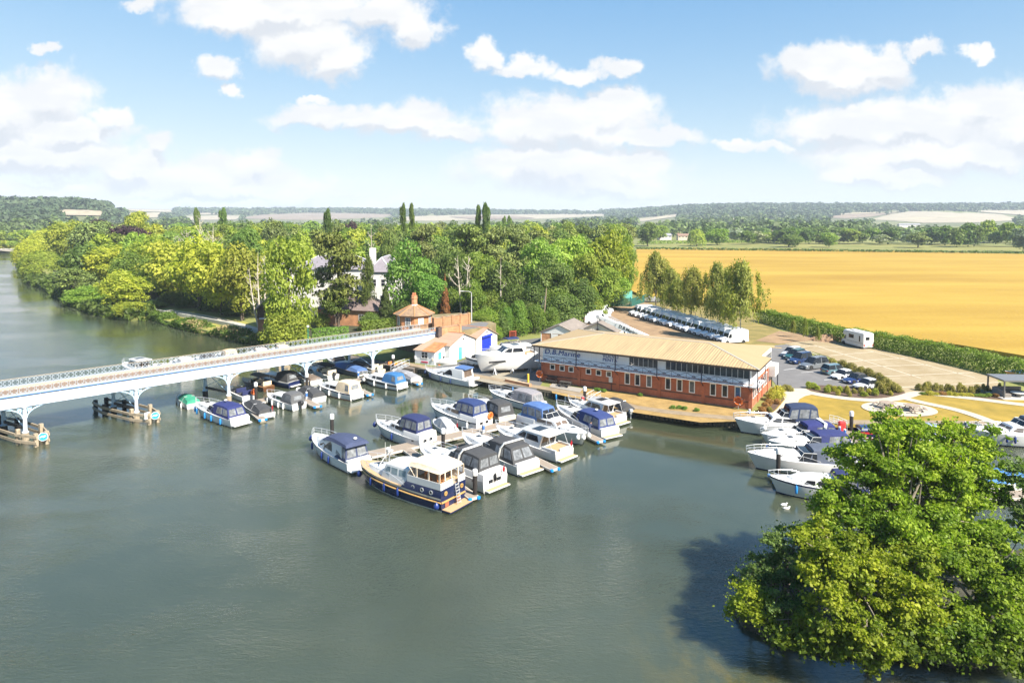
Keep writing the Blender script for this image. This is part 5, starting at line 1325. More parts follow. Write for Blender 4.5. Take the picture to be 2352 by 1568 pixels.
# roof: hips with a step in the right hand eave
OV = 1.25; ex0, ex1, ey0, ey1 = -WL - OV, OV, -OV, WD + 1.1
hw_ = (ey1 - ey0) / 2; ZR = 6.9; ym = (ey0 + ey1) / 2; ze = Z2 + .12
A_, B__, C_, D_ = (ex0, ey0, ze), (ex1, ey0, ze), (ex1, ey1, ze), (ex0, ey1, ze)
ra, rb2 = (ex0 + hw_, ym, ZR), (ex1 - hw_, ym, ZR)
tanr = ribbed('tan_ribbed_roof_front', (.39, .28, .14), .38, 0, .5, .3, .05, (.18, 5))
tans = ribbed('tan_ribbed_roof_end', (.38, .27, .135), .38, 1, .5, .07, .02, (.2, 3))
def slab(name, pts, m, th=.09):
    g = MB(); g.prism(pts, (0, 0, -th)); return g.build(name, m, db)
slab('roof_slope', [A_, B__, rb2, ra], tanr); slab('roof_slope', [C_, D_, ra, rb2], tanr); slab('roof_slope', [D_, A_, ra], tans)
def onhip(y, back):                                # a point of the right hip set back from the eave
    return (ex1 - back, y, ze + (ZR - ze) * back / hw_)
slab('roof_slope', [B__, onhip(ey0 + 8.2, 0), onhip(ey0 + 8.4, 1.3), onhip(ey1 - 1.3, 1.3), (ex1 - 1.0, ey1, ze + .15), (ex1 - 1.2, ey1, ze + .2), rb2], tans)
ridge_m = mat('pale_ridge_capping', (.36, .33, .28), .5, .1)
for p, q in ((ra, rb2), (A_, ra), (B__, rb2), (D_, ra)):
    MB().bar(p, q, .28, .07).build('ridge_capping', ridge_m, db)
fas = mat('dark_fascia', (.035, .025, .02), .6)
MB().bar((ex0, ey0 + .0, ze - .18), (ex1, ey0, ze - .18), .06, .2).build('fascia', fas, db)
MB().bar((ex1, ey0, ze - .18), (ex1, ey0 + 8.2, ze - .18), .06, .2).build('fascia', fas, db)
MB().bar((ex0, ey0, ze - .18), (ex0, ey1, ze - .18), .06, .2).build('fascia', fas, db)
sof = mat('white_soffit', (.8, .8, .78), .7)
MB().box(ex0 + .1, ex1 - .1, ey0 + .1, .02, ze - .14, ze - .1).build('soffit', sof, db)
MB().box(0, ex1 - .1, .02, ey0 + 8.1, ze - .145, ze - .105).build('soffit', sof, db)
# balcony: deck, posts, crossed balustrade with rings
navym = mat('navy_steelwork', (.01, .016, .035), .5)
MB().box(-WL - .9, 1.1, -1.1, -.03, Z1 - .1, Z1 - .06).build('balcony_deck', chev, db)
MB().box(.0, 1.1, -.03, 4.0, Z1 - .115, Z1 - .065).build('balcony_deck', chev, db)
for x in [-6.08 * k for k in range(6)] + [1.05]:
    MB().bar((x, -1.05, Z1 - .3), (x, -1.05, ze - .2), .12).build('balcony_post', navym, db)
    MB().bar((x, -.05, Z1 - .9), (x, -1.0, Z1 - .25), .07).build('balcony_bracket', navym, db)
for xa in (-WL - .9, 0.0): MB().bar((xa if xa < 0 else 1.05, 3.9 if xa == 0 else -1.05, Z1 - .2), (xa if xa < 0 else 1.05, 3.9 if xa == 0 else -1.05, ze - .25), .1).build('balcony_post', navym, db)
def balustrade(p, q, n):
    g = MB(); p, q = Vector(p), Vector(q); up = Vector((0, 0, 1))
    for h in (.08, .95): g.bar(p + up * h, q + up * h, .04)
    for k in range(n):
        a, b = p.lerp(q, k / n), p.lerp(q, (k + 1) / n); m_ = (a + b) / 2 + up * .515; d = (b - a).normalized()
        for s, e in ((a + up * .08, b + up * .95), (a + up * .95, b + up * .08)): g.bar(s, e, .042)
        ring = [m_ + d * (.2 * math.cos(t)) + up * (.13 * math.sin(t)) for t in np.linspace(0, 2 * math.pi, 11)[:-1]]
        g.tube(ring, .03, 4, closed=True)
        g.bar(a + up * .0, a + up * .95, .035)
    g.build('balustrade', navym, db)
for k in range(5): balustrade((-6.08 * (k + 1), -1.05, Z1 - .1), (-6.08 * k, -1.05, Z1 - .1), 3)
balustrade((0, -1.05, Z1 - .1), (1.05, -1.05, Z1 - .1), 1); balustrade((1.05, -1.05, Z1 - .1), (1.05, 3.9, Z1 - .1), 2)
# windows
for u in (28.7, 27.1, 25.6, 22.8, 21.2, 19.6): sash('window', db, .85, .85, 1, 1, -u, -.03, 1.95, 0, fr=.11)
curt = mat('window_with_curtain', (.12, .13, .14), .1, .8, 1.0)
bluegl = mat('sky_blue_glass', (.05, .12, .25), .06, .3)
for u in (16.8, 15.3, 13.6, 10.9, 9.3, 7.6, 4.8, 3.25, 1.6): sash('window', db, .8, 1.65, 1, 1, -u, -.03, 1.25, 0, fr=.11, glass=bluegl if u < 2 else (curt if u in (7.6, 13.6) else darkglass))
for (ua_, ub_, n) in ((16.6, 12.35, 6), (11.3, .15, 15)):
    sash('window_band', db, ua_ - ub_, 1.35, n, 1, -(ua_ + ub_) / 2, -.0, 3.95, 0, glass=mat('office_glass', (.04, .05, .055), .08, .7, .8))
for v in (1.6, 2.7, 3.8, 5.4, 6.5, 8.4, 9.5, 10.6, 12.2, 13.3):
    sash('window', db, .75, 1.7, 1, 1, .03, v, 1.2, R(90))
sash('window_band', db, 5.0, 1.2, 11, 1, .0, 11.6, 4.2, R(90)); sash('window_band', db, 3.2, 1.3, 5, 1, .0, 2.0, 3.95, R(90))
for v in (4.6, 7.4, 11.4): MB().box(0, .12, v - .18, v + .18, 0, Z1).build('brick_pier', redbrick, db)
MB().box(-.06, .06, -.06, .06, 0, Z1).build('downpipe', darkmetal, db, loc=(.1, WD, 0))
MB().box(0, 1.0, WD - 2.6, WD + .2, 2.0, 3.6).build('porch', white, db, bevel=.03)
MB().bar((.9, WD + .1, 0), (.9, WD + .1, 2.0), .12).build('porch_post', navym, db)
MB().box(-19.55, -19.0, -.22, -.09, 1.25, 1.95).build('meter_box', white, db); MB().tube([(-19.2, -.1, 0), (-19.2, -.1, 1.3)], .05, 6).build('service_pipe', darkmetal, db)
# lettering
def letters(name, txt, size, m, parent, loc, rot, ext=.02, shear=0.0, bold=0.0, sp=1.0, sx_=1.0):
    cu_ = bpy.data.curves.new(name, 'FONT'); cu_.body = txt; cu_.size = size; cu_.extrude = ext; cu_.shear = shear; cu_.offset = bold; cu_.space_character = sp
    tmp = bpy.data.objects.new(name + '_outline', cu_)
    me = bpy.data.meshes.new_from_object(tmp); me.name = name
    bpy.data.objects.remove(tmp); bpy.data.curves.remove(cu_)
    me.materials.clear(); me.materials.append(m)
    o = link(name, me, parent, loc); o.rotation_euler = rot; o.scale = (sx_, 1, 1); return o
blue_let = mat('blue_lettering', (.008, .06, .3), .5, .05)
letters('name_lettering', 'D.B.Marine', 1.05, blue_let, db, (-30.1, -.05, 4.3), (R(90), 0, 0), .03, .2, .0, 1.08, 1.15)
letters('maker_lettering', 'VOLVO', .62, blue_let, db, (-20.6, -.05, 4.74), (R(90), 0, 0), .02, 0, .0, 1.05, 1.15)
letters('maker_lettering', 'PENTA', .62, blue_let, db, (-20.6, -.05, 4.2), (R(90), 0, 0), .02, 0, .0, 1.05, 1.15)
# things against the front wall
T = Matrix.Translation(bo) @ Matrix.Rotation(dbz, 4, 'Z')
def dbp(x, y, z=0): return T @ Vector((x, y, z))
def bench(label, loc, rz, m=darktimber, L_=1.8):
    t = thing('bench', label, 'bench', loc, rz)
    MB().box(-L_ / 2, L_ / 2, -.55, -.05, .4, .47).build('seat', m, t)
    g = MB()
    for k in range(int(L_ / .13)): g.bar((-L_ / 2 + .06 + .13 * k, 0, .47), (-L_ / 2 + .06 + .13 * k, .08, .95), .05)
    g.bar((-L_ / 2, .08, .95), (L_ / 2, .08, .95), .07); g.build('backrest', m, t)
    for x in (-L_ / 2 + .05, L_ / 2 - .05):
        for y in (-.5, -.02): MB().bar((x, y, 0), (x, y, .62), .07).build('leg', m, t)
        MB().bar((x, -.52, .62), (x, .02, .64), .06).build('armrest', m, t)
bench('dark timber bench against the brick front beside the dark picnic table', dbp(-28.6, -.3), dbz)
bench('grey bench beside the end wall of the brick building', P(1778, 903, LAND), dbz + R(90), mat('grey_bench_wood', (.3, .26, .22), .8), 1.5)
def picnic(label, loc, rz, m, hexa=False, group=None):
    t = thing('picnic_table', label, 'picnic table', loc, rz, group)
    if hexa:
        MB().lathe([(.95, .7), (.95, .77)], (0, 0, 0), 8).build('table_top', m, t)
        for k in range(4):
            a = k * math.pi / 2 + .4; c_ = Vector((1.45 * math.cos(a), 1.45 * math.sin(a), .43)); d = Vector((-math.sin(a), math.cos(a), 0)) * .65
            MB().bar(c_ - d, c_ + d, .3, .06).build('seat', m, t)
            MB().bar((0, 0, .3), (c_.x, c_.y, .36), .08).build('seat_bearer', m, t)
            MB().bar((c_.x * .9, c_.y * .9, 0), (c_.x * .45, c_.y * .45, .7), .09).build('leg', m, t)
    else:
        MB().box(-.9, .9, -.38, .38, .7, .76).build('table_top', m, t)
        for sg in (1, -1):
            MB().box(-.9, .9, sg * .7 - .13, sg * .7 + .13, .41, .46).build('seat', m, t)
            for x in (-.6, .6): MB().bar((x, sg * .62, 0), (x, sg * .2, .7), .09).build('leg', m, t)
        for x in (-.6, .6): MB().bar((x, -.75, .38), (x, .75, .38), .08).build('seat_bearer', m, t)
S('bench_terrace', [tuple(q) for q in ()] or [(1268, 881), (1340, 893), (1332, 902), (1262, 889)], 6, mat('pale_paving', (.27, .25, .22), .9, .1))
picnic('dark timber picnic table on the pale terrace in front of the brick wall', dbp(-25.9, -1.35), dbz, darktimber)
wooden = mat('grey_oak', (.28, .22, .17), .8, .25, 3)
picnic('octagonal wooden picnic table on the gravel circle, nearer the brick building', P(2037, 938, LAND) + Vector((0, 0, .1)), .3, wooden, True, 'octagonal picnic tables')
picnic('octagonal wooden picnic table on the gravel circle, farther from the brick building', P(2095, 945, LAND) + Vector((0, 0, .1)), .9, wooden, True, 'octagonal picnic tables')
def lifebuoy(label, loc, rz):
    t = thing('lifebuoy_stand', label, 'lifebuoy', loc, rz)
    MB().bar((0, 0, 0), (0, 0, 1.3), .1).build('stand', galv, t)
    g = MB(); g.lathe([(.5 + .11 * math.cos(a), .11 * math.sin(a)) for a in np.linspace(0, 2 * math.pi, 9)], (0, -.12, 1.2), 20, axis='y'); rg = g.build('ring', orange, t, smooth=True)
    for k in range(4):
        a = k * math.pi / 2 + .5; g = MB(); g.tube([((.5 + .125 * math.cos(b)) * math.cos(a), -.12 + .125 * math.sin(b), 1.2 + (.5 + .125 * math.cos(b)) * math.sin(a)) for b in np.linspace(0, 2 * math.pi, 9)[:-1]], .03, 4, closed=True); g.build('reflective_band', white, rg)
lifebuoy('orange lifebuoy at the left corner of the brick building', dbp(-30.6, -.5), dbz)
lifebuoy('orange lifebuoy at the right corner of the brick building, by the tall cruiser', dbp(-1.4, -.5), dbz)
tag(MB().lathe([(.16, 0), (.16, 1.25), (.12, 1.3)], tuple(P(1213, 878, LAND)), 10).build('bollard', mat('yellow_bollard_paint', (.7, .45, .05), .5), None), 'ochre yellow bollard on the quay by the yard', 'bollard')
q1, q2 = P(1162, 876, LAND), P(1218, 888, LAND)
wall('planter_wall', 'low orange brick planter wall beside the yellow bollard', (q1.x, q1.y), (q2.x, q2.y), LAND, LAND + .45, .5, brick_o)

# grey roofed sheds behind the marina building
groof = mat('weathered_asbestos_roof', (.2, .17, .145), .9, .25, .5, bump=.3, bscale=4, stretch=(1, .4, 1))
def grey_shed(label, loc, rz, wd, dp, e, ap_, doors):
    t = thing('storage_shed', label, 'shed', loc, rz)
    g = MB(); g.prism([(-wd / 2, 0, 0), (wd / 2, 0, 0), (wd / 2, 0, e), (0, 0, ap_), (-wd / 2, 0, e)], (0, dp, 0)); g.build('wall', brick_o if doors else shedw, t)
    for sg in (1, -1):
        g = MB(); g.prism([(sg * (wd / 2 + .3), -.3, e - .1), (0, -.3, ap_ + .03), (0, -.3, ap_ + .13), (sg * (wd / 2 + .3), -.3, e)], (0, dp + .6, 0)); g.build('roof', groof, t)
    if doors:
        g = MB(); g.prism([(-wd / 2 + .1, -.02, e - .1), (wd / 2 - .1, -.02, e - .1), (0, -.02, ap_ - .05)], (0, -.04, 0)); g.build('gable_board', whitepaint, t)
        MB().box(-1.4, -.2, -.08, -.01, 0, e - .2).build('door', whitepaint, t); MB().box(-.2, 1.6, -.04, .0, 0, e - .3).build('doorway', mat('painted_dark_inside', (.01, .008, .006), .9), t)  # doorway is a near-black panel that paints the unlit inside on the wall
        for x in (-wd / 2 + .1, -1.5, 1.7, wd / 2 - .1): MB().box(x - .08, x + .08, -.1, -.02, 0, e).build('door_post', whitepaint, t)
    return t
grey_shed('grey roofed shed with white doors and an open doorway, behind the marina roof', P(1284, 798, LAND), dbz + R(8), 7.4, 9.0, 2.7, 4.3, True)
grey_shed('long low grey roofed shed between the white vans and the marina roof', P(1372, 792, LAND), dbz + R(8), 7.0, 10.0, 2.6, 4.2, False)

# ---------------------------------------------------------------- houses among the trees
slate = mat('grey_slate', (.2, .18, .2), .7, .15, 1.5, bump=.2, bscale=8)
def hip_roof(g, x0, x1, y0, y1, z0, z1, ov=.5):
    x0 -= ov; x1 += ov; y0 -= ov; y1 += ov; h = min(x1 - x0, y1 - y0) / 2
    a = [(x0, y0, z0), (x1, y0, z0), (x1, y1, z0), (x0, y1, z0)]
    if x1 - x0 >= y1 - y0: r_ = [(x0 + h, (y0 + y1) / 2, z1), (x1 - h, (y0 + y1) / 2, z1)]; f = [(0, 1, 5, 4), (1, 2, 5), (2, 3, 4, 5), (3, 0, 4)]
    else: r_ = [((x0 + x1) / 2, y0 + h, z1), ((x0 + x1) / 2, y1 - h, z1)]; f = [(0, 1, 4), (1, 2, 5, 4), (2, 3, 5), (3, 0, 4, 5)]
    g.add(a + r_, f + [(3, 2, 1, 0)])
    return [(a[0], r_[0]), (a[1], r_[1] if x1 - x0 >= y1 - y0 else r_[0]), (a[2], r_[1]), (a[3], r_[0] if x1 - x0 >= y1 - y0 else r_[1])] + [(r_[0], r_[1])]
hp = D(745, 700, 180); villa = thing('villa', 'large white villa with grey slate hipped roofs, half hidden by the trees', 'house', (0, 180, LAND))
stucco = mat('white_stucco', (.55, .53, .5), .8, .05, .3)
def villa_x(x): return (x - 1176) * 180 / F
for (xa, xb, ya, yb, ze_, zr_) in ((602, 655, 2, 14, 9.6, 12.2), (655, 850, 4, 16, 10.6, 14.0), (848, 900, -2, 16, 10.4, 14.0)):
    a, b = villa_x(xa), villa_x(xb)
    MB().box(a, b, ya, yb, 0, ze_).build('wall', stucco, villa)
    g = MB(); hips = hip_roof(g, a, b, ya, yb, ze_, zr_); rr_ = g.build('roof', slate, villa)
    g = MB()
    for p, q in hips: g.bar(p, q, .3, .12)
    g.build('hip_flashing', mat('lead_flashing', (.55, .56, .6), .6), rr_)
a = villa_x(835); MB().box(a, a + 1.6, 7, 8.4, 11, 16.2).build('chimney', stucco, villa)
for x in (862, 882): sash('window', villa, 1.1, 1.9, 1, 2, villa_x(x), -2.02, 6.6, 0)
for x in (860, 880): sash('window', villa, 1.2, 2.1, 1, 2, villa_x(x), -2.02, 2.2, 0)
for x in (668, 700, 730, 770, 800): sash('window', villa, 1.2, 2.0, 1, 2, villa_x(x), 3.98, 6.4, 0)
sash('window', villa, 1.2, 2.0, 1, 2, villa_x(612), 1.98, 5.5, 0)
hb = P(609, 770, LAND); bh = thing('boathouse', 'brick boathouse with dark timber gable and white lattice window by the river', 'boathouse', (hb.x - 1.5, hb.y, LAND), R(18))
MB().box(0, 5.5, 0, 12, -.3, 3.6).build('brick_wall', brick_d, bh)
dkb = mat('dark_stained_boards', (.06, .04, .03), .8, .3)
g = MB(); g.prism([(-.1, -.1, 3.6), (5.6, -.1, 3.6), (5.6, -.1, 5.6), (2.75, -.1, 8.2), (-.1, -.1, 5.6)], (0, 12.2, 0)); g.build('timber_gable', dkb, bh)
for sg in (1, -1):
    g = MB(); g.prism([(2.75 + sg * 3.3, -.6, 5.2), (2.75, -.6, 8.3), (2.75, -.6, 8.45), (2.75 + sg * 3.3, -.6, 5.35)], (0, 13, 0)); g.build('roof', mat('dark_tile', (.07, .06, .06), .8, .2), bh)
MB().box(.3, 5.2, -1.0, -.1, 3.5, 3.65).build('balcony', whitepaint, bh)
sash('lattice_window', bh, 2.4, 2.6, 6, 6, 3.2, -.03, .4, 0)
cb_ = P(815, 748, LAND); bgl = thing('brick_bungalow', 'low orange brick bungalow with grey tiled roof behind the clipped hedge', 'house', (cb_.x - 9, cb_.y + 2, LAND), R(-14))
MB().box(0, 15, 0, 7, 0, 3.6).build('wall', brick_o, bgl); g = MB(); hip_roof(g, 0, 15, 0, 7, 3.6, 6.8); g.build('roof', mat('grey_brown_tile', (.17, .13, .12), .85, .2, 2), bgl)
sash('window', bgl, 1.3, 1.5, 2, 2, 11, -.03, 1.2, 0); sash('window', bgl, 1.3, 1.5, 2, 2, 5, -.03, 1.2, 0)
# riverside wall
rw = [P(345, 716, LAND), P(440, 732, LAND), P(520, 748, LAND), P(594, 766, LAND)]
for k, lab in enumerate(('low pale river wall below the lime trees, upstream length', 'low pale river wall below the lime trees, middle length', 'low pale river wall ending at the boathouse')):
    wall('river_wall', lab, rw[k][:2], rw[k + 1][:2], 0, LAND + .9, .35, mat('pale_render', (.5, .47, .42), .9, .15))
# far houses of the villages
def cottage(label, x, y, Y, wm_, hm_, wallm, roofm, ridge=2.2, group=None, rz=0.0):
    p = D(x, y, Y); k = Y / F
    t = thing('cottage', label, 'house', (p.x, Y, max(LAND, hill_z(x, Y))), rz, group)
    MB().box(-wm_ / 2, wm_ / 2, 0, 8, 0, hm_).build('wall', wallm, t)
    g = MB(); g.prism([(-wm_ / 2 - .3, -.5, hm_ - .1), (-wm_ / 2 - .3, 4, hm_ + ridge), (-wm_ / 2 - .3, 8.5, hm_ - .1)], (wm_ + .6, 0, 0)); g.build('roof', roofm, t)
    n = max(2, int(wm_ / 3.2)); m = MB()
    for i in range(n):
        sash('window', t, 1.2, 1.3, 1, 1, -wm_ / 2 + wm_ * (i + .5) / n, -.04, hm_ - 1.7, 0)
    MB().box(-wm_ / 2 + .4, -wm_ / 2 + 1.2, 3.5, 4.5, hm_ + ridge - .6, hm_ + ridge + .9).build('chimney', brick_d, t)
rt = mat('brown_roof_tile', (.22, .14, .1), .85, .2); rg_ = mat('grey_roof_tile', (.24, .24, .26), .8, .15)
cottage('white pair of cottages with solar panelled grey roof beyond the wheat', 1528, 550, 700, 13, 4.6, stucco, rg_)
cottage('cream cottages with brown roof beside the weeping willow', 1576, 550, 690, 16, 4.6, mat('cream_wall', (.62, .5, .38), .8), rt)
cottage('long white house with grey roof behind the far hedge', 1805, 546, 760, 30, 5.0, stucco, rg_, 3)
cottage('white cottage to the right of the long white house', 1865, 546, 770, 12, 4.6, stucco, rg_, 2.6)
cottage('white gabled house among the trees beyond the wheat', 1955, 545, 760, 9, 5.5, stucco, rt, 3.2, rz=.6)
cottage('white house with brown roof half hidden right of the gabled house', 2010, 545, 770, 14, 4.6, stucco, rt, 2.6)
cottage('white shed roofed house farthest right beyond the wheat', 2110, 555, 640, 13, 3.2, stucco, rg_, 1.6)
cottage('long pale industrial roof above the cottages', 1700, 528, 1000, 26, 5, stucco, white, 1.6)
cottage('long pale warehouse below the hill woods', 1935, 514, 1400, 60, 7, stucco, white, 2.5)
cottage('second pale warehouse to the right, below the hill woods', 2090, 513, 1420, 44, 6, stucco, rg_, 2.5)
for k, (x, y) in enumerate([(1560, 516), (1580, 512), (1605, 508), (1630, 514), (1655, 510), (1680, 516), (1618, 520), (1642, 522), (1590, 524)]):
    p = drape(x, y); t = thing('hillside_house', 'small pale roofed house in the hillside village under the wooded hill', 'house', p - Vector((0, 0, 1)), rnd.uniform(-.5, .5), 'hillside village houses')
    MB().box(-6, 6, -4, 4, -2, 6).build('wall', stucco, t); g = MB(); g.prism([(-6.5, -4.5, 5.9), (-6.5, 0, 9), (-6.5, 4.5, 5.9)], (13, 0, 0)); g.build('roof', rt, t)
# ---------------------------------------------------------------- pontoons and piles
ponside = mat('pontoon_concrete', (.5, .46, .4), .85, .15)
def pontoon(label, a, b, wd=1.6, caps=0, name='pontoon', ang=None):
    a, b = P(a[0], a[1], .45), P(b[0], b[1], .45); d = b - a; L_ = d.length
    t = thing(name, label, 'pontoon', (a.x, a.y, 0), math.atan2(d.y, d.x))
    MB().box(0, L_, -wd / 2, wd / 2, .22, .44).build('frame', ponside, t)
    MB().box(.08, L_ - .08, -wd / 2 + .1, wd / 2 - .1, .44, .465).build('decking', decking, t)
    x = .5
    while x < L_ - 1.5:
        MB().box(x, x + 1.6, -wd / 2 + .15, wd / 2 - .15, -.35, .22).build('float', concrete, t); x += 3.2
    for e in range(caps):
        for sg in (1, -1):
            g = MB(); g.lathe([(.05, .2), (.18, .21), (.2, .32), (.18, .44), (.05, .47)], (L_ - .05, sg * (wd / 2 - .12), 0), 10); g.build('corner_buffer', bluebump, t)
    return t
def pedestal(x, y, k=0):
    p = P(x, y, .45); t = thing('service_pedestal', '', 'service post', p, .7)
    MB().box(-.13, .13, -.1, .1, 0, 1.0).build('post', white, t, bevel=.02); MB().box(-.135, .135, -.105, .105, .35, .85).build('panel', mat('pedestal_blue', (.05, .15, .4), .4) if 'pedestal_blue' not in bpy.data.materials else bpy.data.materials['pedestal_blue'], t)
    return t
pontoon('long main walkway of the left pontoon, parallel to the bridge', (545, 931), (925, 850), 1.9)
pontoon('short timber finger beside the low charcoal covered boat', (560, 928), (604, 962), 1.0, 1, 'pontoon_finger')
pontoon('timber finger with blue corner buffers beside the black covered boat', (664, 900), (730, 932), 1.1, 1, 'pontoon_finger')
pontoon('finger between the beige canopy cruiser and the blue tented cabin boat', (795, 880), (850, 905), 1.0, 1, 'pontoon_finger')
pontoon('finger at the right end of the left pontoon, beside the grey covered boat', (905, 858), (964, 880), 1.0, 1, 'pontoon_finger')
pontoon('long main walkway of the centre pontoon running out to the steel cruiser', (1352, 930), (846, 1043), 1.9)
pontoon('finger between the steel cruiser and the black canopied flybridge cruiser', (935, 1030), (1090, 1142), 1.1, 1, 'pontoon_finger')
pontoon('finger between the arched sports cruiser and the teak sterned saloon cruiser', (1110, 996), (1276, 1076), 1.1, 1, 'pontoon_finger')
pontoon('finger by the bow of the flybridge cruiser facing the open water', (1262, 956), (1381, 1012), 1.1, 1, 'pontoon_finger')
pontoon('finger with decking beside the right group, ending at a white capped pile', (1990, 1104), (1772, 1096), 2.0, 1, 'pontoon_finger')
pontoon('finger with blue buffers between the second and third boats on the right', (1985, 1027), (1766, 1026), 1.3, 1, 'pontoon_finger')
pontoon('main walkway of the right pontoon, behind the island tree', (1945, 980), (2010, 1180), 1.8)
pontoon('walkway behind the right island tree, far right', (2250, 1135), (2450, 1132), 1.8)
for k, (x, y, lab) in enumerate([(823, 868, 'slim white and blue service post on the left pontoon behind the beige canopy cruiser'), (704, 916, 'service post on the left pontoon beside the timber finger'), (982, 1016, 'service post by the stern of the navy canopied aft cabin cruiser'), (1110, 993, 'service post by the stern of the cruiser with the orange lifebuoy'), (1337, 934, 'service post by the centre gangway'), (1928, 998, 'white service post by the lawn gangway'), (1940, 1004, 'second white service post by the lawn gangway, nearer the camera'), (1721, 957, 'grey service post on the quay at the corner of the brick building')]):
    pedestal(x, y)['label'] = lab
pilem = mat('black_steel_pile', (.022, .018, .016), .6, .4, 2)
def pile(label, x, yb, h=2.3, z=0.0):
    p = P(x, yb, .4); t = thing('mooring_pile', label, 'mooring pile', (p.x, p.y, 0), 0, 'white capped mooring piles')
    MB().lathe([(.21, -.8), (.21, h)], (0, 0, 0), 14).build('shaft', pilem, t, angle=40)
    MB().lathe([(.25, h - .05), (.25, h + .42), (.2, h + .5), (.04, h + .56)], (0, 0, 0), 14).build('cap', white, t, angle=40)
pile('white capped pile behind the slate blue covered cruiser, alone in the open water', 763, 1010, 2.9)
pile('white capped pile beside the stern of the navy canopied cruiser with navy fenders', 1018, 1033)
pile('white capped pile at the stern of the black canopied flybridge cruiser', 1091, 1136)
pile('white capped pile among the left pontoon boats, by the varnished launch', 588, 917, 2.3)
pile('white capped pile beside the bridge column in the left pontoon', 705, 894)
pile('white capped pile at the gangway below the white office', 903, 848)
pile('white capped pile at the foot of the centre gangway', 1343, 928)
pile('white capped pile on the wide finger of the right group', 1787, 1098, 2.9)
pile('white capped pile by the lawn gangway, in front of the garden lawn', 1955, 990)
def gangway(label, a, b, wd=1.1):
    a, b = P(a[0], a[1], LAND + .05), P(b[0], b[1], .5); d = b - a; t = thing('gangway', label, 'gangway', a, math.atan2(d.y, d.x)); L_ = Vector((d.x, d.y)).length; dz = d.z
    MB().bar((0, 0, 0), (L_, 0, dz), wd, .1).build('ramp', galv, t)
    for sg in (1, -1):
        g = MB(); up = Vector((0, 0, .95)); p, q = Vector((0, sg * wd / 2, 0)), Vector((L_, sg * wd / 2, dz))
        g.tube([p, p + up, (p + q) / 2 + up * 1.12, q + up, q], .03, 5)
        for f in (.25, .5, .75): g.tube([p.lerp(q, f), p.lerp(q, f) + up * 1.05], .022, 4)
        g.tube([p + up * .5, q + up * .5], .02, 4); g.build('handrail', whiteiron, t)
gangway('white railed gangway down from the quay by the white office', (935, 838), (903, 852))
gangway('silver gangway with curved white rails from the grass bank to the centre pontoon', (1372, 912), (1345, 930))
gangway('gangway from the garden lawn to the right pontoon', (1905, 973), (1945, 986))
rk = thing('fire_point', 'red fire point on the right pontoon by the lawn gangway', 'fire point', P(1933, 996, .46), .2)
MB().box(-.4, .4, -.25, .25, 0, 1.5).build('cabinet', redpaint, rk, bevel=.12)
rk = thing('fire_point', 'small red fire point beside the pile at the centre gangway', 'fire point', P(1338, 929, .46), .6)
MB().box(-.2, .2, -.15, .15, 0, 1.1).build('cabinet', redpaint, rk, bevel=.06)
def buoy(label, x, y, m, r=.28):
    tag(MB().lathe([(.03, r * 1.3), (r * .5, r * 1.1), (r, r * .2), (r * .9, -r * .5), (.04, -r)], tuple(P(x, y, 0.08)), 12).build('mooring_buoy', m, None, smooth=True), label, 'buoy')
buoy('white round buoy at the quay corner by the tall cruiser', 1692, 976, fen_white, .5)
for x, y, m, lab in ((1178, 894, fen_blue, 'blue fender hanging on the quay wall by the planter'), (1277, 911, fen_blue, 'blue fender hanging on the quay wall below the grass'), (1299, 915, fen_white, 'white fender hanging on the quay wall beside the gangway')):
    p = P(x, y, .45); tag(MB().lathe([(.03, .45), (.13, .3), (.13, -.3), (.03, -.4)], (p.x, p.y - .25, p.z), 10).build('quay_fender', m, None, smooth=True), lab, 'fender')
gm_ = mat('gull_plumage', (.75, .73, .7), .8, .1)
for k, (x, y, lab) in enumerate(((1938, 1140, 'white gull floating below the right pontoon finger'), (1800, 1160, 'white gull afloat left of the island tree'), (1806, 1168, 'white swimming gull closest to the island tree'))):
    p = P(x, y, 0); g = MB(); g.lathe([(.02, -.3), (.1, -.18), (.14, 0), (.1, .18), (.03, .3)], (p.x, p.y, .06), 10, axis='x'); g.lathe([(.02, -.07), (.07, 0), (.05, .06), (.01, .12)], (p.x + .25, p.y, .2), 8, axis='x'); g.tube([(p.x + .2, p.y, .1), (p.x + .25, p.y, .2)], .05, 6)
    tag(g.build('gull', gm_, None, smooth=True), lab, 'gull')

# ---------------------------------------------------------------- vehicles
carglass = mat('car_glass', (.015, .018, .022), .05, .3, 1); lampm = mat('headlamp_glass', (.7, .72, .75), .1, .1); taill = mat('tail_lamp', (.45, .01, .01), .2, .1); plate_y = mat('yellow_plate', (.75, .55, .05), .5, .05); plate_w = mat('white_plate', (.8, .8, .78), .5, .05); alloy = mat('alloy_rim', (.5, .5, .52), .3, .1, metal=.5)
def paint(n, c): return mat(n, c, .22, .04, 1.0, coat=.6)
def wheels(t, xs, hw, r=.34):
    for x in xs:
        for sg in (1, -1):
            o = MB().lathe([(r * .6, -.1), (r, -.09), (r, .09), (r * .6, .1)], (x, sg * (hw - .08), r), 16, axis='y').build('wheel', rubber, t)
            MB().lathe([(r * .64, -.07), (r * .64, .07), (.05, .1)], (x, sg * (hw - .08), r), 14, axis='y').build('rim', alloy, o) if sg > 0 else MB().lathe([(.05, -.1), (r * .64, -.07), (r * .64, .07)], (x, sg * (hw - .08), r), 14, axis='y').build('rim', alloy, o)
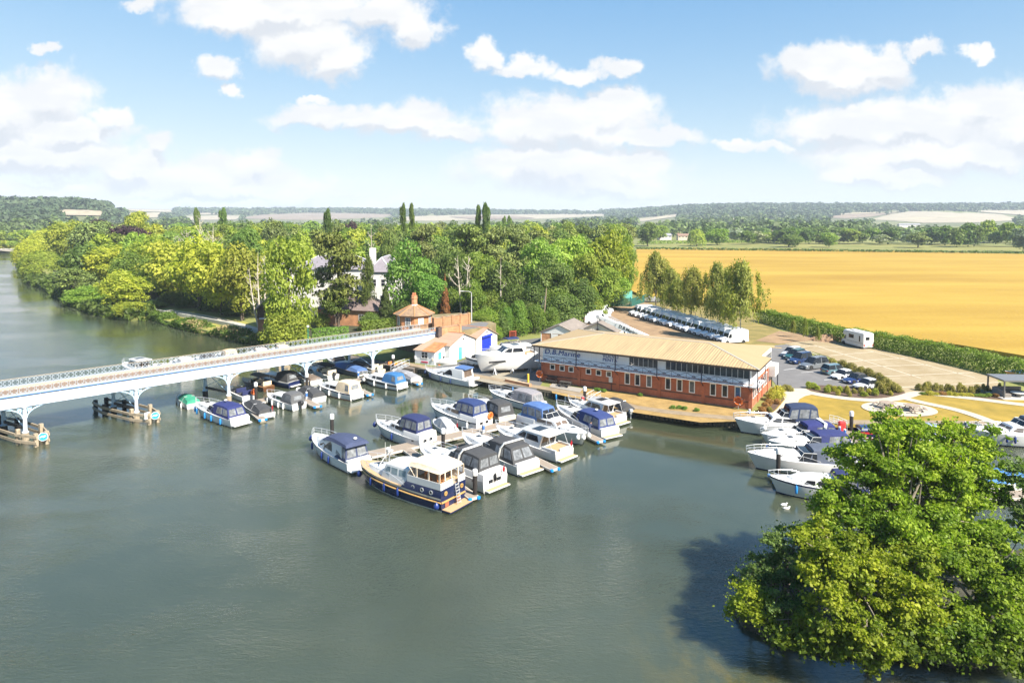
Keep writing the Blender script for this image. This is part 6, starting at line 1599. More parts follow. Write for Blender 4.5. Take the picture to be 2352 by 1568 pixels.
def car(label, fr, re, m, style='suv', L_=4.6, W=1.86, Hh=1.65, roof=None, z=LAND, cat='car', group=None, plate=plate_y):
    """front at +x. fr/re: pixels of the nose and tail on the ground."""
    a, c = P(re[0], re[1], z), P(fr[0], fr[1], z); d = (c - a).normalized(); mid = (a + c) / 2
    t = thing('parked_car', label, cat, mid - d * (L_ / 2), math.atan2(d.y, d.x), group)
    w2 = W / 2; roof = roof or m
    hb = {'suv': .98, 'coupe': .78, 'pickup': 1.05}[style]
    body = Block([(0, .06, w2 * .86, w2 * .8, .3, hb * .92), (.25, .2, w2 * .98, w2 * .92, .24, hb), (L_ * .3, L_ * .3, w2, w2 * .95, .22, hb), (L_ * .66, L_ * .66, w2, w2 * .95, .22, hb * .98), (L_ * .9, L_ * .88, w2 * .97, w2 * .86, .24, hb * .84), (L_, L_ * .98, w2 * .78, w2 * .68, .3, hb * .66)], .12, .04)
    body.mb().build('body', m, t, angle=40)
    if style == 'coupe': cab_ = [(L_ * .08, L_ * .25, w2 * .9, w2 * .68, hb - .04, Hh - .05), (L_ * .4, L_ * .42, w2 * .93, w2 * .7, hb - .04, Hh), (L_ * .7, L_ * .54, w2 * .9, w2 * .68, hb - .04, Hh - .03)]
    else: cab_ = [(L_ * .03, L_ * .1, w2 * .93, w2 * .74, hb - .05, Hh - .04), (L_ * .35, L_ * .35, w2 * .95, w2 * .76, hb - .05, Hh), (L_ * .73, L_ * .57, w2 * .92, w2 * .72, hb - .05, Hh - .03)]
    k = Block(cab_, .08, .03); k.mb().build('cabin_glass', carglass, t, angle=40)
    x0, x1 = cab_[0][1], cab_[-1][1]
    rp = Block([(x0 - .02, x0 + .02, w2 * .74, w2 * .7, Hh - .1, Hh + .02), (x1 + .02, x1 - .04, w2 * .72, w2 * .68, Hh - .1, Hh + .02)], .05, .03); rp.mb().build('roof', roof, t, angle=40)
    for q in ((.98, 1.06),) if style != 'coupe' else ():
        for sg in (1, -1):
            g = MB(); k.window(g, [(q[0], .02), (q[1], .02), (q[1], .95), (q[0], .95)], sg, 0, .012); g.build('door_pillar', m, t)
    if style == 'pickup':
        MB().tube([(L_ * .12, w2 * .6, Hh + .1), (L_ * .4, w2 * .6, Hh + .1)], .03, 5).build('roof_rail', black, t); MB().tube([(L_ * .12, -w2 * .6, Hh + .1), (L_ * .4, -w2 * .6, Hh + .1)], .03, 5).build('roof_rail', black, t)
    wheels(t, (L_ * .2, L_ * .8), w2, .34 if style != 'pickup' else .4)
    for sg in (1, -1):
        MB().box(L_ * .93, L_ * .975, sg * w2 * .66 - .18, sg * w2 * .66 + .18, hb * .58, hb * .72).build('headlight', lampm, t, bevel=.03)
        MB().box(-.0, .12, sg * w2 * .7 - .16, sg * w2 * .7 + .16, hb * .68, hb * .84).build('tail_light', taill, t, bevel=.03)
        MB().box(L_ * .62, L_ * .66, sg * (w2 + .1) - .1, sg * (w2 + .1) + .1, hb, hb + .16).build('wing_mirror', m, t, bevel=.03)
    MB().box(L_ * .985, L_ + .01, -.55, .55, hb * .38, hb * .56).build('grille', black, t, bevel=.02)
    MB().box(L_ + .0, L_ + .02, -.26, .26, .34, .45).build('number_plate', plate_w, t); MB().box(-.03, .01, -.26, .26, .5, .62).build('number_plate', plate, t)
    return t
pk = [('silver car at the far end of the parked row, half hidden by the brick building', (1797, 822), (1838, 813), (.5, .5, .52), 'suv', 4.5, 1.6),
      ('dark green car parked second from the far end of the row', (1800, 829), (1850, 819), (.02, .08, .07), 'suv', 4.7, 1.7),
      ('navy blue large car parked left of the grey pickup', (1808, 838), (1866, 828), (.015, .03, .09), 'suv', 4.9, 1.8)]
for k, (lab, f_, r_, c_, st_, l_, h_) in enumerate(pk): car(lab, f_, r_, paint('car_paint_%d' % k, c_), st_, l_, 1.9, h_)
car('grey double cab pickup with a hard top and roof rails', (1834, 850), (1903, 841), paint('gunmetal_paint', (.13, .14, .15)), 'pickup', 5.3, 1.95, 1.88)
car('teal grey car parked tail out beside the white coupe', (1952, 855), (1884, 861), paint('teal_paint', (.1, .17, .2)), 'suv', 4.5, 1.85, 1.6)
car('white sports coupe parked in the row', (1908, 873), (1962, 864), paint('white_car_paint', (.8, .8, .8)), 'coupe', 4.2, 1.84, 1.34)
car('navy convertible with a black folding hood', (1928, 883), (2002, 873), paint('midnight_paint', (.015, .025, .1)), 'coupe', 4.6, 1.84, 1.36, roof=cv_dark)
car('silver coupe at the near end of the row behind the shrubs', (1955, 896), (2025, 886), paint('silver_paint', (.55, .56, .57)), 'coupe', 4.4, 1.8, 1.38)
vanw = paint('white_van_paint', (.7, .71, .72))
def van(name, L_, Hh, W=2.0, small=False):
    t = thing(name, 'white panel van', 'van')
    w2 = W / 2; n = L_ * (.8 if small else .83); hbn = 1.05 if small else 1.2
    Block([(0, .05, w2, w2 * .86, .35, Hh * .96), (L_ * .3, L_ * .3, w2, w2 * .86, .3, Hh), (L_ * .62, L_ * .62, w2, w2 * .86, .3, Hh), (n + .05, L_ * .68, w2, w2 * .8, .3, Hh * .98)], .14, .06).mb().build('body', vanw, t, angle=40)
    Block([(n - .3, n - .3, w2, w2 * .92, .3, hbn + .08), (L_ * .93, L_ * .93, w2 * .97, w2 * .84, .3, hbn - .12), (L_, L_ * .985, w2 * .84, w2 * .76, .35, hbn - .35)], .14, .05).mb().build('bonnet', vanw, t, angle=40)
    k = Block([(L_ * .62, L_ * .62, w2, w2 * .86, .3, Hh), (n + .05, L_ * .68, w2, w2 * .8, .3, Hh * .98)], .14, .06)
    k2 = Block([(n + .05, L_ * .68, w2, w2 * .8, .3, Hh * .98)] * 2, .14, .06)
    zt = (hbn - .3) / (Hh * .98 - .3); zt2 = min(.9, zt + (.72 if not small else .6) / (Hh - .3))
    g = MB(); k2.endwin(g, 1, [(-.86, zt), (.86, zt), (.84, zt2 + .04), (-.84, zt2 + .04)]); g.build('windscreen', carglass, t)
    for sg in (1, -1):
        g = MB(); k.window(g, [(.12, zt - .02), (.93, zt - .02), (.8, zt2), (.12, zt2)], sg); g.build('side_window', carglass, t)
        MB().box(L_ * .94, L_ * .985, sg * w2 * .7 - .16, sg * w2 * .7 + .16, hbn * .55, hbn * .76).build('headlight', lampm, t, bevel=.03)
        MB().box(n - .02, n + .1, sg * (w2 + .14) - .12, sg * (w2 + .14) + .12, hbn + .05, hbn + .38).build('wing_mirror', black, t, bevel=.03)
        MB().box(-.02, .04, sg * w2 * .9 - .07, sg * w2 * .9 + .07, .9, 1.5).build('tail_light', taill, t)
    MB().box(L_ * .985, L_ + .02, -w2 * .55, w2 * .55, hbn * .42, hbn * .62).build('grille', black, t, bevel=.03)
    MB().box(L_ - .05, L_ + .05, -w2 * .8, w2 * .8, .32, .5).build('bumper', black, t, bevel=.05)
    MB().box(L_ + .03, L_ + .06, -.26, .26, .36, .47).build('number_plate', plate_w, t)
    wheels(t, (L_ * .2, L_ * .8), w2, .36)
    return t
v0 = van('panel_van', 6.0, 2.65, 2.05)
rackm = galv
a, b = P(1447, 725, LAND), P(1655, 789, LAND); rowd = (b - a).normalized(); vdir = Vector((-.955, -.295, 0)).normalized()
NV = 18
for i in range(NV):
    t = v0 if i == 0 else copy_tree(v0)
    f = a.lerp(b, i / (NV - 1.0)) + vdir * rnd.uniform(-.25, .25)
    t.location = f - vdir * 6.0; t.rotation_euler = (0, 0, math.atan2(vdir.y, vdir.x) + rnd.uniform(-.03, .03))
    t['group'] = 'white vans parked side by side along the birch verge'
    t['label'] = 'white high roof panel van in the long row under the birches'
    if i in (0, NV - 1): t['label'] = ('white high roof panel van at the far end of the long row' if i == 0 else 'white high roof panel van at the near end of the long row')
    if i in (2, 4, 6, 9, 11, 14, 17):
        g = MB()
        for y in (-.6, .6): g.tube([(.6, y, 2.82), (3.8, y, 2.82)], .03, 4)
        for x in (.7, 1.9, 3.1): g.tube([(x, -.65, 2.8), (x, .65, 2.8)], .03, 4)
        g.build('roof_rack', galv, t)
v1 = van('delivery_van', 5.0, 1.97, 1.95, True)
a, b = P(1394, 744, LAND), P(1408, 717, LAND); vd = Vector((.99, -.12, 0)).normalized()
for i in range(8):
    t = v1 if i == 0 else copy_tree(v1)
    f = a.lerp(b, i / 7.0) + vd * rnd.uniform(-.2, .2)
    t.location = f - vd * 5.0; t.rotation_euler = (0, 0, math.atan2(vd.y, vd.x))
    t['group'] = 'low white vans parked side by side against the trees'
    t['label'] = 'low white van in the short row against the trees' if 0 < i < 7 else ('low white van at the near end of the short row' if i == 0 else 'low white van at the far end of the short row')
# motorhome
mp_ = P(1984, 802, LAND); mh = thing('motorhome', 'white coachbuilt motorhome with over cab bed parked along the hedge', 'motorhome', (mp_.x + .9, mp_.y + .0, LAND), R(104))
wht = mat('motorhome_panel', (.62, .61, .59), .3, .03)
hb_ = Block([(0, .05, 1.13, 1.1, .35, 2.95), (.3, .3, 1.15, 1.12, .35, 3.0), (4.6, 4.6, 1.15, 1.12, .35, 3.0)], .12, .06); hb_.mb().build('body', wht, mh, angle=40)
Block([(4.5, 4.5, 1.13, 1.1, 2.0, 3.0), (5.3, 5.4, 1.1, 1.02, 2.05, 2.95), (5.75, 5.7, .9, .85, 2.2, 2.75)], .2, .06).mb().build('over_cab_bed', wht, mh, angle=40)
Block([(4.5, 4.5, 1.0, .85, .35, 2.1), (5.5, 5.0, 1.0, .82, .35, 2.05)], .1, .03).mb().build('cab', wht, mh, angle=40)
Block([(5.2, 5.2, .98, .88, .35, 1.25), (6.1, 6.1, .95, .8, .35, 1.05), (6.35, 6.3, .8, .7, .4, .8)], .12, .05).mb().build('bonnet', wht, mh, angle=40)
MB().prism([(5.55, -.84, 1.3), (5.55, .84, 1.3), (5.1, .76, 2.0), (5.1, -.76, 2.0)], (.03, 0, .02)).build('windscreen', carglass, mh)
for sg in (1, -1):
    MB().prism([(4.75, sg * 1.0, 1.3), (5.35, sg * 1.0, 1.3), (5.1, sg * .92, 1.9), (4.75, sg * .92, 1.9)], (0, sg * .03, 0)).build('cab_window', carglass, mh)
    MB().box(2.6, 3.9, sg * 1.14 - .02, sg * 1.14 + .02, 1.7, 2.4).build('side_window', darkglass, mh, bevel=.01); MB().box(.9, 1.2, sg * 1.14 - .02, sg * 1.14 + .02, 1.3, 2.4).build('side_window', darkglass, mh)
    MB().box(.1, 4.4, sg * 1.15 - .012, sg * 1.15 + .012, 1.05, 1.1).build('side_stripe', black, mh)
    MB().box(-.03, .03, sg * .95 - .1, sg * .95 + .1, .55, .95).build('tail_light', taill, mh)
MB().box(-.03, .02, -.15, .65, 1.75, 2.3).build('rear_window', darkglass, mh)
MB().box(-.04, .0, -.3, .3, .5, .62).build('number_plate', plate_y, mh)
MB().box(.4, 3.4, -.8, .8, 3.06, 3.1).build('roof_tray', mat('roof_tray_grey', (.5, .5, .5), .6), mh); MB().box(3.2, 4.3, -.5, .5, 3.06, 3.2).build('roof_vent', wht, mh, bevel=.04)
wheels(mh, (1.0, 5.4), 1.1, .36)

# mobile crane behind the marina roof
kp = P(1452, 800, LAND); crane = thing('mobile_crane', 'white mobile crane with a lettered telescopic boom, behind the marina building', 'crane', kp, R(152))
cw_ = mat('crane_white', (.76, .77, .78), .35, .06)
MB().box(-3.2, 4.2, -1.2, 1.2, .7, 1.3).build('chassis', cw_, crane, bevel=.05)
Block([(3.2, 3.2, 1.15, 1.05, .7, 2.3), (4.6, 4.4, 1.15, 1.0, .7, 2.25)], .12, .05).mb().build('cab', cw_, crane, angle=40)
MB().box(4.45, 4.62, -.95, .95, 1.45, 2.1).build('windscreen', carglass, crane)
MB().box(-2.6, .8, -.9, .9, 1.3, 2.5).build('superstructure', cw_, crane, bevel=.08)
MB().box(.8, 1.9, .3, 1.1, 1.35, 2.6).build('operator_cab', bluebump, crane, bevel=.05)
bm0, bm1 = Vector((-3.0, 0, 2.2)), Vector((6.8, 0, 5.6)); bd = (bm1 - bm0)
bo_ = MB().bar(bm0, bm0 + bd * .62, 1.0, 1.05).build('boom', cw_, crane, bevel=.02)
MB().bar(bm0 + bd * .6, bm0 + bd * .84, .78, .82).build('boom_section', cw_, crane, bevel=.02)
MB().bar(bm0 + bd * .82, bm1, .58, .6).build('boom_section', cw_, crane, bevel=.02)
g = MB(); g.box(6.5, 7.2, -.3, .3, 5.3, 5.9); g.tube([(6.7, -.42, 5.6), (6.7, .42, 5.6)], .28, 12); g.build('boom_head', mat('crane_grey', (.5, .5, .52), .5), crane)
for y in (-.12, .12): MB().tube([(7.0, y, 5.4), (7.0, y, 3.2)], .03, 5).build('hoist_rope', black, crane)
g = MB(); g.box(6.85, 7.15, -.2, .2, 2.7, 3.2); g.tube([(7.0, 0, 2.7), (7.0, 0, 2.45), (7.12, 0, 2.3), (7.2, 0, 2.45)], .05, 6); g.build('hook_block', black, crane)
MB().bar((1.0, 0, 1.5), tuple(bm0 + bd * .5), .24).build('lift_ram', darkmetal, crane)
an = math.atan2(bd.z, bd.x); mid = bm0 + bd * .56
letters('boom_lettering', 'D.B.Marine', .85, mat('black_lettering', (.02, .02, .025), .5), crane, (mid.x + math.sin(an) * .22, .52, mid.z - math.cos(an) * .22), (R(90), an, R(180)), .01, 0, .015, 1.0)
wheels(crane, (-2.4, -1.2, 2.2, 3.4), 1.2, .55)

# ---------------------------------------------------------------- small yard and garden things
cone = thing('traffic_cone', 'orange traffic cone by the white shed office door', 'traffic cone', P(1009, 838, LAND))
MB().lathe([(.3, 0), (.3, .06), (.2, .07), (.05, .85)], (0, 0, 0), 12).build('cone', orange, cone, angle=40); MB().lathe([(.155, .36), (.12, .55)], (0, 0, 0), 12).build('reflective_band', white, cone)
def post_line(label, cat, name, pts, h, sp, m, wire=False):
    pass
fence = thing('post_fence', 'row of thin dark posts and wires along the birch verge behind the vans', 'fence', (0, 0, 0))
fp = [P(1480, 692, LAND), P(1560, 715, LAND), P(1640, 745, LAND), P(1712, 782, LAND)]
for a, b in zip(fp, fp[1:]):
    n = int((b - a).length / 3.2)
    for i in range(n):
        p = a.lerp(b, i / n); MB().box(p.x - .05, p.x + .05, p.y - .05, p.y + .05, LAND, LAND + 1.3).build('post', darktimber, fence)
    g = MB()
    for h in (.5, .85, 1.2): g.tube([a + Vector((0, 0, h)), b + Vector((0, 0, h))], .012, 3)
    g.build('wire', galv, fence)
gp, gq = P(1392, 703, LAND), P(1448, 704, LAND); gd = (gq - gp)
gt = thing('green_gate', 'dark green double mesh gate at the far end of the van yard', 'gate', gp, math.atan2(gd.y, gd.x))
gmesh = mat('green_gate_mesh', (.01, .09, .07), .6, .2)
for k in range(2):
    L2 = gd.length / 2; g = MB(); x = k * L2
    g.bar((x + .1, 0, .1), (x + L2 - .1, 0, .1), .1); g.bar((x + .1, 0, 2.3), (x + L2 - .1, 0, 2.3), .1)
    for i in range(int(L2 / .16)): g.bar((x + .1 + .16 * i, 0, .1), (x + .1 + .16 * i, 0, 2.3), .09, .03)
    g.build('gate_leaf', gmesh, gt)
for x in (0, gd.length / 2, gd.length): MB().box(x - .12, x + .12, -.12, .12, 0, 2.6).build('gate_post', gmesh, gt)
wall('green_fence', 'dark green boarded fence curving from the gate behind the vans', P(1450, 704, LAND)[:2], P(1492, 690, LAND)[:2], LAND, LAND + 2.2, .1, gmesh)
wall('teal_fence', 'light teal sports netting fence behind the gate', P(1400, 692, LAND)[:2], P(1452, 691, LAND)[:2], LAND, LAND + 3.0, .06, mat('teal_netting', (.12, .4, .36), .7, .2))
cv_ = thing('caravan', 'grey wrapped boat on the verge at the far end of the vans', 'covered boat', P(1498, 694, LAND), R(-20))
Block([(-3, -2.6, .6, .5, .4, .9), (-1, -1, 1.1, .6, .4, 1.6), (1.5, 1.5, 1.0, .5, .4, 1.5), (3.2, 3.0, .3, .15, .6, 1.0)], .2, .1).mb().build('cover', cv_grey, cv_, angle=50); MB().box(-2.5, 2.2, -.5, .5, 0, .45).build('cradle', galv, cv_)
cv_.name = 'covered_boat'
utp = P(1247, 757, LAND); ut = thing('utility_pole', 'leaning wooden utility pole with two yellow guarded stay wires, in front of the dark trees', 'utility pole', utp)
tz = (D(1255, 662, utp.y)); MB().tube([(0, 0, 0), (tz.x - utp.x, 0, tz.z - LAND)], [.16, .11], 8).build('pole', mat('pole_wood', (.26, .2, .14), .85, .25), ut)
yel = mat('yellow_guard', (.75, .55, .03), .5)
for x in (-1.6, -2.3):
    MB().tube([(x, -.4, 0), (tz.x - utp.x, 0, tz.z - LAND - 1)], .02, 4).build('stay_wire', galv, ut); MB().tube([(x, -.4, 0), (x + (tz.x - utp.x - x) * .25, -.3, (tz.z - LAND) * .25)], .06, 6).build('stay_guard', yel, ut)
def lamp(label, base, h, arm, m, headm=None):
    t = thing('lamp_post', label, 'lamp post', base)
    MB().tube([(0, 0, 0), (0, 0, h)], [.11, .07], 8).build('post', m, t)
    if arm:
        MB().tube([(0, 0, h), (arm * .3, 0, h + .25), (arm, 0, h + .3)], .05, 6).build('arm', m, t); MB().box(arm - .35, arm + .35, -.15, .15, h + .22, h + .38).build('lamp_head', m, t, bevel=.04)
    else:
        MB().lathe([(.05, h), (.2, h + .12), (.26, h + .3), (.18, h + .46), (.02, h + .52)], (0, 0, 0), 12).build('lamp_globe', mat('milk_glass', (.7, .7, .66), .3), t)
lp = D(1083, 745, 134); lamp('tall grey street lamp with an arm behind the garden wall', (lp.x, 134, 5.0), D(1083, 672, 134).z - 5.0, -1.9, mat('lamp_grey', (.5, .5, .5), .4))
lamp('short green lamp post with a white globe behind the bridge parapet', P(708, 806, LAND), 4.3, 0, mat('lamp_green', (.02, .22, .14), .4))
# pergola with lounge furniture
pg = thing('pergola', 'dark grey louvred pergola over a corner sofa on a paved terrace', 'pergola', P(2306, 916, LAND), R(-4))
pgm = mat('pergola_grey', (.08, .085, .09), .5, .1)
MB().box(-.4, 6.5, -.6, 4.2, .0, .12).build('terrace', mat('terrace_paving', (.5, .48, .44), .9, .1), pg)
for x, y in ((0, 0), (6, 0), (0, 3.6), (6, 3.6)): MB().box(x - .08, x + .08, y - .08, y + .08, .12, 2.5).build('post', pgm, pg)
MB().box(-.15, 6.15, -.15, 3.75, 2.4, 2.62).build('roof', mat('pergola_louvres', (.14, .145, .15), .45, .1), pg)
so_ = thing('corner_sofa', 'grey woven corner sofa under the dark pergola', 'sofa', pg.location + Vector((.5, .6, .12)), R(-4)); rat = mat('grey_rattan', (.2, .18, .16), .85, .2, 5)
MB().box(.0, 3.6, 1.5, 2.4, 0, .45).build('seat', rat, so_, bevel=.05); MB().box(.0, 3.6, 2.2, 2.45, .45, .95).build('backrest', rat, so_, bevel=.05); MB().box(-.1, .8, -.2, 2.4, 0, .45).build('seat', rat, so_, bevel=.05); MB().box(-.25, .0, -.2, 2.4, .0, .9).build('backrest', rat, so_, bevel=.05)
tb_ = thing('coffee_table', 'pale topped table in front of the pergola sofa', 'table', pg.location + Vector((2.6, .9, .12)), R(-4)); MB().lathe([(.9, .5), (.9, .56)], (0, 0, 0), 16).build('table_top', mat('pale_table', (.55, .55, .53), .3), tb_); MB().lathe([(.35, 0), (.3, .5)], (0, 0, 0), 10).build('pedestal', rat, tb_)
# spoil heap
g = MB(); c = P(1900, 782, LAND); n = 40
rings = []
for i in range(9):
    f = i / 8.0; rr = 1 - f
    rings.append([(c.x + (3.6 * rr) * math.cos(k * 2 * math.pi / n) * (1 + .12 * math.sin(k * 1.7 + i)) + .25 * math.sin(i * 2.1), c.y + (2.4 * rr) * math.sin(k * 2 * math.pi / n) * (1 + .1 * math.sin(k * 2.3)), LAND + 1.2 * (1 - rr ** 1.6) + .12 * nr.normal() * (0 < i < 8)) for k in range(n)])
g.loft(rings); stuff(tag(g.build('soil_heap', mat('spoil_earth', (.22, .14, .085), .95, .35, 1.5, bump=.8, bscale=4), None, smooth=False)))
dn = P(1235, 782, LAND)
tag(MB().lathe([(.7, 0), (.8, .5), (.5, 1.1), (.1, 1.3)], (0, 0, 0), 9).build('rubble_sack', mat('white_sacking', (.7, .7, .68), .9, .15), None, loc=D(1212, 752, 147).to_tuple()[:2] + (LAND,), smooth=True), 'white rubble sack by the yellow stay guards', 'sack')
ct = D(1178, 762, 140); t = thing('red_pallet', 'rusty red crate behind the yacht, by the conifers', 'crate', (ct.x, 140, LAND)); rm_ = mat('rusty_red', (.35, .07, .04), .8, .3)
for z in (0, .4, .8, 1.2): MB().box(-.7, .7, -.5, .5, z, z + .1).build('slat', rm_, t)
for x in (-.65, .65):
    for y in (-.45, .45): MB().box(x - .06, x + .06, y - .06, y + .06, 0, 1.35).build('corner_post', rm_, t)

# ---------------------------------------------------------------- people
skin = mat('skin', (.5, .28, .2), .6, .08); darkc = mat('dark_coat', (.022, .024, .022), .85, .3, 6); jeans = mat('navy_clothes', (.02, .03, .07), .85, .3, 6); hair = mat('brown_hair', (.06, .035, .02), .7, .2); redhat = mat('red_hat', (.5, .04, .03), .8, .1)
def person(label, loc, rz, J, top, legs, hat):
    """J: joint table; grown with a Skin modifier from the pelvis."""
    order, edges, rad = [], [], []
    def v(p, r):
        order.append(p); rad.append(r); return len(order) - 1
    root = v(J['pelvis'], .15); ch = v(J['chest'], .17); nk = v(J['neck'], .06); hd = v(J['head0'], .085); h2 = v(J['head1'], .1); h3 = v(J['head2'], .07)
    edges += [(root, ch), (ch, nk), (nk, hd), (hd, h2), (h2, h3)]
    n = Vector(J['head1']); f = Vector(J['face']); ns = v(tuple(n + f * .115), .022); edges.append((h2, ns))
    for sd in ('l', 'r'):
        s = v(J['sh' + sd], .075); e = v(J['el' + sd], .05); w_ = v(J['wr' + sd], .035); edges += [(ch, s), (s, e), (e, w_)]
        W_ = Vector(J['wr' + sd]); d = (W_ - Vector(J['el' + sd])).normalized(); side = d.cross(f).normalized() if d.cross(f).length > .1 else Vector((0, 0, 1))
        pm = v(tuple(W_ + d * .07), .034); edges.append((w_, pm))
        for k in range(4):
            b0 = v(tuple(W_ + d * .12 + side * (.018 * (k - 1.5))), .01); b1 = v(tuple(W_ + d * (.165 - .01 * abs(k - 1)) + side * (.022 * (k - 1.5)) + f * .012), .008); edges += [(pm, b0), (b0, b1)]
        t0 = v(tuple(W_ + d * .07 + side * .05), .01); edges.append((pm, t0))
        hp_ = v(J['hp' + sd], .1); kn = v(J['kn' + sd], .065); an_ = v(J['an' + sd], .045); to = v(J['to' + sd], .04); edges += [(root, hp_), (hp_, kn), (kn, an_), (an_, to)]
    me = bpy.data.meshes.new('person'); me.from_pydata(order, edges, [])
    for m in (skin, top, legs, black): me.materials.append(m)
    o = bpy.data.objects.new('person', me); C.objects.link(o); o.location = loc; o.rotation_euler = (0, 0, rz)
    sk = o.modifiers.new('skin', 'SKIN'); sk.use_smooth_shade = True
    for i, r in enumerate(rad): me.skin_vertices[0].data[i].radius = (r, r * (.75 if i < 2 else 1))
    me.skin_vertices[0].data[0].use_root = True
    ss = o.modifiers.new('sub', 'SUBSURF'); ss.levels = ss.render_levels = 1
    dg = bpy.context.evaluated_depsgraph_get(); m2 = bpy.data.meshes.new_from_object(o.evaluated_get(dg)); o.modifiers.clear(); o.data = m2; m2.name = 'person'
    if len(m2.materials) == 0:
        for m in (skin, top, legs, black): m2.materials.append(m)
    pz = J['pelvis'][2]
    segs = [('t', J['chest'], J['pelvis'], .26), ('t', J['shl'], J['ell'], .1), ('t', J['shr'], J['elr'], .1), ('t', J['ell'], J['wrl'], .07), ('t', J['elr'], J['wrr'], .07), ('l', J['hpl'], J['knl'], .13), ('l', J['hpr'], J['knr'], .13), ('l', J['knl'], J['anl'], .09), ('l', J['knr'], J['anr'], .09), ('b', J['anl'], J['tol'], .08), ('b', J['anr'], J['tor'], .08), ('s', J['neck'], J['head2'], .12), ('s', J['wrl'], tuple(Vector(J['wrl']) + (Vector(J['wrl']) - Vector(J['ell'])).normalized() * .2), .05), ('s', J['wrr'], tuple(Vector(J['wrr']) + (Vector(J['wrr']) - Vector(J['elr'])).normalized() * .2), .05)]
    code = {'s': 0, 't': 1, 'l': 2, 'b': 3}
    for p in m2.polygons:
        c_ = p.center; best = None
        for kx, a_, b_, r_ in segs:
            A2, B2 = Vector(a_), Vector(b_); u = max(0, min(1, (c_ - A2).dot(B2 - A2) / max(1e-6, (B2 - A2).length_squared))); q = (c_ - (A2 + (B2 - A2) * u)).length / r_
            if best is None or q < best[0]: best = (q, kx)
        p.material_index = code[best[1]]
    tag(o, label, 'person')
    hc = Vector(J['head1']) + Vector((0, 0, .05)) - f * .02
    MB().lathe([(.02, .1), (.075, .085), (.112, .03), (.118, -.02), (.1, -.05)], tuple(hc), 12).build('hat' if hat is redhat else 'hair', hat, o, smooth=True)
    for sg in (1, -1):
        s_ = f.cross(Vector((0, 0, 1))).normalized() * sg
        MB().lathe([(.004, -.01), (.013, 0), (.004, .01)], tuple(Vector(J['head1']) + f * .098 + s_ * .035 + Vector((0, 0, .015))), 6, axis='x').build('eye', black, o)
        MB().lathe([(.008, -.03), (.02, 0), (.008, .03)], tuple(Vector(J['head1']) + s_ * .1), 6).build('ear', skin, o)
    return o
stand = dict(pelvis=(0, 0, .98), chest=(.01, 0, 1.33), neck=(.01, 0, 1.5), head0=(.02, 0, 1.58), head1=(.03, 0, 1.66), head2=(.02, 0, 1.75), face=(1, 0, 0), shl=(0, .2, 1.42), ell=(-.02, .27, 1.14), wrl=(.16, .18, 1.02), shr=(0, -.2, 1.42), elr=(-.02, -.27, 1.14), wrr=(.16, -.18, 1.02), hpl=(0, .1, .92), knl=(.02, .11, .5), anl=(-.01, .12, .08), tol=(.16, .14, .04), hpr=(0, -.1, .92), knr=(.02, -.11, .5), anr=(-.03, -.12, .08), tor=(.14, -.14, .04))
person('person in a long dark coat with a red hat standing on the centre pontoon', P(1215, 976, .47), R(250), stand, darkc, darkc, redhat)
bend = dict(pelvis=(0, 0, .95), chest=(.3, 0, 1.18), neck=(.45, 0, 1.27), head0=(.52, 0, 1.31), head1=(.58, 0, 1.36), head2=(.62, 0, 1.44), face=(.8, 0, -.6), shl=(.33, .2, 1.24), ell=(.5, .24, .98), wrl=(.68, .2, .85), shr=(.33, -.2, 1.24), elr=(.52, -.24, 1.0), wrr=(.7, -.2, .88), hpl=(0, .1, .9), knl=(.12, .11, .5), anl=(-.02, .12, .08), tol=(.15, .13, .04), hpr=(0, -.1, .9), knr=(-.05, -.11, .48), anr=(-.3, -.12, .1), tor=(-.14, -.13, .04))
person('person in navy clothes leaning into the cockpit of the blue canopied sports cruiser', P(1353, 1000, .47), R(60), bend, jeans, jeans, hair)
# ---------------------------------------------------------------- trees: unit prototypes (height 1, spread about 1), copied with their own size and tint
LM = dict(yel=leafmat('lime_leaves', (.29, .33, .042), .16), grn=leafmat('green_leaves', (.195, .265, .042), .16), drk=leafmat('dark_leaves', (.12, .175, .038), .18), olv=leafmat('olive_needles', (.145, .18, .045), .2, .15), cop=leafmat('copper_leaves', (.05, .025, .028), .35, .15),
          brt=leafmat('bright_leaves', (.15, .26, .045), .16), bir=leafmat('birch_leaves', (.25, .265, .06), .3), wil=leafmat('willow_leaves', (.32, .36, .045), .3), brn=leafmat('brown_needles', (.2, .08, .025), .35, .1), sil=leafmat('silver_leaves', (.26, .3, .2), .25), iso=leafmat('alder_leaves', (.2, .285, .022), .25, .4, .02, .45, .4), isd=leafmat('willow_scrub_leaves', (.11, .165, .04), .4, .4, .014, .5), isy=leafmat('yellow_alder_leaves', (.27, .325, .022), .25, .4, .02, .5, .35), twg=leafmat('dry_twigs', (.1, .075, .055), .4, .05))
bark = mat('bark', (.13, .1, .075), .95, .35, 6, bump=.4); palebark = mat('pale_dead_wood', (.5, .44, .36), .85, .2, 5); birchbark = mat('birch_bark', (.5, .47, .42), .8, .45, 7)

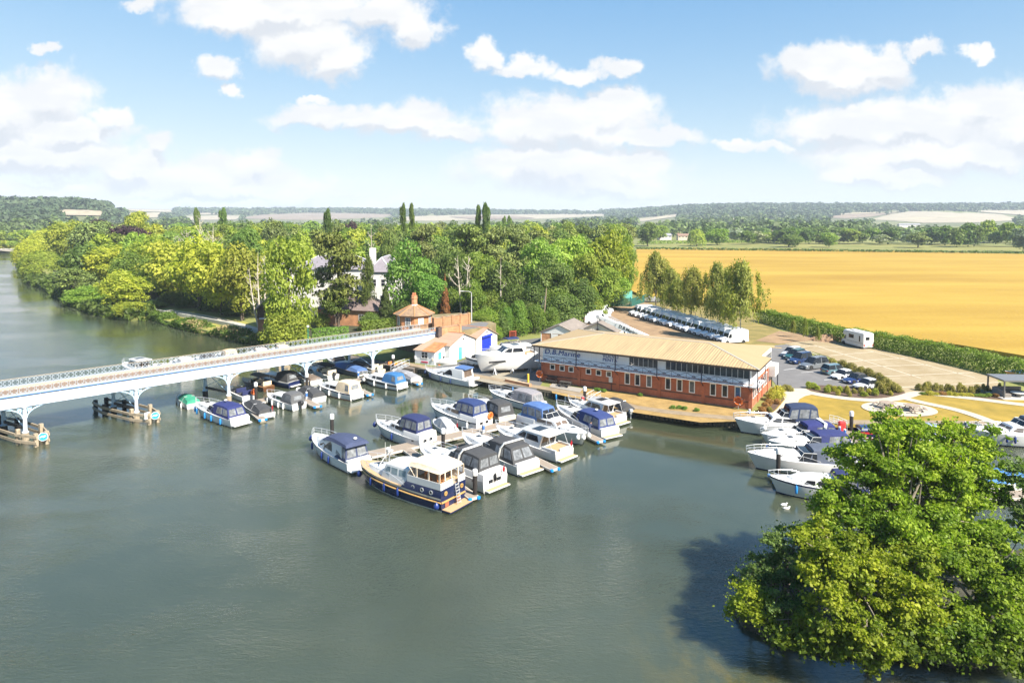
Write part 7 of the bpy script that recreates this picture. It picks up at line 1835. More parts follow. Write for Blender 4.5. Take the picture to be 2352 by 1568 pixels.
def crown_pts(kind, n):
    lobes = []
    if kind == 'broad':
        for i in range(44):
            d = nr.normal(0, 1, 3); d /= np.linalg.norm(d); d[2] = d[2] if nr.random_sample() < .55 else abs(d[2])
            q = .6 + .4 * nr.random_sample(); s = .09 + .1 * nr.random_sample()
            lobes.append((d[0] * .4 * q, d[1] * .4 * q, .52 + d[2] * .4 * q, s * 1.2, s * 1.2, s * .8))
        lobes.append((0, 0, .48, .3, .3, .36))
        return shell(lobes, n, .35, .6)
    if kind == 'tall':
        for i in range(40):
            z = nr.random_sample(); a = nr.random_sample() * 6.283; r = .36 * math.sin(math.pi * (.12 + .82 * z)) ** .7 * (.6 + .4 * nr.random_sample()); s = .07 + .1 * nr.random_sample()
            lobes.append((r * 1.15 * math.cos(a), r * 1.15 * math.sin(a), .1 + .8 * z, s * 1.6, s * 1.6, s * .85))
        lobes.append((0, 0, .5, .24, .24, .36))
        return shell(lobes, n, .35, .6)
    if kind == 'pine':
        for i in range(30):
            z = .3 + .66 * nr.random_sample(); a = nr.random_sample() * 6.283; r = (.42 - .28 * max(0, (z - .5) * 2)) * (.35 + .65 * nr.random_sample()); s = .1 + .09 * nr.random_sample()
            lobes.append((r * math.cos(a), r * math.sin(a), z, s * 1.5, s * 1.5, s * .42))
        return shell(lobes, n, .6, .3)
    if kind == 'conifer':
        z = nr.random_sample(n) ** 1.25; a = nr.random_sample(n) * 6.283
        r = .5 * (1 - z) ** .85 * (.8 + .2 * np.sin(a * 3 + np.floor(z * 14) * 2.4)) * (.55 + .45 * nr.random_sample(n) ** .4)
        p = np.stack([r * np.cos(a), r * np.sin(a), .03 + .96 * z - .06 * r], 1); nm = np.stack([np.cos(a), np.sin(a), np.full(n, .55)], 1)
        return p, nm
    if kind == 'poplar':
        for i in range(46):
            z = nr.random_sample(); a = nr.random_sample() * 6.283; r = .33 * math.sin(math.pi * (.1 + .84 * z)) ** .6 * (.5 + .5 * nr.random_sample()); s = .1 + .08 * nr.random_sample()
            lobes.append((r * math.cos(a), r * math.sin(a), .07 + .88 * z, s * 1.3, s * 1.3, s * .55))
        lobes.append((0, 0, .5, .2, .2, .42))
        return shell(lobes, n, .3, .6)
    if kind in ('birch', 'willow'):
        m = 150 if kind == 'birch' else 260
        ps, ns = [], []
        per = n // m
        for i in range(m):
            d = nr.normal(0, 1, 3); d /= np.linalg.norm(d); d[2] = abs(d[2])
            if kind == 'birch':
                z = .42 + .57 * nr.random_sample(); a = nr.random_sample() * 6.283; rr = .5 * max(.06, 1 - ((z - .5) / .52) ** 2) ** .7 * (.25 + .75 * nr.random_sample()) * (1 + .45 * math.sin(a * 2 + z * 9))
                top = np.array((rr * math.cos(a), rr * math.sin(a), z)); ln = .07 + .16 * nr.random_sample()
            else:
                top = np.array((d[0] * .42, d[1] * .42, .4 + d[2] * .55)) * (.8 + .2 * nr.random_sample(), .8 + .2 * nr.random_sample(), 1); ln = .15 + .4 * nr.random_sample() * (1 - d[2] * .6)
            t = nr.random_sample(per)
            out = top[:2] / (np.linalg.norm(top[:2]) + 1e-3)
            q = top + np.stack([out[0] * .06 * np.sqrt(t), out[1] * .06 * np.sqrt(t), -ln * t], 1) + nr.normal(0, .03 if kind == 'birch' else .022, (per, 3))
            ps.append(q); ns.append(np.tile((out[0], out[1], .5), (per, 1)))
        p = np.concatenate(ps); p[:, 2] = np.maximum(p[:, 2], .02)
        return p, np.concatenate(ns)
    if kind == 'bush':
        for i in range(26):
            d = nr.normal(0, 1, 3); d /= np.linalg.norm(d); d[2] = abs(d[2]); s = .16 + .12 * nr.random_sample()
            lobes.append((d[0] * .34, d[1] * .34, .12 + d[2] * .62, s, s, s * 1.1))
        lobes.append((0, 0, .3, .34, .34, .4))
        return shell(lobes, n, .35, .6)
def trunk_mesh(kind, m):
    g = MB(); zt = {'broad': .55, 'tall': .85, 'pine': .92, 'conifer': .9, 'poplar': .9, 'birch': .9, 'willow': .5, 'bush': .35}[kind]
    w0 = {'birch': .016, 'poplar': .03, 'bush': .02}.get(kind, .024)
    pts = [(0, 0, -.02), (.012 * rnd.uniform(-1, 1), .012 * rnd.uniform(-1, 1), zt * .4), (.02 * rnd.uniform(-1, 1), .02 * rnd.uniform(-1, 1), zt)]
    g.tube(pts, [w0 * 1.3, w0, w0 * .35], 7)
    for i in range(9 if kind != 'bush' else 6):
        a = rnd.uniform(0, 6.283); z = zt * rnd.uniform(.3, .95); r = rnd.uniform(.15, .33) * (.5 if kind in ('poplar', 'birch') else 1)
        g.tube([(0, 0, z), (r * .5 * math.cos(a), r * .5 * math.sin(a), z + .07), (r * math.cos(a), r * math.sin(a), z + rnd.uniform(.08, .18))], [w0 * .5, w0 * .3, w0 * .1], 5)
    me = bpy.data.meshes.new('trunk'); me.from_pydata(g.v, [], g.f); me.materials.append(m); return me
PROTO = {}
def proto(kind, lm, lod=0):
    key = (kind, lm, lod)
    if key not in PROTO:
        n, s = {0: (6500, .034), 1: (3000, .05), 2: (1100, .085)}[lod]
        if kind == 'willow': n, s = int(n * 1.5), s * .72
        if kind == 'birch': n, s = int(n * 1.5), s * .75
        if kind == 'poplar': n, s = int(n * .8), s * 1.3
        var = []
        for _ in range(3 if kind in ('broad', 'pine', 'tall') else 2 if kind != 'poplar' else 1):
            p, nm = crown_pts(kind, n)
            var.append((leaf_mesh('crown', p, nm, s, LM[lm]), trunk_mesh(kind, birchbark if kind == 'birch' else bark)))
        PROTO[key] = var
    return PROTO[key]
def tree(kind, lm, x, ytop, Y, wpx, label, cat='tree', tint=None, group=None, base=None, lod=0, name=None, merge=False):
    """x, ytop: picture column and crown top; Y: distance; wpx: crown width in the picture."""
    z0 = LAND if base is None else base
    top = D(x, ytop, Y); h = top.z - z0; wd = wpx * Y / F
    me = rnd.choice(proto(kind, lm, lod))
    nm = name or {'broad': 'broadleaf_tree', 'tall': 'broadleaf_tree', 'pine': 'pine_tree', 'conifer': 'conifer', 'poplar': 'poplar_tree', 'birch': 'birch_tree', 'willow': 'willow_tree', 'bush': 'bush'}[kind]
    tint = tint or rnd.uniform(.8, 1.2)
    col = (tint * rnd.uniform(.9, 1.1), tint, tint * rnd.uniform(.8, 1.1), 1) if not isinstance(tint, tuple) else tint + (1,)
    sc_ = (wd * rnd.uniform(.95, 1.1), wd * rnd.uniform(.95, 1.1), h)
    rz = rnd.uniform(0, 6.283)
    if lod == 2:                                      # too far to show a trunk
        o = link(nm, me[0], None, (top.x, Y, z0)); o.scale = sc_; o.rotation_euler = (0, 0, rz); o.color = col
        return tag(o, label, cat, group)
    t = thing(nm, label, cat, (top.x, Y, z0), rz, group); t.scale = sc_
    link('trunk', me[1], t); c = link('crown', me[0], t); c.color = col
    return t
LOC = lambda x: 'far left' if x < 150 else 'left' if x < 450 else 'centre' if x < 1000 else 'right'
W = 'trees of the riverside wood'
def yb(y, z=LAND): return P(1176, y, z).y
# --- the river bank, upstream
tree('willow', 'wil', 95, 572, 275, 105, 'yellow green weeping willow leaning over the river, upstream of the silver bush', group=W)
tree('willow', 'wil', 68, 545, 345, 85, 'pale yellow willow at the river bend behind the nearer weeping willow', group=W, tint=1.15)
tree('willow', 'wil', 112, 520, 390, 100, 'tall yellow willow behind the bend', group=W, tint=1.2)
tree('bush', 'sil', 101, 632, 262, 30, 'small silver leaved bush at the water edge', 'bush')
tree('broad', 'olv', 165, 612, 212, 100, 'olive bushy tree overhanging the water, right of the silver bush', group=W)
tree('bush', 'grn', 195, 655, 196, 90, 'low green bush trailing in the water below the olive tree', 'bush', tint=1.3)
tree('broad', 'yel', 280, 622, 182, 122, 'yellow green overhanging tree at the start of the reed bank', group=W)
tree('bush', 'yel', 298, 690, 172, 75, 'low yellow green bush at the water below the overhanging tree', 'bush')
tree('bush', 'grn', 240, 680, 185, 70, 'green waterside bush left of the reed bank', 'bush', tint=1.3)
tree('broad', 'yel', 150, 502, 330, 90, 'big round yellow green tree behind the willows', group=W)
tree('broad', 'olv', 220, 503, 320, 105, 'big olive domed tree right of the round yellow green tree', group=W, tint=1.2)
tree('tall', 'yel', 312, 487, 335, 85, 'tall yellow tree standing above the copper beech', group=W, tint=1.1)
tree('broad', 'cop', 298, 512, 318, 100, 'dark purple copper beech in front of the tall yellow tree', group=W)
tree('broad', 'cop', 232, 498, 420, 55, 'small dark purple copper beech on the skyline of the wood, left', group=W)
tree('broad', 'cop', 805, 504, 420, 38, 'small dark purple copper beech beyond the white villa', group=W)
tree('broad', 'yel', 345, 545, 225, 146, 'leaning lime at the upstream end of the riverside row', group='limes along the riverside path')
tree('broad', 'yel', 250, 560, 235, 110, 'yellow green tree between the overhanging tree and the olive dome', group=W)
tree('broad', 'yel', 400, 548, 196, 152, 'second lime from upstream in the riverside row', group='limes along the riverside path')
tree('broad', 'yel', 455, 545, 180, 152, 'third lime in the riverside row, below the bleached dead tree', group='limes along the riverside path')
tree('broad', 'yel', 505, 552, 171, 143, 'fourth lime in the riverside row', group='limes along the riverside path')
tree('broad', 'yel', 553, 560, 163, 128, 'fifth lime in the riverside row, beside the bare trunks', group='limes along the riverside path')
tree('broad', 'grn', 300, 575, 205, 90, 'shaded green tree under the leaning lime', group=W, tint=.8)  # lowered tint puts shade under the lime into the leaf colour
tree('bush', 'drk', 350, 690, 186, 70, 'dark bush under the limes at the end of the river wall', 'bush')
tree('poplar', 'drk', 451, 478, 360, 20, 'dark columnar poplar behind the bleached dead tree', tint=1.3)
tree('poplar', 'drk', 511, 478, 360, 24, 'columnar poplar right of the bleached dead tree', tint=1.4)
tree('poplar', 'drk', 751, 481, 265, 26, 'single dark poplar rising above the villa', tint=.9)
tree('poplar', 'drk', 925, 468, 300, 20, 'left one of the tall poplar pair in the middle of the skyline', tint=1.0)
tree('poplar', 'drk', 945, 468, 302, 19, 'right one of the tall poplar pair in the middle of the skyline', tint=1.0)
tree('poplar', 'drk', 1099, 472, 290, 21, 'left one of the poplar pair right of centre', tint=1.0)
tree('poplar', 'drk', 1116, 467, 288, 24, 'right and taller one of the poplar pair right of centre', tint=1.0)
tree('poplar', 'drk', 1158, 497, 440, 14, 'small far poplar, left of two, right of the tall pairs', tint=1.5)
tree('poplar', 'drk', 1170, 496, 442, 14, 'small far poplar, right of two, right of the tall pairs', tint=1.5)
tree('broad', 'brt', 560, 520, 235, 75, 'bright green tree between the poplars and the villa', group=W)
tree('broad', 'olv', 630, 498, 265, 80, 'tall brown green tree above the villa roof, left', group=W)
tree('broad', 'olv', 585, 505, 300, 60, 'olive tree on the skyline left of the brown green tree', group=W)
tree('broad', 'yel', 690, 530, 215, 80, 'yellow green tree behind the villa roof', group=W, tint=1.1)
# --- between the bridge and the villa
tree('tall', 'yel', 662, 545, 134, 118, 'tall yellow green tree in front of the villa, above the bridge rail', tint=.95)
tree('bush', 'yel', 655, 705, 131, 110, 'leafy bush at the foot of the tall yellow green tree by the boathouse', 'bush', tint=.85)
tree('pine', 'olv', 775, 540, 152, 125, 'dark spreading cedar in front of the villa', tint=.85)
tree('pine', 'drk', 770, 640, 150, 75, 'lower dark limbs tree in front of the villa under the cedar', tint=.9)
tree('tall', 'drk', 845, 590, 156, 34, 'slim ivy clad tree at the right end of the villa')
tree('conifer', 'drk', 885, 655, 152, 55, 'dark conifer in the shade left of the chestnut', tint=.6)  # shade is set in the leaf colour by the dark tint
tree('bush', 'grn', 735, 715, 150, 45, 'green bush before the bungalow wall, under the cedar', 'bush')
tree('bush', 'drk', 850, 715, 148, 50, 'dark bush in front of the bungalow, right end', 'bush')
tree('tall', 'brt', 945, 552, 158, 118, 'bright green chestnut behind the toll house, rounded and full', tint=1.1)
tree('broad', 'brt', 985, 625, 152, 75, 'lower bright green limbs tree right behind the toll house chimney', tint=1.1, base=4)
tree('bush', 'drk', 925, 690, 150, 80, 'deep shaded bush behind the toll house', 'bush', tint=.6)  # deep shade painted in by darkening the foliage tint
tree('broad', 'drk', 895, 526, 205, 60, 'dark blue green tree above the villa roof, right', group=W, tint=1.3)
tree('pine', 'olv', 970, 520, 215, 85, 'olive pine behind the chestnut', group=W)
tree('broad', 'drk', 1030, 560, 180, 80, 'dark green tree right of the chestnut', group=W)
tree('conifer', 'brn', 1022, 628, 158, 26, 'dead rust brown conifer right of the chestnut', base=3)
tree('pine', 'olv', 1070, 520, 195, 105, 'broad topped pine right of the chestnut', group=W, tint=1.1)
tree('pine', 'olv', 1135, 525, 200, 95, 'broad topped pine below the poplar pair', group=W, tint=1.15)
tree('pine', 'olv', 1195, 520, 215, 85, 'spreading pine right of the poplar pair', group=W, tint=1.0)
tree('broad', 'grn', 1105, 575, 172, 90, 'green tree behind the bare twisted trunks', group=W)
tree('broad', 'drk', 1160, 600, 168, 90, 'dark green tree behind the bright leylandii', group=W)
tree('broad', 'grn', 1085, 640, 158, 60, 'leafy tree over the garden wall', group=W, base=2)
tree('tall', 'grn', 1245, 545, 178, 100, 'tall light green tree in the right half of the wood', group=W, tint=1.3)
tree('broad', 'grn', 1310, 535, 190, 110, 'light green domed tree near the right end of the wood', group=W, tint=1.5)
tree('broad', 'yel', 1390, 524, 195, 110, 'yellow green domed tree at the right end of the wood', group=W, tint=.85)
tree('tall', 'grn', 1437, 540, 205, 50, 'green tree at the field edge, last of the wood', group=W)
tree('broad', 'drk', 1270, 585, 166, 105, 'dark green tree in the front of the right half of the wood', group=W)
tree('tall', 'yel', 1345, 580, 178, 80, 'yellow green tree in front of the light domed trees', group=W, tint=.85)
tree('broad', 'grn', 1390, 610, 178, 80, 'green tree above the gate end of the van yard', group=W)
tree('broad', 'grn', 1420, 630, 190, 55, 'small green tree by the field corner', group=W, tint=1.3)
tree('broad', 'drk', 1330, 640, 166, 95, 'dark rounded tree above the short row of vans', group=W)
tree('bush', 'drk', 1300, 672, 156, 95, 'dark green bush behind the utility pole, right', 'bush', tint=1.1)
tree('bush', 'grn', 1365, 690, 168, 60, 'green bush at the back of the short van row', 'bush')
tree('bush', 'brt', 1192, 688, 143, 54, 'bright green leylandii beside the yacht', tint=1.0, name='leylandii')
tree('bush', 'brt', 1166, 704, 142, 44, 'shorter bright leylandii left of the tall one', tint=.9, name='leylandii')
tree('bush', 'grn', 1228, 692, 145, 52, 'dark green clipped conifer right of the bright leylandii', tint=.8, name='leylandii')
tree('bush', 'grn', 1264, 702, 147, 46, 'dark green clipped conifer behind the utility pole', tint=.8, name='leylandii')
tree('bush', 'grn', 1115, 700, 140, 60, 'mixed bush behind the gabled sheds', 'bush', base=1.5)
tree('bush', 'drk', 1150, 715, 141, 50, 'dark bush between the sheds and the leylandii', 'bush', base=1)
tree('bush', 'grn', 1085, 715, 138, 42, 'bush at the right end of the garden wall', 'bush', base=4)
tree('bush', 'grn', 1105, 728, 143, 55, 'dark bush at the end of the road behind the roller door shed', 'bush', tint=.8)
tree('bush', 'drk', 1130, 735, 140, 50, 'dark bush behind the roller door shed corner', 'bush', tint=.9)
tree('bush', 'grn', 1108, 716, 136, 40, 'bush on the road bank above the roller door shed', 'bush', base=4.2, tint=.9)
tree('bush', 'drk', 1090, 724, 138, 36, 'dark bush on the road bank at the lamp post', 'bush', base=4.4, tint=.9)
tree('bush', 'olv', 1090, 722, 140, 45, 'olive bush behind the roller door shed roof', 'bush', tint=.9)
tree('bush', 'grn', 1140, 745, 137, 30, 'small bush by the blue door shed corner', 'bush')
U = 'undergrowth along the front of the wood'
for x, y, Y, w_, lm in ((400, 668, 192, 80, 'drk'), (450, 675, 186, 80, 'drk'), (500, 682, 180, 80, 'drk'), (550, 690, 172, 80, 'drk'), (340, 640, 215, 90, 'drk'), (400, 640, 212, 90, 'drk'), (460, 640, 208, 90, 'drk'), (520, 645, 200, 90, 'drk'), (575, 650, 190, 80, 'drk'), (610, 655, 182, 60, 'grn'), (300, 640, 215, 80, 'drk'),
                        (1040, 660, 165, 70, 'grn'), (1010, 690, 160, 50, 'drk'), (1085, 665, 162, 80, 'drk'), (1130, 655, 165, 80, 'grn'), (1180, 650, 162, 80, 'drk'), (1230, 648, 160, 85, 'drk'), (1215, 690, 151, 60, 'drk'), (1275, 650, 162, 85, 'grn'), (1340, 655, 172, 85, 'grn'), (1385, 660, 182, 75, 'drk'), (1415, 665, 192, 50, 'grn'), (1150, 690, 148, 60, 'grn')):
    tree('bush', lm, x, y, Y, w_, '%s undergrowth bush at the front of the wood, %s' % ('dark' if lm == 'drk' else 'green', 'behind the limes' if x < 700 else 'left of the leylandii' if x < 1170 else 'behind the conifers' if x < 1260 else 'above the short van row'), 'bush', group=U, tint=.8)
# bare and dead trees
def bare(label, x, ytop, Y, spread, n, base=None, stems=1, m=None):
    z0 = LAND if base is None else base; top = D(x, ytop, Y); h = top.z - z0
    t = thing('dead_tree', label, 'dead tree', (top.x, Y, z0)); g = MB(); b2 = MB()
    for s in range(stems):
        ox = (s - (stems - 1) / 2) * spread * .5; hh = h * (1 - .18 * abs(s - (stems - 1) / 2))
        p = [Vector((ox * .3, rnd.uniform(-.3, .3), 0)), Vector((ox * .7, rnd.uniform(-.4, .4), hh * .4)), Vector((ox, 0, hh * .75)), Vector((ox + rnd.uniform(-.3, .3), 0, hh))]
        g.tube(p, [.24, .17, .09, .025], 6)
        for i in range(n):
            u = rnd.uniform(.35, .97); q = p[1].lerp(p[2], (u - .35) / .4) if u < .75 else p[2].lerp(p[3], (u - .75) / .25)
            a = rnd.uniform(0, 6.283); r = spread * rnd.uniform(.3, .8) * (1.25 - u)
            e = q + Vector((r * math.cos(a), r * math.sin(a), r * rnd.uniform(.5, 1.4))); mid = q.lerp(e, .5) + Vector((0, 0, -.2))
            b2.tube([q, mid, e], [.07, .05, .02], 4)
            for _ in range(3):
                f = mid.lerp(e, rnd.random()); b2.tube([f, f + Vector((rnd.uniform(-1, 1), rnd.uniform(-1, 1), rnd.uniform(.3, 1.3))) * (r * .35)], [.04, .015], 3)
    g.build('trunk', m or palebark, t); b2.build('branches', m or palebark, t)
bare('bleached dead tree with many bare limbs above the riverside limes', 458, 498, 240, 9, 26, stems=3)
bare('tall pale bare stems between the limes and the boathouse', 599, 560, 146, 3.2, 12, stems=4)
bare('single bleached dead trunk above the villa roof', 853, 512, 205, 4, 8)
bare('pale twisted dead pine trunk in the right half of the wood', 1063, 572, 158, 4.5, 14, base=2, stems=2)
bare('pale bare trunk standing in the wood below the pines', 1150, 590, 163, 2.5, 7)
# filling the wood behind: each a tree of its own
KS = [('broad', 'grn', 'green'), ('broad', 'drk', 'dark green'), ('broad', 'yel', 'yellow green'), ('broad', 'olv', 'olive'), ('pine', 'olv', 'olive pine'), ('tall', 'grn', 'tall green')]
for Y, y0, dx, lod in ((240, 545, 62, 1), (285, 530, 52, 1), (345, 518, 44, 1), (430, 512, 38, 1)):
    x = 190 + rnd.uniform(0, 40) if Y < 400 else 140
    while x < (1440 if Y < 400 else 1470):
        kd, lm, ds = rnd.choice(KS)
        if kd == 'pine' and x < 600: kd, lm, ds = 'broad', 'yel', 'yellow green'
        yt = y0 + rnd.uniform(-9, 9) + (8 if x < 300 else 0)
        tree(kd, lm, x, yt, Y + rnd.uniform(-12, 12), dx * rnd.uniform(1.15, 1.6), '%s tree of the %s part of the wood, in the %s rank' % (ds, {'far left': 'far left'}.get(LOC(x), LOC(x)), {240: 'second', 285: 'third', 345: 'fourth', 430: 'last'}[Y]), group=W, lod=lod, tint=rnd.uniform(.85, 1.3))
        x += dx * rnd.uniform(.75, 1.05)
# trees beyond the wood and across the valley
V = 'trees across the valley'
def vtree(x, Yd, h, wpx, lm, label, kind='broad', lod=2, tint=None):
    top = LAND + h; y = YH + (H - top) * F / Yd
    return tree(kind, lm, x, y, Yd, wpx, label, group=V, lod=lod, tint=tint)
vtree(1600, 560, 15, 42, 'wil', 'pale green weeping willow at the far edge of the wheat', 'willow', 1)
vtree(1648, 580, 15, 60, 'grn', 'broad green tree right of the weeping willow', 'broad', 1, 1.2)
vtree(1625, 640, 15, 46, 'drk', 'darker tree between the willow and the broad green tree', 'broad', 1)
vtree(1488, 560, 20, 52, 'drk', 'tall dark tree at the left corner of the far meadow', 'broad', 1, 1.1)
vtree(1515, 640, 17, 46, 'grn', 'lighter tree behind the tall dark tree at the meadow corner', 'broad', 1, 1.2)
vtree(1812, 540, 10, 46, 'drk', 'round dark tree by itself on the far hedge', 'broad', 1)
vtree(1826, 545, 10, 36, 'drk', 'second round dark tree on the far hedge', 'broad', 1)
vtree(1905, 535, 13, 44, 'grn', 'grey green tree by itself at the far edge of the wheat', 'broad', 1, 1.3)
vtree(2110, 530, 13, 56, 'olv', 'brown green spreading tree at the far edge of the wheat', 'broad', 1, 1.2)
vtree(2352, 470, 17, 60, 'sil', 'grey leaved tree at the right edge of the far hedge', 'broad', 1, .7)
names = {'grn': 'green', 'drk': 'dark green', 'olv': 'olive', 'yel': 'yellow green', 'sil': 'grey green'}
def vrow(Y, xs, h, wpx, lms, where, tint=(.9, 1.3)):
    for x in xs:
        lm = rnd.choice(lms)
        vtree(x + rnd.uniform(-6, 6), Y * rnd.uniform(.96, 1.05), h * rnd.uniform(.7, 1.25), wpx * rnd.uniform(.75, 1.3), lm, '%s tree %s' % (names[lm], where), 'broad', 2, rnd.uniform(*tint))
vrow(610, range(1690, 2380, 24), 13, 42, ['grn', 'drk', 'drk', 'sil'], 'in the belt of trees behind the far hedge, right')
vrow(560, range(2150, 2400, 24), 18, 44, ['grn', 'drk', 'drk'], 'in the tall belt at the far right beyond the wheat')
vrow(700, range(1690, 1960, 22), 12, 38, ['grn', 'drk'], 'around the white houses beyond the wheat')
fb_p, fb_n, fb_s = [], [], []
for Y, x0, x1, dx, h in ((780, 1450, 2390, 17, 14), (880, 1450, 2390, 15, 15), (980, 330, 2390, 14, 16), (1120, 330, 2390, 12, 17), (1300, 330, 2390, 11, 18), (1550, 330, 2390, 10, 19), (1850, 330, 2390, 9, 20), (700, -40, 200, 14, 15), (850, -40, 330, 13, 15)):
    x = x0
    while x < x1:
        Yk = Y * rnd.uniform(.95, 1.06); p = D(x, 500, Yk); hh = h * rnd.uniform(.6, 1.3); r_ = hh * rnd.uniform(.4, .65)
        yt_ = YH + (H - LAND - hh) * F / Yk
        if rnd.random() < .86 and not any(in_poly(x, yt_, q) or in_poly(x, yt_ - 2, q) or in_poly(x, yt_ + 3, q) for _, q in FIELDS):
            q, nm = shell([(0, 0, 0, r_, r_, hh * .5), (r_ * .5, 0, hh * .1, r_ * .5, r_ * .5, hh * .3), (-r_ * .5, .2, 0, r_ * .55, r_ * .5, hh * .35)], 70, .4, .6)
            fb_p.append(q + np.array((p.x, Yk, max(LAND, hill_z(x, Yk)) + hh * .48))); fb_n.append(nm); fb_s.append(np.full(70, r_ * .5) * (.6 + .7 * nr.random_sample(70)))
        x += dx * rnd.uniform(.6, 1.4)
stuff(link('far_tree_belt', leaf_mesh('far_tree_belt', np.concatenate(fb_p), np.concatenate(fb_n), np.concatenate(fb_s), leafmat('far_belt_leaves', (.1, .145, .038), .4, .2, .05), .55, 1.3)))
vrow(640, range(150, 1460, 44), 17, 44, ['grn', 'drk', 'olv', 'yel'], 'beyond the riverside wood')
vrow(560, range(-20, 120, 26), 14, 40, ['grn', 'drk', 'yel'], 'on the far bank at the left edge')
vrow(480, range(-30, 40, 20), 9, 30, ['grn', 'yel'], 'beside the sand bank at the left edge')
# birches by the vans
B_ = 'birches on the van yard verge'
for x, yt, yb_, wp, lab in ((1508, 578, 718, 62, 'tall weeping birch at the far end of the verge'), (1558, 640, 735, 50, 'small birch second along the verge'), (1590, 612, 748, 62, 'weeping birch in the middle of the verge'), (1540, 615, 722, 55, 'birch behind the small birch'),
                            (1650, 602, 760, 62, 'weeping birch with a leaning white trunk'), (1703, 598, 785, 82, 'largest weeping birch, nearest the marina roof'), (1668, 650, 770, 45, 'slender birch beside the largest birch')):
    tree('birch', 'bir', x, yt, yb(yb_), wp * 1.2, lab, group=B_, tint=1.0)
for x, yt, yb_, lab in ((1850, 729, 786, 'young sapling in leaf on the dug earth, left one'), (1880, 750, 793, 'young sapling on the dug earth, right one'), (1822, 735, 775, 'thin sapling behind the marina roof corner')):
    tree('birch', 'bir', x, yt, yb(yb_), 12, lab, 'sapling', tint=1.0, lod=1, name='sapling')

# ---------------------------------------------------------------- hedges, reeds, shrubs
def hedge(label, pts, hgt, wid, lm, dens=90, size=.28, tint=1.0, name='hedge', cat='hedge', z=LAND, rough=.18):
    ps, ns = [], []
    for a, b in zip(pts, pts[1:]):
        a, b = Vector(a), Vector(b); d = b - a; L_ = d.length; t = d / L_; nx_, ny_ = -t.y, t.x
        n = int(L_ * dens); u = nr.random_sample(n) * L_
        s = nr.random_sample(n) * (2 * hgt + wid)      # round the profile: side, top, side
        bump = 1 + rough * np.sin(u * 1.3 + a.x) * .5 + rough * nr.normal(0, .4, n)
        off = np.where(s < hgt, -wid / 2, np.where(s < hgt + wid, s - hgt - wid / 2, wid / 2)) * bump
        zz = np.where(s < hgt, s, np.where(s < hgt + wid, hgt * bump, 2 * hgt + wid - s))
        shrink = 1 - .22 * (zz / hgt) ** 3; off = off * shrink * (.8 + .2 * nr.random_sample(n))
        ps.append(np.stack([a.x + t.x * u + nx_ * off, a.y + t.y * u + ny_ * off, z + zz], 1))
        sg = np.where(s < hgt, -1, np.where(s < hgt + wid, 0, 1)); ns.append(np.stack([nx_ * sg, ny_ * sg, np.where(sg == 0, 1, .3)], 1))
    o = link(name, leaf_mesh(name, np.concatenate(ps), np.concatenate(ns), size, LM[lm], .6)); o.color = (tint, tint, tint, 1)
    return tag(o, label, cat)
hl = [P(1740, 738, LAND), P(1905, 783, LAND), P(2003, 799, LAND), P(2120, 823, LAND), P(2250, 853, LAND), P(2330, 874, LAND), P(2480, 915, LAND)]
hl = [p + Vector((1.3, .2, 0)) for p in hl]
hedge('long dense green hedge between the wheat and the paved parking', hl, 2.7, 3.0, 'grn', 420, .2, .95)
hedge('clipped bright hedge above the bridge rail left of the bungalow', [P(716, 786, LAND), P(800, 780, LAND)], 2.6, 2.2, 'brt', 260, .22, 1.1, rough=.05)
hedge('clipped dark hedge above the bridge rail left of the toll house', [P(826, 768, LAND), P(910, 758, LAND)], 2.6, 2.4, 'grn', 260, .24, .85, rough=.06)
fhp = [D(x, 574, yb(575 + (x - 1460) * .012)) for x in range(1462, 2480, 60)]
hedge('low dark field hedge along the far edge of the wheat', [(p.x, p.y + 3, 0) for p in fhp], 1.8, 3, 'drk', 12, 1.0, 1.0)
hedge('grey green hedge in front of the cottages beyond the wheat', [(D(1465, 562, 600).x, 600, 0), (D(1620, 562, 600).x, 620, 0), (D(1900, 562, 600).x, 640, 0)], 2.2, 3, 'grn', 10, 1.0, 1.2)
# reeds along the bank: ground cover
def reeds(name, line, wd, hgt, n, m, size):
    ps, ns = [], []
    for a, b in zip(line, line[1:]):
        k = int(n * (b - a).length); u = nr.random_sample(k)[:, None]; d = (b - a).normalized()
        o = np.array((-d.y, d.x, 0))
        p = np.array(a)[None] * (1 - u) + np.array(b)[None] * u + o[None] * (nr.random_sample((k, 1)) * wd - .6)
        p[:, 2] = .1 + nr.random_sample(k) ** .8 * hgt * (.7 + .5 * np.sin(u[:, 0] * 9)); ps.append(p)
        ns.append(np.stack([nr.normal(0, 1, k), nr.normal(0, 1, k), np.full(k, .5)], 1))
    return stuff(link(name, leaf_mesh(name, np.concatenate(ps), np.concatenate(ns), size, m, .4, 2.2)))
reedm = leafmat('reed_leaves', (.1, .16, .025), .35); seedm = leafmat('reed_seedheads', (.32, .25, .12), .3, .15)
rl = [P(x, y, 0) for x, y in [(322, 735), (350, 735), (420, 757), (520, 778), (600, 793), (650, 802)]]
reeds('reed_bed', rl, 4.5, 1.7, 240, reedm, .3); reeds('reed_seedheads', rl[2:], 3.0, 2.0, 90, seedm, .22)
reeds('bank_undergrowth', [P(x, y, 0) for x, y in [(40, 604), (47, 622), (62, 652), (100, 663), (140, 688), (215, 724), (300, 737), (350, 735)]], 7, 2.6, 40, leafmat('bank_leaves', (.09, .13, .025), .4), .8)
reeds('bridge_bank_undergrowth', [P(x, y, 0) for x, y in [(650, 802), (720, 812), (790, 822)]], 5, 2.0, 120, reedm, .35)
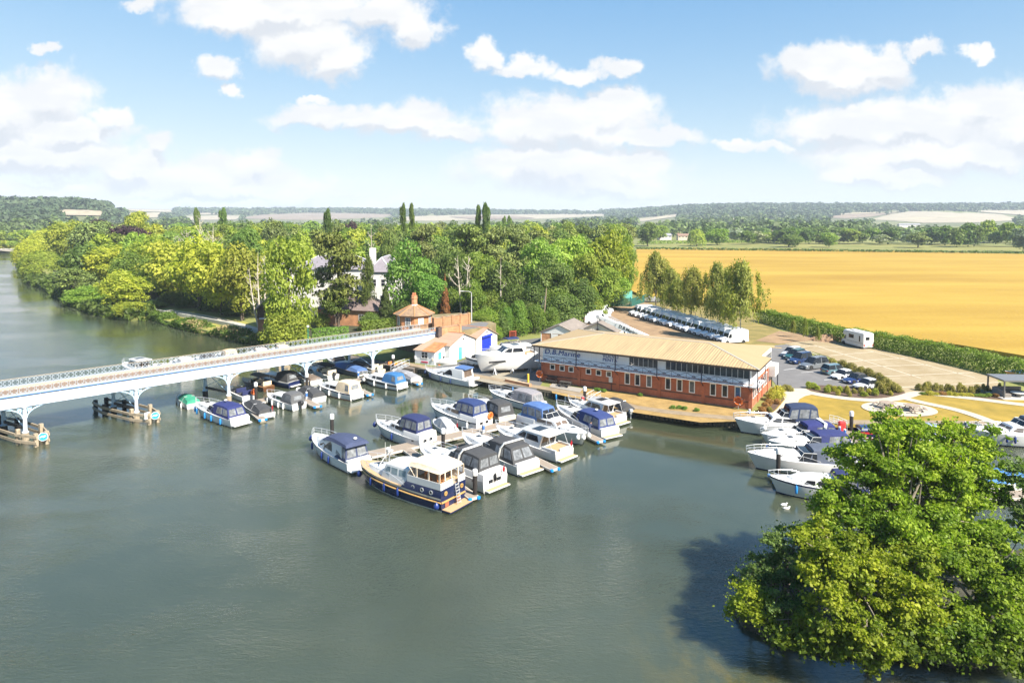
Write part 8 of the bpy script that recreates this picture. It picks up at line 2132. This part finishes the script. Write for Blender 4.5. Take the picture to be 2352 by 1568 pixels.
# shrubs of the car park border, flower beds
shr = leafmat('bronze_shrub_leaves', (.27, .24, .06), .4); LM['shr'] = shr; LM['yfl'] = leafmat('yellow_shrub_leaves', (.4, .36, .05), .35); LM['rust'] = leafmat('rusty_border_plants', (.36, .2, .07), .4)
def shrub(label, x, y, h, w_, lm, group, tint=1.0):
    p = P(x, y, LAND); me = rnd.choice(proto('bush', lm, 1)); t = thing('shrub', label, 'shrub', p, rnd.uniform(0, 6), group); t.scale = (w_, w_, h)
    c = link('foliage', me[0], t); c.color = (tint, tint, tint, 1); link('stem', me[1], t)
G1 = 'bronze shrubs between the parked cars and the pavers'
sp = [(1912, 838), (1935, 846), (1955, 853), (1975, 859), (1995, 866), (2015, 874), (2030, 883), (2045, 889), (2058, 896), (2035, 893), (2020, 896)]
for i, (x, y) in enumerate(sp): shrub('bronze green shrub in the border between cars and pavers', x, y + 3, rnd.uniform(1.2, 1.9), rnd.uniform(1.5, 2.1), 'shr', G1, rnd.uniform(.8, 1.2))
G2 = 'young shrubs in the bed in front of the cars'
for i, (x, y) in enumerate([(1858, 892), (1868, 893), (1878, 896), (1905, 897), (1918, 899), (1930, 901), (1945, 903), (1962, 903), (1978, 904), (1995, 905), (1900, 902), (1925, 908), (1950, 911), (1985, 910), (2010, 909), (2030, 905), (2045, 908)]):
    shrub('yellow green young shrub in the dark bed before the cars', x, y, rnd.uniform(.6, 1.2), rnd.uniform(.7, 1.2), rnd.choice(['shr', 'yfl', 'yel']), G2, rnd.uniform(.8, 1.2))
G3 = 'row of young shrubs along the pavers'
for i in range(15):
    x = 2108 + 13.5 * i + rnd.uniform(-3, 3); shrub('thin bronze shrub in the row along the paver edge', x, 897 + .05 * i * 6 + rnd.uniform(-1, 2), rnd.uniform(.9, 1.6), rnd.uniform(.7, 1.1), 'shr', G3, rnd.uniform(.8, 1.2))
G4 = 'low plants in the long flower bed'
for i in range(12):
    x = 2120 + 15 * i; shrub('low rust and yellow plant in the long bed below the shrub row', x, 906 + .5 * i, rnd.uniform(.4, .7), rnd.uniform(1, 1.5), rnd.choice(['rust', 'yfl', 'grn']), G4)
G5 = 'plants against the end wall of the brick building'
for x, y, h, lm in ((1785, 912, 1.7, 'yfl'), (1778, 920, 1.6, 'yfl'), (1768, 930, .9, 'rust'), (1758, 938, .9, 'rust'), (1750, 946, .8, 'rust'), (1768, 945, .7, 'shr'), (1785, 928, .8, 'rust')):
    shrub('rust or yellow border plant against the end wall of the brick building', x, y, h, h * 1.3, lm, G5)
for x, y in ((1796, 899), (1805, 896), (1813, 898)): shrub('small shrub on the pale apron beside the grey bench', x, y, .9, 1.2, 'shr', 'shrubs beside the grey bench')
for x, y in ((1370, 893), (1376, 894), (1388, 896), (1470, 905), (1545, 934), (1560, 934), (1572, 936), (1600, 940)): shrub('small green weed growing at the foot of the brick front wall', x, y + 4, .5, .8, 'brt', 'weeds along the brick front')
shrub('rust coloured clump on the pale apron near the tall cruiser', 1826, 968, .7, 2.6, 'rust', None)

# ---------------------------------------------------------------- the island trees, close to the camera
def big_tree(label, base, lobes, n, size, lm, limbs, name='alder_tree', tint=1.0, m=None, seed=0, inner=.35, trunks=1):
    """lobes in picture terms: (x, y, Y, rx px, ry px)."""
    t = thing(name, label, 'tree', base)
    L3 = []
    for (x, y, Y, rx, ry) in lobes:
        c = D(x, y, Y) - base; k = Y / F
        # break every lobe into leafy sprays
        for _ in range(int(10 + rx / 5.5)):
            d = nr.normal(0, 1, 3); d /= np.linalg.norm(d); q = .45 + .62 * nr.random_sample(); s = (.12 + .17 * nr.random_sample()) * (rx + ry) * .5 * k
            L3.append((c.x + d[0] * rx * k * q, c.y + d[1] * rx * k * q * .9, c.z + d[2] * ry * k * q, s * 1.25, s * 1.25, s * .5))
    p, nm = shell(L3, n, .6, .2); k5 = nr.random_sample(n) < .25; p[k5] += nr.normal(0, .22, (int(k5.sum()), 3))
    keep = p[:, 2] > .15; p, nm = p[keep], nm[keep]
    me = leaf_mesh('crown', p, nm, size, LM[lm], .75, 1.35)
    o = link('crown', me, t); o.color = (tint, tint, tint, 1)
    g = MB(); zc = max(c[2] for c in L3)
    for k in range(trunks):
        off_ = Vector((k * .9 - .4 * (trunks - 1), .3 * k, 0))
        tops = sorted(L3, key=lambda c: -c[2])[:6]; tp = Vector(tops[k % 6][:3])
        pts = [off_ + Vector((0, 0, -.6)), off_ * 1.2 + Vector((0, 0, 2.2)), (off_ + tp) * .5 + Vector((0, 0, .6)), tp * .97]
        g.tube(pts, [.26, .2, .13, .03], 7)
        for i in range(limbs):
            c = L3[nr.randint(len(L3))]; q = pts[1].lerp(pts[2], rnd.random()); e = Vector(c[:3])
            g.tube([q, q.lerp(e, .5) + Vector((0, 0, .35)), e], [.09, .06, .02], 5)
    g.build('trunk', m or mat('grey_alder_bark', (.2, .17, .13), .9, .35, 5), t)
    return t
LF = .2
big_tree('largest alder on the island, tallest crown in front of the right hand boats', P(2085, 1430, .45), [(2030, 985, 44, 78, 40), (2110, 1000, 45, 100, 45), (2190, 1030, 45, 90, 50), (2010, 1080, 43, 92, 70), (2100, 1090, 44, 120, 75), (2210, 1110, 44, 85, 80), (1945, 1190, 42, 95, 65), (1925, 1195, 41.5, 70, 45), (1930, 1125, 43, 55, 45), (1965, 1055, 43.5, 55, 42), (2255, 1015, 45, 55, 42), (2285, 1105, 44.5, 45, 60), (2060, 1040, 44, 100, 50), (2120, 1150, 43.5, 120, 60), (2060, 1200, 42, 125, 80), (2180, 1210, 43, 110, 85), (2255, 1240, 43, 65, 80)], 115000, LF * .76, 'iso', 26, tint=1.0, trunks=3)
big_tree('bright front alder of the island with sunlit yellow green sprays', P(2010, 1480, .45), [(1900, 1235, 39, 75, 50), (1955, 1305, 38, 95, 70), (2060, 1320, 38, 110, 75), (1900, 1340, 37, 65, 60), (1985, 1420, 36.5, 100, 60), (2090, 1420, 37, 100, 60)], 50000, LF * .74, 'isy', 18, tint=.8, trunks=2)
big_tree('broad alder at the right edge of the island with drooping outer sprays', P(2250, 1490, .45), [(2180, 1330, 38.5, 90, 75), (2270, 1330, 39, 85, 80), (2330, 1300, 40, 70, 80), (2170, 1440, 37, 95, 60), (2270, 1440, 37, 90, 65), (2340, 1420, 38, 70, 80)], 55000, LF * .74, 'iso', 18, tint=.85, trunks=2)
big_tree('dark green willow scrub at the left end of the island', P(1790, 1420, .3), [(1795, 1250, 42, 52, 32), (1742, 1308, 42, 50, 28), (1810, 1300, 42, 70, 50), (1765, 1350, 41, 65, 40), (1835, 1240, 43, 50, 40), (1718, 1342, 41, 38, 24), (1850, 1340, 40, 60, 55), (1800, 1390, 39, 60, 35)], 30000, LF * .6, 'isd', 16, name='willow_scrub', trunks=2, tint=1.1)
big_tree('yellow green bush at the water edge, leftmost on the island', P(1725, 1425, .2), [(1715, 1375, 39.5, 48, 35), (1755, 1400, 39, 48, 32), (1700, 1400, 39.5, 30, 22)], 14000, LF * .6, 'isy', 8, name='bush', tint=.9)
big_tree('dark branch hanging into the picture at the right edge over the blue covered boat', P(2470, 1350, .45), [(2352, 1090, 44, 55, 35), (2340, 1150, 44, 45, 40), (2375, 1200, 44, 50, 50), (2400, 1110, 44, 60, 60)], 12000, LF * .7, 'isd', 10, name='willow_tree', tint=1.2)
big_tree('low shaded alder suckers along the island shore', P(2180, 1505, .3), [(1800, 1450, 37.5, 45, 25), (1840, 1470, 37, 45, 25), (1890, 1480, 36.5, 50, 30), (1880, 1440, 36.5, 50, 35), (2000, 1500, 36, 60, 25), (1960, 1475, 36, 60, 28), (2060, 1470, 36, 70, 32), (2160, 1480, 36, 75, 35), (2260, 1490, 36, 75, 38), (2345, 1490, 36.5, 65, 60)], 26000, LF * .85, 'iso', 10, name='alder_suckers', tint=.55)  # low tint adds painted shade to these leaves
# dry twiggy bush
dbase = P(1835, 1440, .2); t = thing('dry_bush', 'bare grey brown twiggy bush at the island edge beside the yellow bush', 'bush', dbase)
g = MB()
for i in range(130):
    e = Vector((nr.normal(0, 1.0), nr.normal(0, .6), abs(nr.normal(1.0, .6)))); mid = e * .5 + Vector((nr.normal(0, .15), 0, .25)); g.tube([(0, 0, .1), mid, e], [.035, .022, .008], 4)
    for _ in range(3):
        q = mid.lerp(e, rnd.random()); g.tube([q, q + Vector((nr.normal(0, .35), nr.normal(0, .35), nr.normal(.1, .3)))], [.014, .005], 3)
g.build('twigs', mat('grey_twigs', (.14, .11, .09), .9, .3), t)
